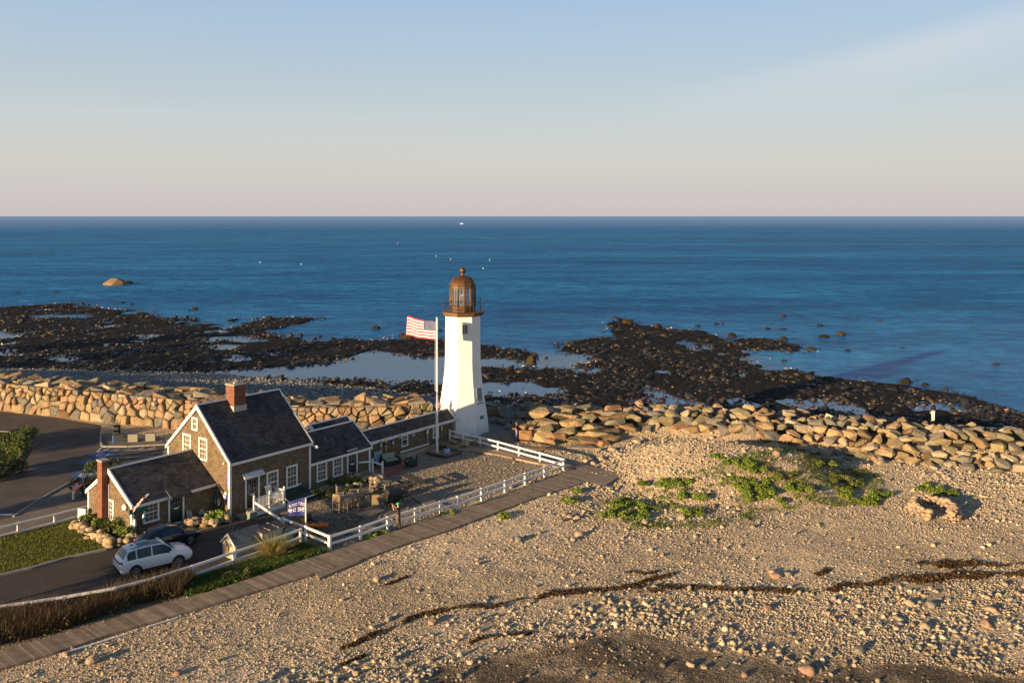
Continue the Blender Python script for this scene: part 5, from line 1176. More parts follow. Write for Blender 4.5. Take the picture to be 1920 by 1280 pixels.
# ================================================================== yard furniture
def yard(name, label, cat, px, rz, group=None):
    p = at(*px); p.z = max(p.z, 0); return thing(name, label, cat, p, rz, group)
def legs4(o, m, dx, dy, z0, z1, w=.07, splay=0):
    for sx in (1, -1):
        for sy in (1, -1): MB().beam((sx * (dx + splay), sy * (dy + splay), z0), (sx * dx, sy * dy, z1), w, w).build('leg', m, o)
def slatted(o, nm, m, c, L_, W_, n_, z, along=True):
    mb = MB()
    for i in range(n_):
        y = -W_ / 2 + W_ * (i + .5) / n_; mb.box((c[0] - L_ / 2, c[1] + y - W_ / n_ * .44, z), (c[0] + L_ / 2, c[1] + y + W_ / n_ * .44, z + .035))
    return mb.build(nm, m, o)
def bar_chair(px, rz, label, m=TEAK, hz=.72, grp='tall slatted chairs round the high table'):
    o = yard('high_chair', label, 'chair', px, rz, grp); w = .27
    for sy in (1, -1):
        MB().beam((-.26, sy * w, 0), (-.2, sy * w, hz + .62), .06, .05).build('leg', m, o); MB().beam((.27, sy * w, 0), (.22, sy * w, hz + .22), .06, .05).build('leg', m, o)
        MB().beam((-.26, sy * w, hz + .22), (.28, sy * w, hz + .22), .1, .035).build('arm', m, o)
    slatted(o, 'seat', m, (0, 0), .48, .5, 5, hz)
    b = MB()
    for k in range(4): b.beam((-.2 - .012 * k, -w, hz + .18 + k * .14), (-.2 - .012 * k, w, hz + .18 + k * .14), .03, .11)
    b.build('backrest', m, o); s = MB(); s.beam((.25, -w, .28), (.25, w, .28), .04, .06); s.beam((-.25, -w, .36), (-.25, w, .36), .04, .06); s.beam((-.25, w, .32), (.25, w, .32), .04, .05); s.beam((-.25, -w, .32), (.25, -w, .32), .04, .05); s.build('stretcher', m, o)
TK2 = mat('greyed_teak', (.2, .17, .13), .8, .25, 8, .3)
t = yard('high_table', 'high slatted table with sunlit legs among tall chairs in the yard', 'table', (656, 956), HRZ)
slatted(t, 'tabletop', TK2, (0, 0), 1.35, .85, 8, .98); legs4(t, TEAK, .5, .3, 0, .98, .09); s = MB(); s.beam((-.5, 0, .35), (.5, 0, .35), .06, .1); s.beam((-.5, -.3, .3), (-.5, .3, .3), .05, .1); s.beam((.5, -.3, .3), (.5, .3, .3), .05, .1); s.build('stretcher', TEAK, t)
bar_chair((634, 962), HRZ + .2, 'high teak chair standing at the sunny near end of the high table')
bar_chair((637, 945), HRZ - .6, 'high grey chair behind the high table, against the dark planting', TK2)
bar_chair((689, 944), HRZ + 2.6, 'high chair standing past the far end of the high table', TK2)
bar_chair((672, 948), HRZ + 1.7, 'high chair tucked against the far side of the high table', TEAK, .66)
BRZ = mat('bronze_aluminium', (.06, .05, .04), .45, .2, 8, 0, .4); SLING = mat('tan_sling', (.33, .235, .13), .8, .12, 12)
def swivel(px, rz, label, back=True):
    o = yard('swivel_chair', label, 'chair', px, rz, 'swivel chairs on the plank platform'); b = MB(); b.lathe([(.3, .02), (.33, .02), (.33, .05), (.3, .05)], 24, 0, False, 0, None, False); b.beam((-.3, 0, .04), (.3, 0, .04), .04, .03); b.beam((0, -.3, .05), (0, .3, .05), .04, .03); b.tube((0, 0, .03), (0, 0, .4), .035, .03, 8); b.build('swivel_base', BRZ, o)
    if back:
        s = MB(); s.box((-.27, -.26, .42), (.27, .26, .45)); s.build('seat', SLING, o); s = MB(); s.beam((.25, 0, .47), (.38, 0, 1.15), .52, .03, 0, (1, 0, .2)); s.build('backrest', SLING, o)
        f = MB()
        for sy in (.27, -.27): f.path([(-.25, sy, .43), (-.25, sy, .62), (.26, sy, .64)], .02, 5); f.path([(.23, sy, .43), (.39, sy, 1.17)], .022, 5)
        f.path([(.39, -.27, 1.17), (.39, .27, 1.17)], .022, 5); f.build('frame', BRZ, o)
swivel((703, 955), rad(-75), 'swivel chair with upright tan sling back on the plank platform'); swivel((680, 961), 0, 'bare round swivel base left on the plank platform', False)
o = yard('adirondack_chair', 'pale grey fan backed chair behind the high table', 'chair', (664, 934), HRZ + 2.2)
b = MB()
for i in range(5): a = -.24 + i * .12; b.beam((-.25, a, .3), (-.5, a * 1.15, 1.0 + .12 * math.cos(a * 5)), .1, .025, 0, (1, 0, .3))
b.build('backrest', mat('pale_grey_wood', (.3, .29, .26), .8, .2, 8, .3), o); slatted(o, 'seat', TK2, (.05, 0), .6, .52, 5, .34)
for sy in (.3, -.3): MB().beam((-.35, sy, .55), (.4, sy, .58), .12, .03).build('arm', TK2, o); MB().beam((.34, sy, 0), (.34, sy, .56), .06, .08).build('leg', TK2, o); MB().beam((-.4, sy, 0), (-.3, sy, .5), .06, .08).build('leg', TK2, o)
o = yard('side_table', 'low dark table standing between the grill and the ell steps', 'table', (721, 922), HRZ + .3); slatted(o, 'tabletop', TK2, (0, 0), 1.1, .7, 6, .7); legs4(o, TK2, .45, .27, 0, .7)
o = yard('stone_bench', 'rough pale stone bench below the ell handrail', 'bench', (706, 919), HRZ); vs, fs = hull(20, (.62, .28, .1), random.Random(8)); q = MB(); q.add([v + Vector((0, 0, .42)) for v in vs], fs); q.build('seat', ROCKM[1], o)
for x in (-.4, .4): vs, fs = hull(16, (.14, .24, .2), random.Random(int(x * 9) + 20)); q = MB(); q.add([v + Vector((x, 0, .17)) for v in vs], fs); q.build('support', ROCKM[3], o)
COVER = mat('black_vinyl_cover', (.014, .016, .015), .55, .3, 3, .5)
o = yard('covered_grill', 'gas grill under a black cover beside the swivel chair', 'grill', (737, 945), HRZ - .15); g = MB(); g.prism([(-.34, 0), (.34, 0), (.36, .8), (.3, 1.05), (.05, 1.2), (-.25, 1.1), (-.36, .85)], -.6, .6); g.build('cover', COVER, o, bevel=.06); MB().box((.62, -.28, .72), (.98, .28, .8)).build('side_shelf', COVER, o)
legs4(o, BLACK, .55, .28, 0, .1, .06)
o = yard('yard_bench', 'dark bench standing just past the covered grill', 'bench', (758, 943), HRZ - .1); slatted(o, 'seat', mat('dark_wood', (.04, .04, .032), .7, .25, 8), (0, 0), 1.2, .42, 4, .44); legs4(o, TEAK, .5, .17, 0, .44)
b = MB(); [b.beam((-.6, .24, .6 + k * .14), (.6, .24, .6 + k * .14), .03, .1) for k in range(3)]; b.build('backrest', MATS['dark_wood'], o)
PT = mat('brown_picnic_top', (.05, .04, .03), .75, .3, 6, .3); p1, p2 = at(760, 889, z=.75), at(788, 900.5, z=.75); d = p2 - p1
o = yard('picnic_table', 'dark topped picnic table with pale sunlit trestle legs in the gravel yard', 'picnic table', (774, 914), math.atan2(d.y, d.x)); slatted(o, 'tabletop', PT, (0, 0), 2.1, .85, 6, .73)
for sy in (.72, -.72): slatted(o, 'bench_seat', PT, (0, sy), 2.0, .28, 2, .43)
PALE = mat('pale_trestle', (.48, .38, .27), .75, .15, 8, .2)
for x in (-.72, .72):
    q = MB(); q.beam((x, -.75, .4), (x, .75, .4), .06, .1); q.beam((x, -.42, 0), (x, .22, .72), .07, .09); q.beam((x + .08, .42, 0), (x + .08, -.22, .72), .07, .09); q.beam((x, -.4, .68), (x, .4, .68), .06, .08); q.build('trestle', PALE, o)
# wicker set on the brick patio
WK = mat('dark_green_wicker', (.012, .03, .026), .7, .3, 30, .6); CU = mat('floral_cushion', (.36, .36, .27), .8, .35, 9, 0, 0, .2, (.2, .26, .2))
def wicker(px, rz, wd, label, name):
    o = yard(name, label, 'sofa' if wd > 1 else 'armchair', px, rz, None); h = wd / 2
    MB().box((-.35, -h, .08), (.36, h, .36)).build('base', WK, o, bevel=.04); MB().prism([(-.45, .1), (-.3, .1), (-.36, .85), (-.52, .88)], -h, h, 0, Matrix(((0, 1, 0, 0), (1, 0, 0, 0), (0, 0, 1, 0), (0, 0, 0, 1)))).build('backrest', WK, o, bevel=.05)
    for s in (1, -1): MB().box((-.42, s * h - .09 + s * .06, .05), (.38, s * h + .09 + s * .06, .62)).build('arm', WK, o, bevel=.07)
    MB().box((-.3, -h + .06, .37), (.35, h - .06, .5)).build('seat_cushion', CU, o, bevel=.05); MB().prism([(-.36, .45), (-.2, .45), (-.3, .9), (-.43, .92)], -h + .08, h - .08, 0, Matrix(((0, 1, 0, 0), (1, 0, 0, 0), (0, 0, 1, 0), (0, 0, 0, 1)))).build('back_cushion', CU, o, bevel=.05)
wicker((732, 871), rad(-50), 1.35, 'dark green wicker sofa with pale floral cushions on the brick patio', 'wicker_sofa'); wicker((770, 873), rad(-150), .6, 'dark green wicker armchair at the sunny edge of the brick patio', 'wicker_armchair')
o = yard('folding_lounger', 'pale blue folding lounger leaning beside the wicker sofa', 'lounger', (712, 872), rad(-50)); MB().beam((0, -.02, .1), (-.35, 0, 1.0), .6, .03, 0, (1, 0, .4)).build('sling', mat('pale_blue_sling', (.16, .3, .42), .7, .15, 9), o); f = MB(); [f.path([(.1, s, 0), (-.36, s, 1.05)], .02, 5) for s in (.31, -.31)]; f.path([(-.36, -.31, 1.05), (-.36, .31, 1.05)], .02, 5); f.build('frame', WHITEW, o)
o = yard('patio_box', 'black storage chest in the dark corner of the brick patio', 'chest', (700, 871), HRZ); MB().box((-.45, -.3, 0), (.45, .3, .55)).build('chest_body', BLACK, o, bevel=.03); MB().box((-.47, -.32, .555), (.47, .32, .62)).build('lid', mat('grey_lid', (.16, .17, .17), .6, .15, 6), o)
# white rocking chair on the porch
pc = HA + AX * (px0 + 1.95) + AY * -.6 + Z * .262; o = thing('rocking_chair', 'white rocking chair on the small front porch', 'chair', pc, HRZ + rad(-90))
slatted(o, 'seat', WHITE, (0, 0), .5, .5, 5, .42); b = MB(); [b.beam((-.24, -.22 + k * .11, .46), (-.42, -.22 + k * .11, 1.15), .06, .02, 0, (1, 0, .2)) for k in range(5)]; b.beam((-.42, -.28, 1.15), (-.42, .28, 1.15), .03, .1); b.build('backrest', WHITE, o)
for s in (.28, -.28):
    MB().path([(-.5, s, .12), (-.25, s, .05), (.1, s, .03), (.45, s, .09)], .025, 5).build('rocker', WHITE, o); MB().beam((-.22, s, .05), (-.24, s, .65), .05, .05).build('leg', WHITE, o); MB().beam((.22, s, .05), (.22, s, .65), .05, .05).build('leg', WHITE, o); MB().beam((-.32, s, .66), (.28, s, .66), .08, .03).build('arm', WHITE, o)
# terracotta trough, tub, cooler by the porch, sign and logs round the flagpole
q = HA + AX * (de.x - 1.35) + AY * -.25; o = thing('planter', 'terracotta trough planter under the ell windows', 'planter', q + Z * .0, HRZ); m_ = MB(); m_.prism([(-.14, .25), (.14, .25), (.2, .5), (-.2, .5)], -.5, .5); m_.build('trough', mat('terracotta', (.4, .12, .08), .8, .15, 6), o, bevel=.02); MB().box((-.45, -.15, 0), (.45, .15, .248)).build('stand', ROCKM[3], o); MB().box((-.46, -.15, .502), (.46, .15, .51)).build('soil', mat('soil', (.04, .03, .02), .95, .3, 9), o)
q = at(391, 972); o = thing('tub_planter', 'cream tub planter with dark pots inside the rock border', 'planter', q); m_ = MB(); m_.lathe([(.26, 0), (.34, .4), (.36, .42), (.36, .46), (.3, .46), (.29, .36)], 20, 0, True, 0, None, False); m_.build('tub', mat('cream_glaze', (.42, .39, .3), .5, .15, 5), o); MB().lathe([(.01, .37), (.295, .37)], 20, 0, True, 0, None, False).build('soil', mat('soil', (.04, .03, .02), .95, .3, 9), o)
for x, y in ((-.15, .05), (.14, -.04)): MB().lathe([(.07, .37), (.1, .55), (.06, .55)], 12, 0, True, 0, Matrix.Translation((x, y, 0))).build('pot', mat('black_white_pot', (.2, .2, .2), .5, .6, 14), o)
q = at(376, 967); vs, fs = hull(20, (.26, .2, .2), random.Random(31)); o = MB(); o.add([v + Vector((0, 0, .3)) for v in vs], fs); tag(o.build('garden_stone', stone('white_quartz', (.6, .58, .52), .1), loc=q), 'white rounded stone beside the cream tub planter', 'stone')
q = at(351, 978); o = thing('leaning_boards', 'white boards leaning by the end wing door', 'boards', q, HRZ)
for k in range(3): MB().beam((k * .14, -.25, 0), (k * .14 + .02, .1, .75 - k * .05), .12, .025, 0, (1, 0, 0)).build('board', WHITEW, o)
q = HA + AX * (px0 - .35) + AY * -1.45; o = thing('cooler', 'small grey green chest standing in front of the porch step', 'chest', q, HRZ); MB().box((-.3, -.2, 0), (.3, .2, .42)).build('chest_body', mat('grey_green_chest', (.16, .21, .19), .6, .15, 6), o, bevel=.03); MB().box((-.31, -.21, .425), (.31, .21, .48)).build('lid', mat('pale_lid', (.4, .38, .32), .6, .1, 6), o, bevel=.02)
LOGM = mat('driftwood', (.2, .15, .105), .85, .35, 5, .5); LOGD = mat('dark_driftwood', (.08, .05, .033), .85, .35, 5, .5)
for a, b_, r, mm, lb in (((799, 851), (836, 859), .13, LOGD, 'dark rotten log on the yard side of the flagpole bed'), ((836, 859), (864, 850), .1, LOGD, 'dark log with pale streaks closing the flagpole bed'), ((838, 841), (862, 846), .2, LOGM, 'thick grey driftwood log behind the flagpole')):
    a, b_ = at(*a), at(*b_); o = MB(); d = b_ - a
    for i in range(6):
        u, v = i / 6, (i + 1) / 6; ra = r * (1 + .15 * math.sin(i * 2.3)); rb = r * (1 + .15 * math.sin((i + 1) * 2.3)); o.tube(d * u + Vector((0, 0, r * .8)), d * v + Vector((0, 0, r * .8)), ra, rb, 10)
    tag(o.build('driftwood_log', mm, loc=a), lb, 'log', 'logs round the flagpole')
q = at(839, 852); o = thing('flower_bed_sign', 'small blue and white sign standing beside the flagpole', 'sign', q, rad(20)); MB().beam((0, 0, .1), (0, .14, .5), .5, .02, 0, (0, -1, .3)).build('panel', mat('blue_white_sign', (.25, .35, .6), .5, .5, 14), o); MB().box((-.03, .1, 0), (.03, .15, .4)).build('stake', BLACK, o)
# information blocks on the gravel island
IB = mat('grey_granite', (.26, .25, .21), .7, .12, 12, .2)
for k, (px, lb) in enumerate((((221, 830), 'narrow grey block with blue edge, standing before the dark double sign'), ((249.5, 828.5), 'plain grey block in the middle of the gravel island'), ((282.5, 827), 'grey block on the gravel island closest to the cottage gable'))):
    q = at(*px); o = thing('stone_marker', lb, 'marker', q, rad(8 if k else 40), 'grey blocks on the gravel island'); MB().box((-.42, -.14, -.05), (.42, .14, .72)).build('block', IB, o, bevel=.01); MB().box((-.43, -.15, .722), (.43, .15, .75)).build('cap', mat('bronze_plate', (.1, .08, .06), .5, .2, 6), o)
    if k == 0: MB().box((-.435, -.135, 0), (-.424, .135, .7)).build('blue_edge', BLUEP, o)
q = at(219, 824); o = thing('double_sign', 'dark post with two small panels behind the grey blocks', 'sign', q, rad(40)); MB().box((.12, -.08, 0), (.3, .08, 1.35)).build('post', BLACK, o)
for z in (.72, 1.2): MB().box((-.3, -.07, z), (.118, .07, z + .16)).build('panel', BLACK, o); MB().box((-.29, -.072, z - .16), (.1, -.03, z - .01)).build('placard', IB, o)
q = at(331, 800); o = MB(); o.tube((0, 0, 0), (0, 0, 1.0), .04, .035, 8); tag(o.build('bollard', mat('rusty_post', (.1, .05, .04), .7, .3, 9), loc=q), 'thin dark post at the foot of the sea wall by the gable', 'post')
# ================================================================== people
SKIN = mat('skin', (.45, .26, .18), .6, .1, 9)
def person(label, loc, rz, J, parts, mats, cap=None, hair=None, held=None):
    """J: joint -> (position, radius); parts: chains of joints with the material of each; one continuous skinned body"""
    o = thing('person', label, 'person', loc, rz); names = list(J); bm = bmesh.new(); V_ = {k: bm.verts.new(J[k][0]) for k in names}; E_ = []
    for chain, mi in parts:
        for a, b_ in zip(chain, chain[1:]): bm.edges.new((V_[a], V_[b_])); E_.append((Vector(J[a][0]), Vector(J[b_][0]), mi))
    me = bpy.data.meshes.new('body'); bm.to_mesh(me); bm.free(); b = bpy.data.objects.new('body', me); COL.objects.link(b)
    md = b.modifiers.new('skin', 'SKIN'); md.use_smooth_shade = True; s = b.modifiers.new('sub', 'SUBSURF'); s.levels = 2; s.render_levels = 2
    for i, k in enumerate(names):
        r = J[k][1]; me.skin_vertices[0].data[i].radius = (r, r) if not isinstance(r, tuple) else r
        if k == 'pelvis': me.skin_vertices[0].data[i].use_root = True
    dg_ = bpy.context.evaluated_depsgraph_get(); m2 = bpy.data.meshes.new_from_object(b.evaluated_get(dg_)); bpy.data.objects.remove(b)
    m2.materials.clear()
    for mm in mats: m2.materials.append(mm)
    for p in m2.polygons:
        c = p.center; best = min(E_, key=lambda e: (c - (e[0] + (e[1] - e[0]) * max(0, min(1, (c - e[0]).dot(e[1] - e[0]) / max(1e-9, (e[1] - e[0]).length_squared))))).length); p.material_index = best[2]
    m2.name = 'body'; b = bpy.data.objects.new('body', m2); COL.objects.link(b); b.parent = o
    hd = Vector(J['head'][0])
    f = MB(); [f.blob(hd + Vector((.088, s * .032, .012)), (.012, .014, .01), 0, None, 0, 1) for s in (1, -1)]; f.box(hd + Vector((.083, -.025, -.062)), hd + Vector((.096, .025, -.052))); f.build('eyes_and_mouth', mat('dark_features', (.05, .02, .02), .5, .1, 9), o)
    if hair: q = MB(); q.blob(hd + Vector((-.025, 0, .035)), (.1, .092, .1), 0, None, .02); 
    if hair and hair[1]: q.blob(hd + Vector((-.07, 0, -.1)), (.055, .085, .13), 0, None, .03)
    if hair: q.build('hair', hair[0], o)
    if cap: q = MB(); q.lathe([(.112, 0), (.11, .05), (.08, .1), (.02, .12)], 16, 0, True, 0, Matrix.Translation(hd + Vector((-.005, 0, .03)))); q.box(hd + Vector((.06, -.075, .03)), hd + Vector((.19, .075, .045))); q.build('cap', cap, o)
    return o
def base_joints(h=1.0):
    J = {'pelvis': ((0, 0, .93), .125), 'waist': ((0, 0, 1.1), .12), 'chest': ((.01, 0, 1.3), .14), 'neck': ((0, 0, 1.47), .055), 'chin': ((.02, 0, 1.55), .06), 'head': ((.015, 0, 1.63), .095), 'crown': ((0, 0, 1.71), .07), 'nose': ((.115, 0, 1.62), .016)}
    for s, k in ((1, 'l'), (-1, 'r')):
        J['sh' + k] = ((0, s * .17, 1.41), .062); J['el' + k] = ((0, s * .24, 1.13), .045); J['wr' + k] = ((.05, s * .25, .88), .03); J['pa' + k] = ((.07, s * .25, .8), .032)
        J['hip' + k] = ((0, s * .09, .86), .1); J['kn' + k] = ((.02, s * .1, .48), .06); J['an' + k] = ((0, s * .1, .09), .045); J['toe' + k] = ((.16, s * .11, .035), .04)
    return J
def hands(J, dirs):
    out = []
    for k in 'lr':
        p = Vector(J['pa' + k][0]); d = Vector(dirs[k]).normalized(); s = d.orthogonal().normalized(); t = d.cross(s)
        for i in range(4):
            a = p + s * (i - 1.5) * .019 + d * .035; b_ = a + d * (.045 + (.01 if i in (1, 2) else 0)) + t * .012; c = b_ + d * .025 + t * .022
            J['f%d%sa' % (i, k)] = (a, .0095); J['f%d%sb' % (i, k)] = (b_, .009); J['f%d%sc' % (i, k)] = (c, .008); out.append((('pa' + k, 'f%d%sa' % (i, k), 'f%d%sb' % (i, k), 'f%d%sc' % (i, k)), 0))
        a = p - s * .035 + t * .01; J['th' + k] = (a, .011); J['tt' + k] = (a + d * .035 - s * .015 + t * .01, .009); out.append((('pa' + k, 'th' + k, 'tt' + k), 0))
    return out
def chains(sleeve):
    C = [(('pelvis', 'waist', 'chest', 'neck'), 1), (('neck', 'chin', 'head', 'crown'), 0), (('head', 'nose'), 0)]
    for k in 'lr':
        C += [(('chest', 'sh' + k), 1), (('sh' + k, 'el' + k), 1), (('el' + k, 'wr' + k), sleeve), (('wr' + k, 'pa' + k), 0), (('pelvis', 'hip' + k), 2), (('hip' + k, 'kn' + k), 2), (('kn' + k, 'an' + k), 2), (('an' + k, 'toe' + k), 3)]
    return C
J = base_joints()
J.update({'ell': ((.2, .2, 1.28), .045), 'wrl': ((.36, .1, 1.5), .032), 'pal': ((.4, .07, 1.58), .034), 'elr': ((.2, -.22, 1.26), .045), 'wrr': ((.36, -.1, 1.46), .032), 'par': ((.4, -.07, 1.53), .034), 'knr': ((-.04, -.12, .48), .062), 'anr': ((-.12, -.14, .09), .045), 'toer': ((.04, -.15, .035), .04), 'anl': ((.08, .1, .09), .045), 'toel': ((.24, .11, .035), .04)})
C = chains(0) + hands(J, {'l': (.3, -.5, .8), 'r': (.3, .5, .8)})
NAVY = mat('dark_navy_shirt', (.025, .022, .035), .8, .25, 6); TROU = mat('brown_trousers', (.15, .105, .07), .85, .15, 8); SHOE = mat('grey_trainers', (.4, .4, .38), .6, .2, 12)
pm = person('man in a green cap and brown trousers, raising a camera beside the boardwalk fence', at(747, 992) + Z * .0, rad(160), J, C, [SKIN, NAVY, TROU, SHOE], cap=mat('green_cap', (.01, .42, .08), .6, .1, 8), hair=(mat('dark_hair', (.02, .015, .012), .7, .2, 20), 0))
cmo = thing('camera', 'small black camera held up in the hands of the man in the green cap', 'camera', pm.location, rad(160)); M_ = Matrix.Translation((.43, 0, 1.62)); MB().box((-.03, -.07, -.05), (.03, .07, .05), 0, M_).build('camera_body', BLACK, cmo); MB().tube((.45, 0, 1.62), (.55, 0, 1.63), .035, .04, 12).build('lens', BLACK, cmo)
J = base_joints(); J.update({'ell': ((.05, .22, 1.13), .042), 'wrl': ((.25, .12, 1.1), .028), 'pal': ((.31, .08, 1.1), .03), 'elr': ((.03, -.22, 1.13), .042), 'wrr': ((.24, -.12, 1.08), .028), 'par': ((.3, -.08, 1.08), .03), 'chest': ((.03, 0, 1.3), .125), 'pelvis': ((0, 0, .93), .13)})
C = chains(0) + hands(J, {'l': (1, -.3, 0), 'r': (1, .3, 0)})
wm = person('woman in a dark top and blue jeans, walking out past the curved stone bench', at(969, 826), rad(170), J, C, [SKIN, mat('dark_brown_top', (.035, .015, .015), .8, .2, 8), mat('blue_jeans', (.2, .22, .42), .85, .15, 9), SHOE], hair=(mat('brown_hair', (.04, .018, .01), .6, .3, 20), 1))
q = at(963, 824); o = thing('bag', 'grey and white bag standing at the feet of the woman in jeans', 'bag', q, .4); MB().blob((0, 0, .22), (.22, .16, .24), 0, random.Random(4), .1).build('bag_body', mat('grey_white_canvas', (.16, .15, .15), .8, .6, 5), o); MB().path([(-.1, 0, .42), (-.06, 0, .56), (.06, 0, .56), (.1, 0, .42)], .014, 5).build('strap', BLACK, o)
J = base_joints(); C = chains(1) + hands(J, {'l': (0, 0, -1), 'r': (0, 0, -1)}); q = at(1756, 798, z=2.1)
person('person in a dark top and white trousers standing on the riprap crest', Vector((q.x, q.y + .6, 2.35)), rad(110), J, C, [SKIN, mat('black_jacket', (.012, .012, .016), .8, .2, 8), mat('white_trousers', (.75, .72, .68), .85, .06, 9), SHOE], hair=(mat('dark_hair', (.02, .015, .012), .7, .2, 20), 1))
J = base_joints(); sit = {'kn': (.42, .5), 'an': (.5, .1), 'toe': (.66, .05)}
for k, s in (('l', 1), ('r', -1)):
    for j, (x, z) in sit.items(): J[j + k] = ((x, s * .12, z + .42 - .0), J[j + k][1])
    J['wr' + k] = ((.25, s * .2, 1.02), .03); J['pa' + k] = ((.32, s * .18, .99), .032)
J['pelvis'] = ((0, 0, .93), .13); q = at(822, 778, z=2.3)
C = chains(0) + hands(J, {'l': (1, 0, -.2), 'r': (1, 0, -.2)})
person('person in a pale pink top sitting on the sea wall behind the flagpole', Vector((q.x - .1, q.y + 1.0, 1.75)), rad(-80), J, C, [SKIN, mat('pink_top', (.6, .3, .28), .8, .1, 8), mat('brown_shorts', (.14, .07, .03), .8, .2, 8), SHOE], hair=(mat('fair_hair', (.35, .2, .1), .6, .2, 20), 1))
# ================================================================== stones one can pick out on the beach
PEB = stone('beach_stone_pale', (.42, .33, .245), .25); PEBG = stone('beach_stone_grey', (.3, .275, .24), .25); PEBP = stone('beach_stone_pink', (.42, .27, .19), .25)
rs = random.Random(12)
BS = [(175, 1240, .42, 0, 'largest pale rounded stone below the lower boardwalk'), (143, 1243, .2, 1, 'smaller grey stone left alone beside the largest pale stone'), (124, 1227, .24, 2, 'flat pinkish stone close to the boardwalk edge'), (332, 1265, .26, 2, 'orange pink stone lying alone near the lower beach edge'),
      (1087, 1002, .42, 0, 'tall pale boulder with a shadow on open gravel right below the boardwalk'), (1074, 1011, .3, 0, 'low pale stone touching the tall pale boulder'), (1062, 1009, .2, 1, 'small grey stone by the tall pale boulder'), (972, 1013, .4, 1, 'grey pointed stone in a small heap below the boardwalk'), (960, 1012, .22, 0, 'little pale stone beside the grey pointed one'), (986, 1006, .2, 1, 'little grey stone above the grey pointed one'),
      (1054, 977, .26, 1, 'darkest stone in the row of five below the landing'), (1069, 970, .32, 0, 'longest pale stone in the row of five below the landing'), (1083, 971, .28, 2, 'pinkish stone ending the row of five below the landing'), (1058, 966, .22, 0, 'smallest stone in the row of five below the landing'), (1074, 978, .24, 1, 'grey stone in front of the row of five'),
      (1210, 980, .36, 0, 'pale stone at the foot of the green beach plants'), (1279, 974, .4, 0, 'pale wedge shaped stone beneath the plant clump on the hill'), (1336, 951, .3, 2, 'rounded pinkish stone beside the hill plants'), (1331, 926, .3, 0, 'rounded pale stone above the plant clump'), (1513, 1258, .5, 2, 'big reddish brown rock with a long shadow on the wet sand'), (1611, 1222, .42, 1, 'grey brown rock at the top of the wet sand'), (1295, 1248, .26, 0, 'pale stone alone on the wet sand'), (1320, 1252, .2, 0, 'tiny pale stone next to another on the wet sand'), (1396, 1266, .24, 2, 'rounded stone at the lower edge of the wet sand'),
      (1440, 1142, .36, 2, 'long reddish flat stone among the cobbles below the weed line'), (1735, 1175, .42, 0, 'largest pale cobble in the cobble field under the weed line'), (1850, 1172, .4, 2, 'long brown stone in the cobble field'), (1705, 1132, .34, 0, 'pale cobble in a chain of five'), (1745, 1136, .36, 1, 'grey cobble in a chain of five'), (1858, 1144, .34, 0, 'round pale cobble near the frame edge'), (860, 1228, .0, 0, ''), (812, 1168, .34, 2, 'pinkish block in the weed line'), (728, 1163, .28, 1, 'dull stone above the weed line'), (707, 1088, .34, 0, 'pale flat stone alone below the timber step'), (1455, 1082, .4, 2, 'rounded pink cobble leaning on another'), (1478, 1078, .36, 1, 'round grey cobble leaning on a pink one'), (1448, 1075, .3, 0, 'pale cobble above the leaning pair'),
      (1195, 903, .4, 0, 'pale stone right of the landing'), (1100, 866, .4, 0, 'pale stone on the scree beside the boardwalk turn'), (1125, 862, .45, 0, 'second pale stone on the scree beside the boardwalk turn'), (1148, 845, .5, 0, 'long pale slab lying across the scree'), (1160, 852, .4, 0, 'pale lump below the long slab'), (1122, 845, .42, 0, 'pale lump left of the long slab'), (1112, 870, .36, 0, 'low stone in the scree'), (1215, 812, .45, 0, 'pale block on the shoulder of the gravel hill'), (1194, 830, .5, 0, 'pale rock on the slope under the shoulder'), (1297, 825, .3, 0, 'small pale stone on top of the hill'), (1335, 822, .36, 0, 'pale pair of stones at the hill crest'), (1456, 852, .5, 2, 'pinkish boulder on the hill crest above the plants')]
for x, y, r, k, lb in BS:
    if r == 0: continue
    p = at(x, y); r *= .82; vs, fs = hull(34, (r * 1.15, r * .85, r * .6), rs, 2.4); M = Matrix.Rotation(rs.uniform(0, 6), 4, 'Z'); mb = MB(); mb.add([M @ v for v in vs], fs, 0, True)
    tag(mb.build('beach_stone', (PEB, PEBG, PEBP)[k], loc=p + Vector((0, 0, r * .3))), lb, 'stone')
# horseshoe of piled cobbles
q = at(1752, 962); rg_ = MB(); base = []
for k in range(330):
    a = rad(rs.uniform(-62, 242)); rr2 = 1.5 + rs.gauss(0, .24); lift = max(0, .66 - abs(rr2 - 1.5) * 1.3) * (1 if rs.random() < .6 else rs.random())
    c = (math.cos(a) * rr2 * .86, math.sin(a) * rr2 * 1.2, lift * 1.05 + .05); r = rs.uniform(.1, .22); rg_.blob(c, (r * rs.uniform(.9, 1.3), r * rs.uniform(.8, 1.1), r * .75), rs.choice((0, 0, 0, 1, 2)), rs, .12, 1)
o = rg_.build('stone_ring', [PEB, PEBG, PEBP], loc=q + Vector((0, 0, -.05)), rz=rad(-12)); tag(o, 'horseshoe shaped ring of piled pale cobbles on the gravel hill slope', 'stone ring')
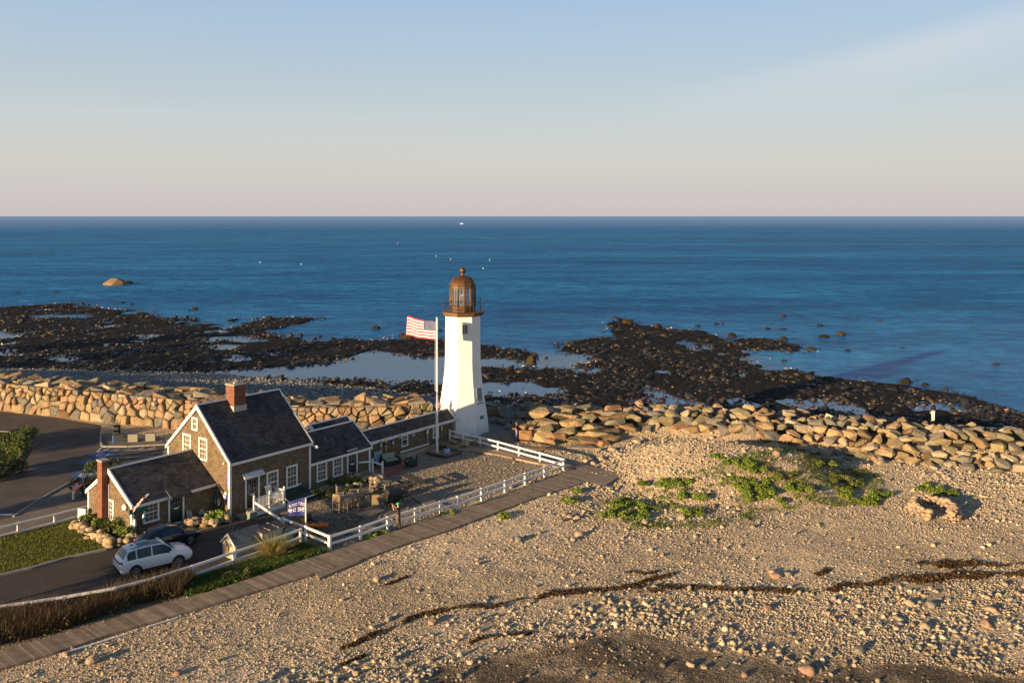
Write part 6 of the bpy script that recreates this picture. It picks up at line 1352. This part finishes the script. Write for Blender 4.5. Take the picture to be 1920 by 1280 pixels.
# low dry walls and rockeries round the cottage
def rubble(name, pix, n_, r0, r1, spread, hgt, label, cat, mats=(ROCKM[2], ROCKM[1], ROCKM[3])):
    P = [at(*p) for p in pix]; mb = MB(); L_ = [(b - a).length for a, b in zip(P, P[1:])]
    for k in range(n_):
        d = rs.uniform(0, sum(L_)); i = 0
        while d > L_[i]: d -= L_[i]; i += 1
        p = P[i].lerp(P[i + 1], d / L_[i]) - P[0]; r = rs.uniform(r0, r1); mb.blob((p.x + rs.gauss(0, spread), p.y + rs.gauss(0, spread), rs.uniform(0, hgt) + r * .4), (r * rs.uniform(.9, 1.4), r * rs.uniform(.8, 1.1), r * .75), rs.randrange(len(mats)), rs, .14, 1)
    return tag(mb.build(name, list(mats), loc=P[0]), label, cat)
rubble('rubble_wall', [(141, 988), (157, 1001), (175, 1009), (195, 1019), (212, 1027), (232, 1026), (252, 1020)], 90, .16, .32, .12, .42, 'low rubble wall of pale stones curving between the lawn and garden bushes', 'stone wall')
rubble('rockery', [(347, 985), (362, 985), (385, 982), (402, 986), (420, 980), (432, 973)], 70, .12, .3, .2, .3, 'rockery of loose stones between the end wing door and the gable corner', 'rockery', (ROCKM[1], ROCKM[3], ROCKM[2]))
rubble('rockery', [(668, 895), (684, 897), (700, 901), (716, 905)], 120, .17, .28, .32, .25, 'heap of grey stones under the white handrail of the ell', 'rockery', (ROCKM[3], ROCKM[2]))
rubble('rockery', [(598, 922), (625, 924), (655, 915), (672, 910)], 30, .12, .26, .2, .15, 'loose row of stones edging the dark planting before the ell', 'rockery', (ROCKM[3], ROCKM[2]))
rubble('rockery', [(862, 826), (900, 832), (850, 838)], 50, .12, .3, .5, .25, 'scatter of grey stones below the fence at the lighthouse foot', 'rockery', (ROCKM[3], ROCKM[2], ROCKM[1]))
# ================================================================== plants
GRN_D = [(.03, .05, .012), (.045, .07, .015), (.06, .085, .02)]; GRN_Y = [(.11, .15, .02), (.16, .18, .03), (.075, .115, .018)]; GRN_B = [(.10, .19, .018), (.15, .24, .026), (.2, .27, .035)]; OLIVE = [(.10, .10, .028), (.15, .13, .045), (.07, .08, .02)]
def shrub(name, px, clumps, n_, size, cols, label, cat='shrub', group=None, stem=True):
    p = at(*px) if not isinstance(px, Vector) else px; o = thing(name, label, cat, p, 0, group)
    leaves('foliage', [c[0] for c in clumps], [c[1] for c in clumps], n_, size, cols, parent=o)
    if stem:
        t = MB()
        for c, r in clumps: t.tube((c[0] * .3, c[1] * .3, -.1), (c[0], c[1], c[2]), .03, .015, 5)
        t.build('stems', mat('bark', (.09, .065, .045), .9, .3, 9), o)
    return o
def rc(rx, ry, h, k, r): return [((rs.uniform(-rx, rx), rs.uniform(-ry, ry), rs.uniform(.35, .8) * h), (r * rs.uniform(.7, 1.2), r * rs.uniform(.7, 1.2), r * rs.uniform(.6, .95))) for _ in range(k)]
shrub('garden_bush', (158, 984), rc(.5, .4, .7, 5, .35), 900, .13, GRN_Y, 'bright bush behind the picket gate, at the end of the rubble wall'); shrub('garden_fern', (180, 992), rc(.5, .4, .8, 6, .38), 1100, .16, GRN_Y, 'yellow green fern clump at the foot of the outside chimney')
shrub('garden_bush', (203, 1003), rc(.5, .4, .8, 6, .4), 1000, .12, GRN_D, 'dark green bush between the chimney foot and the wing window'); shrub('garden_bush', (217, 1001), rc(.5, .35, 1.1, 6, .42), 1100, .12, GRN_Y, 'tall yellowish bush under the end wing window'); shrub('garden_bush', (234, 1015), rc(.55, .35, .8, 6, .4), 1100, .12, GRN_Y, 'low bush at the outer corner of the end wing')
shrub('parking_bush', (203, 893), rc(1.6, .8, 1.3, 9, .6), 1900, .14, GRN_D, 'dark bush behind the end wing roof, beside the parking bays'); shrub('parking_bush', (166, 930), rc(.8, .7, 1.5, 7, .6), 1500, .14, GRN_D, 'dark bush behind the small hanging flag')
shrub('island_bush', (4, 846), rc(2.4, 1.7, 1.7, 16, .9), 5200, .14, GRN_Y + GRN_D, 'big rounded bush at the tip of the kerbed grass island'); shrub('island_bush', (-14, 893), rc(1.9, 1.3, 1.4, 10, .8), 3600, .14, GRN_D, 'darker bush lower on the kerbed grass island')
shrub('island_bush', (-75, 850), rc(3, 2, 2.6, 12, 1.1), 3200, .18, GRN_D, 'tall bush at the frame edge of the grass island')
shrub('garden_bush', (411, 976), rc(.75, .4, .6, 7, .35), 1300, .15, GRN_B, 'leafy green clump at the foot of the sunny gable'); shrub('flower_border', (600, 930), rc(2.0, .5, .45, 12, .4), 2200, .11, GRN_D, 'dark green planting along the wall between cottage door and ell'); shrub('flower_border', (652, 908), rc(1.3, .35, .5, 8, .35), 1500, .11, GRN_Y, 'green planting beneath the ell windows beside the step')
shrub('vine', (744, 848), rc(.5, .25, 1.5, 6, .4), 1200, .12, GRN_D, 'dark climbing plant behind the wicker sofa against the passage'); shrub('weed_tuft', (832, 842), rc(.35, .25, .3, 4, .22), 400, .09, GRN_D, 'weed tuft at the last fence post by the passage end', 'weeds')
for x, y, lb in ((690, 1010, 'green weeds under the boardwalk fence before the kayaks'), (840, 966, 'green tuft at the fence gap where the plank walk ends'), (712, 1003, 'green tuft between two fence posts left of the photographer')): shrub('weed_tuft', (x, y), rc(.45, .2, .25, 5, .2), 500, .09, GRN_B, lb, 'weeds', None, False)
# golden broom bush by the driveway fence
p = at(512, 1047); o = thing('broom_bush', 'feathery golden green bush standing through the driveway fence', 'shrub', p); n_ = 1150
th = RNG.uniform(0, 6.28, n_); R0 = RNG.random(n_) ** .5 * .35; B0 = np.c_[np.cos(th) * R0, np.sin(th) * R0, np.zeros(n_)]; hh = RNG.uniform(.4, 1.4, n_); outv = RNG.normal(0, .42, (n_, 2)) * hh[:, None] + B0[:, :2] * 1.6
wv2 = .014; ang = RNG.uniform(0, 6.28, n_); T0 = B0 * .8 + np.c_[outv * .45, hh * .5]
V = np.stack([T0 - np.c_[np.cos(ang) * wv2, np.sin(ang) * wv2, 0 * ang], T0 + np.c_[np.cos(ang) * wv2, np.sin(ang) * wv2, 0 * ang], B0 + np.c_[outv, hh]], 1)
gc = np.array([(.24, .2, .06), (.16, .16, .04), (.3, .24, .09)])[RNG.integers(0, 3, n_)]; q = np_mesh('foliage', V.reshape(-1, 3), np.arange(n_ * 3).reshape(-1, 3), np.repeat(gc, 3, 0), attr_mat('leaf'), False); q.parent = o
t = MB(); [t.tube((0, 0, -.1), (rs.gauss(0, .35), rs.gauss(0, .35), rs.uniform(.7, 1.1)), .02, .008, 5) for _ in range(16)]; t.build('stems', MATS['bark'], o)
shrub('bank_bush', (440, 1085), rc(.8, .4, .5, 6, .3), 900, .1, OLIVE, 'small straw tinted bush on the green bank below the cream shed')
# green bank and the brown scrub between driveway fence and boardwalk
bankP = worldpoly([(352, 1094), (438, 1067), (503, 1045), (565, 1022), (612, 1037), (600, 1042), (540, 1058), (470, 1082), (400, 1106), (350, 1118), (335, 1105)])
q = sample_poly(bankP, 26000); P = on_ground(q); P[:, 2] += .12 * (fbm(q[:, 0] / .8, q[:, 1] / .8, 91) + .3)
ob = blades('grass_bank', P, .3, .022, [(.05, .095, .014), (.075, .125, .02), (.11, .15, .03), (.035, .07, .012)], None, .45); tag(ob, kind='stuff')
cl = sample_poly(bankP, 260); lv = leaves('bank_weeds', np.c_[cl, zg0(cl[:, 0], cl[:, 1]) + .08], np.tile([(.38, .38, .22)], (260, 1)), 16000, .11, GRN_B + GRN_D + GRN_Y); tag(lv, kind='stuff')
scrubP = worldpoly([(-80, 1176), (0, 1162), (60, 1156), (120, 1144), (215, 1122), (290, 1100), (350, 1084), (364, 1098), (335, 1120), (285, 1128), (200, 1155), (110, 1184), (0, 1212), (-90, 1232)])
q = sample_poly(scrubP, 30000); dens = fbm(q[:, 0] / 1.5, q[:, 1] / 1.5, 95) + .32; q = q[RNG.random(len(q)) < dens * 2.2]; P = on_ground(q); P[:, 2] += RNG.uniform(0, .35, len(q))
ob = blades('scrub', P, .66, .014, [(.075, .043, .024), (.10, .06, .032), (.055, .036, .021), (.13, .08, .042), (.05, .05, .018)], None, .42); tag(ob, kind='stuff')
cl = sample_poly(scrubP, 330); lv = leaves('undergrowth', np.c_[cl, zg0(cl[:, 0], cl[:, 1]) + RNG.uniform(.12, .55, 330)], np.tile([(.42, .42, .32)], (330, 1)), 15000, .09, [(.09, .052, .026), (.12, .07, .035), (.06, .042, .022), (.07, .075, .02), (.055, .08, .016)]); tag(lv, kind='stuff')
# lawn blades
q = sample_poly(lawnP, 22000); ob = blades('grass', on_ground(q, .02), .09, .02, [(.13, .15, .022), (.17, .165, .03), (.095, .115, .018)], None, .5); tag(ob, kind='stuff')
q = sample_poly(islP, 9000); ob = blades('grass', on_ground(q, .05), .13, .022, [(.07, .09, .016), (.10, .105, .022)], None, .5); tag(ob, kind='stuff')
# green plants on the gravel hill
BPL = [(1390, 868, 1.3, .7, 'brightest leafy clump at the top of the hill plants'), (1415, 880, 1.1, .6, 'leafy clump just below the topmost one'), (1375, 905, 1.2, .8, 'clump on the shore side of the big green patch'), (1405, 915, 1.5, .9, 'widest clump in the middle of the big green patch'), (1440, 905, 1.4, .8, 'clump at the inland side of the big green patch'), (1430, 932, 1.5, .7, 'lowest broad clump of the big green patch'), (1470, 890, 1.1, .7, 'thin clump between the two green patches'), (1500, 912, 1.0, .6, 'small clump at the edge of the big green patch'),
       (1540, 872, 1.2, .6, 'topmost clump of the second green patch'), (1560, 895, 1.5, .9, 'olive clump in the second green patch'), (1590, 905, 1.5, .9, 'yellowish wide clump in the second green patch'), (1575, 925, 1.0, .6, 'clump in the lower half of the second green patch'), (1612, 942, 1.5, .45, 'long low green strip at the foot of the second patch'), (1650, 928, .7, .5, 'lone small clump toward the stone ring'), (1735, 918, 1.0, .5, 'green clump directly above the stone ring'), (1775, 924, .9, .45, 'green clump above the right shoulder of the stone ring'),
       (1232, 908, 1.2, .4, 'low green row right of the landing'), (1270, 906, 1.2, .4, 'second low green row right of the landing'), (1295, 930, 1.0, .5, 'green clump over the scree below the row'), (1172, 945, 1.0, .5, 'green clump closest to the landing'), (1190, 965, 1.0, .5, 'lower green clump beneath the one closest to the landing'), (1140, 962, .8, .4, 'small clump farthest down toward the boardwalk'), (1305, 962, 1.1, .5, 'green clump beside the wedge shaped stone'), (1215, 950, .7, .4, 'small clump among pale cobbles'), (1080, 925, .3, .25, 'tiny round tuft below the landing'), (1064, 940, .5, .25, 'little double tuft below the tiny one'), (947, 969, .25, .2, 'single tiny tuft beside the upper boardwalk'), (1345, 858, .3, .2, 'tiny tuft on the bare hilltop')]
for x, y, rx, ry, lb in BPL:
    yel = 'olive' in lb or 'yellow' in lb or 'thin' in lb
    k = max(3, int(9 * rx)); shrub('beach_plant', (x, y), [((rs.uniform(-rx, rx), rs.uniform(-ry, ry) * 1.5, rs.uniform(.05, .2)), (.36, .42, .13 + .08 * rs.random())) for _ in range(k)], int(1500 * rx * (.7 if yel else 1)), .12, (OLIVE + GRN_Y) if yel else GRN_B + GRN_Y, lb, 'plant', 'green plants on the gravel hill', False)
hgP = worldpoly([(1340, 880), (1400, 850), (1480, 860), (1560, 860), (1650, 890), (1660, 940), (1580, 950), (1500, 930), (1440, 960), (1370, 940)])
cl = sample_poly(worldpoly([(1120, 930), (1200, 890), (1330, 880), (1400, 850), (1560, 860), (1650, 890), (1660, 945), (1500, 950), (1340, 990), (1180, 990)]), 900); cl = cl[fbm(cl[:, 0] / 2, cl[:, 1] / 2, 99) > -.02]; lv = leaves('ground_cover', np.c_[cl, zg0(cl[:, 0], cl[:, 1]) + .04], np.tile([(.3, .34, .1)], (len(cl), 1)), 15000, .1, GRN_Y + GRN_B + OLIVE); tag(lv, kind='stuff')
q = sample_poly(hgP, 26000); dens = fbm(q[:, 0] / 1.6, q[:, 1] / 1.6, 97) + .12; q = q[RNG.random(len(q)) < dens * 2.4]; ob = blades('hill_grass', on_ground(q), .2, .018, [(.11, .11, .03), (.15, .13, .045), (.08, .095, .02)], None, .5); tag(ob, kind='stuff')
# trees out of frame that throw the evening shade over the driveway and the road
def tree(x, y, h, r, label):
    o = thing('broadleaf_tree', label, 'tree', (x, y, 0)); MB().tube((0, 0, -.2), (.1, .1, h * .6), .16, .07, 8).build('trunk', mat('bark', (.09, .065, .045), .9, .3, 9), o)
    c = [((rs.gauss(0, r * .45), rs.gauss(0, r * .45), h * rs.uniform(.5, .92)), (r * .5,) * 3) for _ in range(14)]; leaves('crown', [q[0] for q in c], [q[1] for q in c], int(2600 * r), .22, GRN_D, parent=o)
tree(-34.5, 39.5, 6.6, 2.35, 'unseen dark tree added beyond the driveway to shade the parked car'); tree(-45.6, 62.2, 3.6, .9, 'slender tree on the far side of the road'); tree(-43.2, 53.6, 4.6, 1.8, 'mid sized tree on the road verge')  # the first is an unseen tree added to shade the parked car
for k, (x, y) in enumerate(((-112, 74), (-124, 84), (-137, 95), (-150, 106))): tree(x, y, 15 + k % 2, 6.0, ('tallest', 'second', 'third', 'last')[k] + ' unseen tree of the tall row added to shade the ledge')  # unseen row, added to cast shade on the ledge
# ================================================================== gravel and cobbles
EXC = [roadP, driveP, lawnP, walkP, worldpoly(near[:1] + far + near[::-1]), [(p.x, p.y) for p in (A_ + B_[::-1])], islP]
CXY = [HA + AX * s + AY * w for s, w in ((-6.2, 1.6), (0, 1.6), (0, -.1), (7, -.1), (7, .2), (26, 1.8), (26, 9), (-6.2, 7.4))]; EXC.append([(p.x, p.y) for p in CXY])
PAL = np.array([(.43, .35, .235), (.38, .32, .235), (.30, .275, .23), (.43, .31, .215), (.52, .44, .325), (.22, .195, .16), (.29, .27, .2), (.36, .28, .18)])
def beach_points(n_, x0, x1, y0, y1, dens):
    q = np.c_[RNG.uniform(x0, x1, n_), RNG.uniform(y0, y1, n_)]; px, py = cpix(q[:, 0], q[:, 1], zg0(q[:, 0], q[:, 1]))
    k = (px > -60) & (px < 1980) & (py < 1330) & (q[:, 1] < wallY(q[:, 0]) + .5)
    for e in EXC: k &= ~inpoly(q[:, 0], q[:, 1], e)
    d = (q[:, 0] - P0[0]) * BN[0] + (q[:, 1] - P0[1]) * BN[1]; k &= ~((d < -1.0) & (q[:, 0] < -14))
    k &= RNG.random(n_) < dens(q[:, 0], q[:, 1], d, px, py); return q[k], px[k], py[k], d[k]
def band(px, py): return np.clip((py - np.interp(px, [0, 600, 760, 920, 1250, 1900], [1390, 1236, 1178, 1140, 1104, 1082])) / 30, 0, 1)
PM = attr_mat('pebbles', .85, 26, .4, .2, .22)
def pcol(n_, wet, yard): c = PAL[RNG.integers(0, len(PAL), n_)] * RNG.uniform(.75, 1.25, (n_, 1)); c = 1.02 * c * (1 - .4 * wet[:, None]); return np.where(yard[:, None], c * np.array([.72, .74, .78]), c)
cob = lambda X, Y: np.clip(.5 + 2.4 * fbm(X / 3.2, Y / 3.2, 111, 4), 0, 1)
hillcob = lambda px, py: np.exp(-((px - 1230) / 170) ** 2 - ((py - 890) / 75) ** 2) + .8 * np.exp(-((px - 1120) / 95) ** 2 - ((py - 848) / 32) ** 2) + np.exp(-((px - 1850) / 130) ** 2 - ((py - 890) / 60) ** 2)
def mk(name, n_, r0, r1, base, dens, flat=.62):
    q, px, py, d = beach_points(n_, -30, 52, 36, 88, dens); r = r0 * (r1 / r0) ** RNG.random(len(q)); P = on_ground(q, -.01)
    wet = np.clip((py - 1170) / 90, 0, 1) * inpoly(q[:, 0], q[:, 1], mudP) ; wet = np.maximum(wet, np.clip((py - 1195) / 60, 0, .6) * (px > 900)); yard_ = inpoly(q[:, 0], q[:, 1], yardP)
    o = scatter(name, P, r, pcol(len(q), wet, yard_), base, PM, flat); tag(o, kind='stuff'); return len(q)
mudf = lambda X, Y: inpoly(X + 5 * fbm(X / 3, Y / 3, 75), Y + 3 * fbm(X / 3, Y / 3, 77), mudP)
low = lambda X, Y: np.clip(.55 + 2.6 * fbm(X / 11, Y / 6, 151, 4), .06, 1)
mk('gravel', 800000, .02, .046, OCTA, lambda X, Y, d, px, py: (.2 + .5 * cob(X, Y)) * low(X, Y) * np.where(mudf(X, Y), .03, 1))
mk('pebbles', 330000, .042, .08, ICO1, lambda X, Y, d, px, py: np.clip(.05 + .6 * cob(X, Y) * low(X + 30, Y) * np.clip(.45 + 1.3 * band(px, py), 0, 1.4) + .7 * hillcob(px, py), 0, 1) * np.where(mudf(X, Y), .10, 1) * np.where(d < 0, .5, 1))
mk('cobbles', 110000, .075, .165, ICO2, lambda X, Y, d, px, py: np.clip((.006 + .62 * band(px, py) * low(X + 60, Y) * cob(X + 40, Y) ** 1.2 + .24 * hillcob(px, py)), 0, 1) * np.where(mudf(X, Y), .12, 1) * np.where(d < 0, .08, 1), .66)
# shingle bank on the seaward side of the wall
n_ = 60000; X_ = RNG.uniform(-110, 20, n_); Y_ = wallY(X_) + 6 + RNG.random(n_) * (shoreY(X_) - wallY(X_) - 4); k = (np.abs(X_ / Y_) < .62); X_, Y_ = X_[k], Y_[k]
o = scatter('shingle', np.c_[X_, Y_, zg0(X_, Y_)], .09 * 3.4 ** RNG.random(len(X_)), np.array([(.2, .2, .195), (.26, .26, .25), (.15, .15, .15), (.32, .31, .29)])[RNG.integers(0, 4, len(X_))], OCTA, PM, .6); tag(o, kind='stuff')
# ================================================================== weed-covered ledge
n_ = 330000; Y_ = 100 + 165 * RNG.random(n_) ** 1.25; X_ = RNG.uniform(-.62, .62, n_) * Y_; k = (Y_ > shoreY(X_) - 2); X_, Y_ = X_[k], Y_[k]
jx, jy = X_ + RNG.normal(0, 1.1, len(X_)), Y_ + RNG.normal(0, 1.6, len(X_)); k = reefmask(jx, jy) & (RNG.random(len(X_)) < np.clip(.34 + 1.6 * fbm(X_ / 6, Y_ / 8, 141, 4), .03, .7)); X_, Y_ = X_[k], Y_[k]
WEED = .72 * np.array([(.026, .017, .007), (.04, .026, .010), (.016, .011, .007), (.06, .04, .014), (.034, .021, .01)])
sz = np.where(RNG.random(len(X_)) < .08, .28 * 2.8 ** RNG.random(len(X_)), .09 * 3.2 ** RNG.random(len(X_))); c = WEED[RNG.integers(0, 5, len(X_))]; bare = (RNG.random(len(X_)) < .07) & (sz < .3) & (fbm(X_ / 12, Y_ / 12, 143) > -.1); c = np.where(bare[:, None], np.array([(.34, .22, .09)]), c)  # a few small stones coloured yellowish as sunlit highlights
o = scatter('weed_covered_rocks', np.c_[X_, Y_, SEA + .06 + .5 * fbm(X_ / 5, Y_ / 7, 51, 4)], sz, c, ICO1, attr_mat('wet_weed', .42, 9, .9, .45, .5), .5, .3, True, .15); tag(o, kind='stuff')
n_ = 60000; Y_ = 110 + 150 * RNG.random(n_); X_ = RNG.uniform(-.6, .6, n_) * Y_; k = ~reefmask(X_, Y_) & reefmask(X_ + RNG.normal(0, 1.5, n_), Y_ - RNG.uniform(0, 3.5, n_)) & (Y_ > shoreY(X_) + 12) & (fbm(X_ / 9, Y_ / 5, 161, 4) > .12) & (RNG.random(n_) < .35); X_, Y_ = X_[k], Y_[k]
o = scatter('foam', np.c_[X_, Y_, np.full(len(X_), SEA + .02)], RNG.uniform(.12, .5, len(X_)), np.full((len(X_), 3), .62), OCTA, attr_mat('sea_foam', .9, 9, 0, .1, .1), .06, .3, True, 0); tag(o, kind='stuff')
# rocks standing clear in the water
SR = [(215, 534, 7.6, 3.3, 3, 'large pale flat topped rock with birds far out, beyond the weedy ledge'), (240, 531, 4.0, 1.2, 4, 'low dark rock touching the large pale one far out'), (366, 580, 1.7, 1.1, 4, 'rounded dark rock alone off the ledge tip'), (355, 582, .8, .4, 4, 'small reddish rock beside the rounded dark one'), (106, 548, 1.6, .5, 5, 'low reddish rock in open water, second from the pale rock'), (33, 549, 1.2, .4, 5, 'lowest reddish rock near the frame edge in open water'), (230, 568, 1.6, .6, 4, 'flat dark rock just off the upper ledge'), (247, 571, 1.2, .5, 4, 'next flat dark rock off the upper ledge'), (505, 600, 2.2, 1.4, 4, 'tall rock at the pointed end of the upper ledge'), (535, 598, 1.3, .8, 4, 'round rock past the pointed ledge end'), (555, 599, 1.4, .7, 4, 'outermost rock past the pointed ledge end'), (565, 630, 1.3, .9, 4, 'dark rock in the channel between ledges'), (600, 632, 1.0, .6, 4, 'smaller dark rock in the channel'), (625, 636, 1.2, .8, 4, 'channel rock closest to the flag'),
      (997, 682, 2.0, 2.0, 6, 'tall weed draped rock like a stump in the pool right of the lighthouse'), (1176, 607, 2.4, 1.6, 6, 'olive pointed rock at the far tip of the main ledge'), (1234, 615, 2.0, 1.3, 6, 'olive rounded rock on the far edge of the main ledge'), (1372, 632, 2.0, 1.4, 4, 'dark rounded rock at the far corner of the main ledge'), (1308, 612, 1.4, .6, 4, 'flat rock in the water off the main ledge'), (1343, 608, 1.3, .5, 4, 'low rock farther off the main ledge'), (1355, 607, .8, .5, 4, 'small lump beside the low rock'), (1468, 594, 1.5, 1.1, 5, 'reddish square rock alone in open water'), (1439, 617, 1.2, .7, 4, 'dark low rock below the reddish square one'), (1468, 617, 1.6, .4, 4, 'very flat rock in a pair'), (1577, 629, 2.0, 1.2, 6, 'largest brown rock standing alone off the side ledge'), (1545, 632, 2.2, .7, 4, 'low wide dark rock beside the largest brown one'), (1538, 611, 1.5, .6, 4, 'small reddish rock seaward of the largest brown one'), (1650, 601, 1.3, .35, 5, 'low red rock far out on the right water'), (1868, 683, 1.1, .5, 5, 'low red rock alone near the right frame edge'), (1470, 637, 1.6, 1.1, 4, 'rock on the side ledge ridge'), (1520, 656, 1.9, .8, 6, 'olive rock at the side ledge end'), (1590, 658, 1.2, .5, 4, 'small dark rock past the side ledge end'), (1698, 719, 1.7, 1.2, 4, 'dark rock at the outer edge of the near ledge'), (1735, 722, 1.2, .5, 4, 'low rock just off the near ledge'), (1470, 677, 1.1, .5, 4, 'low rock in the quiet pool'), (1690, 653, .9, .3, 5, 'tiny red rock in open water'), (705, 616, 2.0, 1.0, 4, 'pointed dark rock left of the flag'), (762, 634, 2.6, 1.6, 6, 'olive boulder just under the flag'), (825, 620, 1.0, .7, 4, 'dark rock right behind the flagpole')]
for x, y, w_, h_, k, lb in SR:
    p = at(x, y, z=SEA); r = random.Random(int(x * 7 + y)); vs, fs = hull(34, (w_ * .55, w_ * .5, h_ * .75), r, 2.6); mb = MB(); mb.add(vs, fs)
    m_ = {3: ROCKM[4], 4: stone('weedy_rock', (.02, .015, .009)), 5: stone('reddish_rock', (.05, .024, .019)), 6: stone('olive_weed_rock', (.042, .031, .012))}[k]; o = mb.build('sea_rock', m_, loc=p + Vector((0, 0, h_ * .05))); tag(o, lb, 'rock')
q = at(215, 533, z=SEA)
for k in range(7):
    o = thing('seabird', 'dark bird perched on the large pale rock far out', 'bird', q + Vector((-1.9 + k * .6, rs.uniform(-.3, .3), 2.35 - .08 * abs(k - 3))), rs.uniform(0, 6), 'birds perched on the pale rock'); b = MB(); b.blob((0, 0, .16), (.2, .1, .13), 0, None, .02); b.blob((.16, 0, .34), (.07, .06, .07), 0, None, .02); b.tube((.1, 0, .2), (.16, 0, .33), .06, .05, 6); b.tube((.2, 0, .34), (.3, 0, .33), .02, .006, 5); b.build('bird_body', mat('bird_dark', (.03, .028, .026), .8, .2, 9), o)
# boat and pot buoys
q = at(866, 420.5, z=SEA); o = thing('motor_boat', 'tiny white motor boat under the horizon above the lighthouse', 'boat', q, rad(5)); o.scale = (.42, .42, .42); mb = MB(); rings = []
for u in np.linspace(0, 1, 9): w_ = 5 * max(.05, (1 - u ** 3)); rings.append([(u * 32 - 16, -w_, 3.5), (u * 32 - 16, -w_ * .7, -.8), (u * 32 - 16, w_ * .7, -.8), (u * 32 - 16, w_, 3.5)])
mb.add([p for r in rings for p in r], [(i * 4 + j, i * 4 + (j + 1) % 4, (i + 1) * 4 + (j + 1) % 4, (i + 1) * 4 + j) for i in range(8) for j in range(4)]); mb.add(rings[0], [(0, 1, 2, 3)]); mb.build('hull', WHITE, o); MB().prism([(-3, 3.4), (3, 3.4), (2.4, 9), (-2.4, 9)], -7, 5).build('cabin', WHITEW, o)
for x, y, c, lb in ((488, 493, 'white', 'white pot buoy far out, first of a pair off the left water'), (565, 496, 'white', 'white pot buoy far out, second of the pair'), (818, 481, 'yellow', 'yellow pot buoy up from the lantern dome'), (845, 487, 'yellow', 'pale yellow pot buoy just above the lantern dome'), (918, 488, 'yellow', 'yellow pot buoy right of the lantern dome'), (906, 504, 'white', 'white pot buoy low beside the lantern ball'), (746, 457, 'orange', 'orange pot buoy highest toward the horizon')):
    q = at(x, y, z=SEA); o = MB(); r = q.y * .00055; o.lathe([(.01, -r), (r, -.3 * r), (r, r), (.5 * r, 1.8 * r), (.1 * r, 2.8 * r)], 10); tag(o.build('pot_buoy', bc[c], loc=q), lb, 'buoy', 'pot buoys far out')
# breaking crest and white stone near the ledge
# ================================================================== weed lines on the beach
WR = [([(640, 1216), (680, 1197), (740, 1176), (790, 1152), (860, 1140), (920, 1137)], .16), ([(925, 1137), (1000, 1118), (1080, 1108), (1160, 1102), (1250, 1098)], .34), ([(1250, 1098), (1300, 1102), (1380, 1109), (1450, 1104), (1530, 1110), (1600, 1098), (1660, 1094)], .3), ([(1660, 1092), (1750, 1086), (1850, 1078), (1960, 1072)], .5), ([(1720, 1056), (1800, 1060), (1960, 1056)], .5), ([(880, 1202), (940, 1191), (1000, 1184)], .15), ([(1170, 1076), (1230, 1072)], .12), ([(720, 1098), (760, 1086)], .14), ([(1530, 1076), (1550, 1068)], .5), ([(1200, 1090), (1260, 1076)], .2), ([(640, 1248), (680, 1232)], .16), ([(1040, 1196), (1110, 1192)], .14)]
vp = []
for pix, w_ in WR:
    P = [at(*p) for p in pix]
    for a, b_ in zip(P, P[1:]):
        L_ = (b_ - a).length; k = int(L_ * 190 * (w_ / .3) ** .6); t = RNG.random(k); c = np.array(a)[None, :2] + t[:, None] * np.array(b_ - a)[None, :2]
        off = .5 * fbm(c[:, 0] / 1.1, c[:, 1] / 1.1, 121, 4); c[:, 1] += off * 1.6; ww = .62 * w_ * (.2 + 1.7 * np.clip(.5 + 2 * fbm(c[:, 0] / .9 + 9, c[:, 1] / .9, 123), 0, 1)); c += RNG.normal(0, 1, (k, 2)) * ww[:, None] * .55
        vp.append(c[RNG.random(k) < np.clip(.5 + 3.2 * fbm(c[:, 0] / 1.2, c[:, 1] / 1.2, 125), .03, 1)])
q = np.concatenate(vp); o = scatter('seaweed', on_ground(q, .03), RNG.uniform(.03, .11, len(q)), np.array([(.035, .02, .009), (.065, .036, .013), (.022, .014, .008), (.13, .075, .025)])[RNG.integers(0, 4, len(q))], OCTA, attr_mat('dry_weed', .8, 20, .5, .2, .3), .55, .35, False); tag(o, kind='stuff')
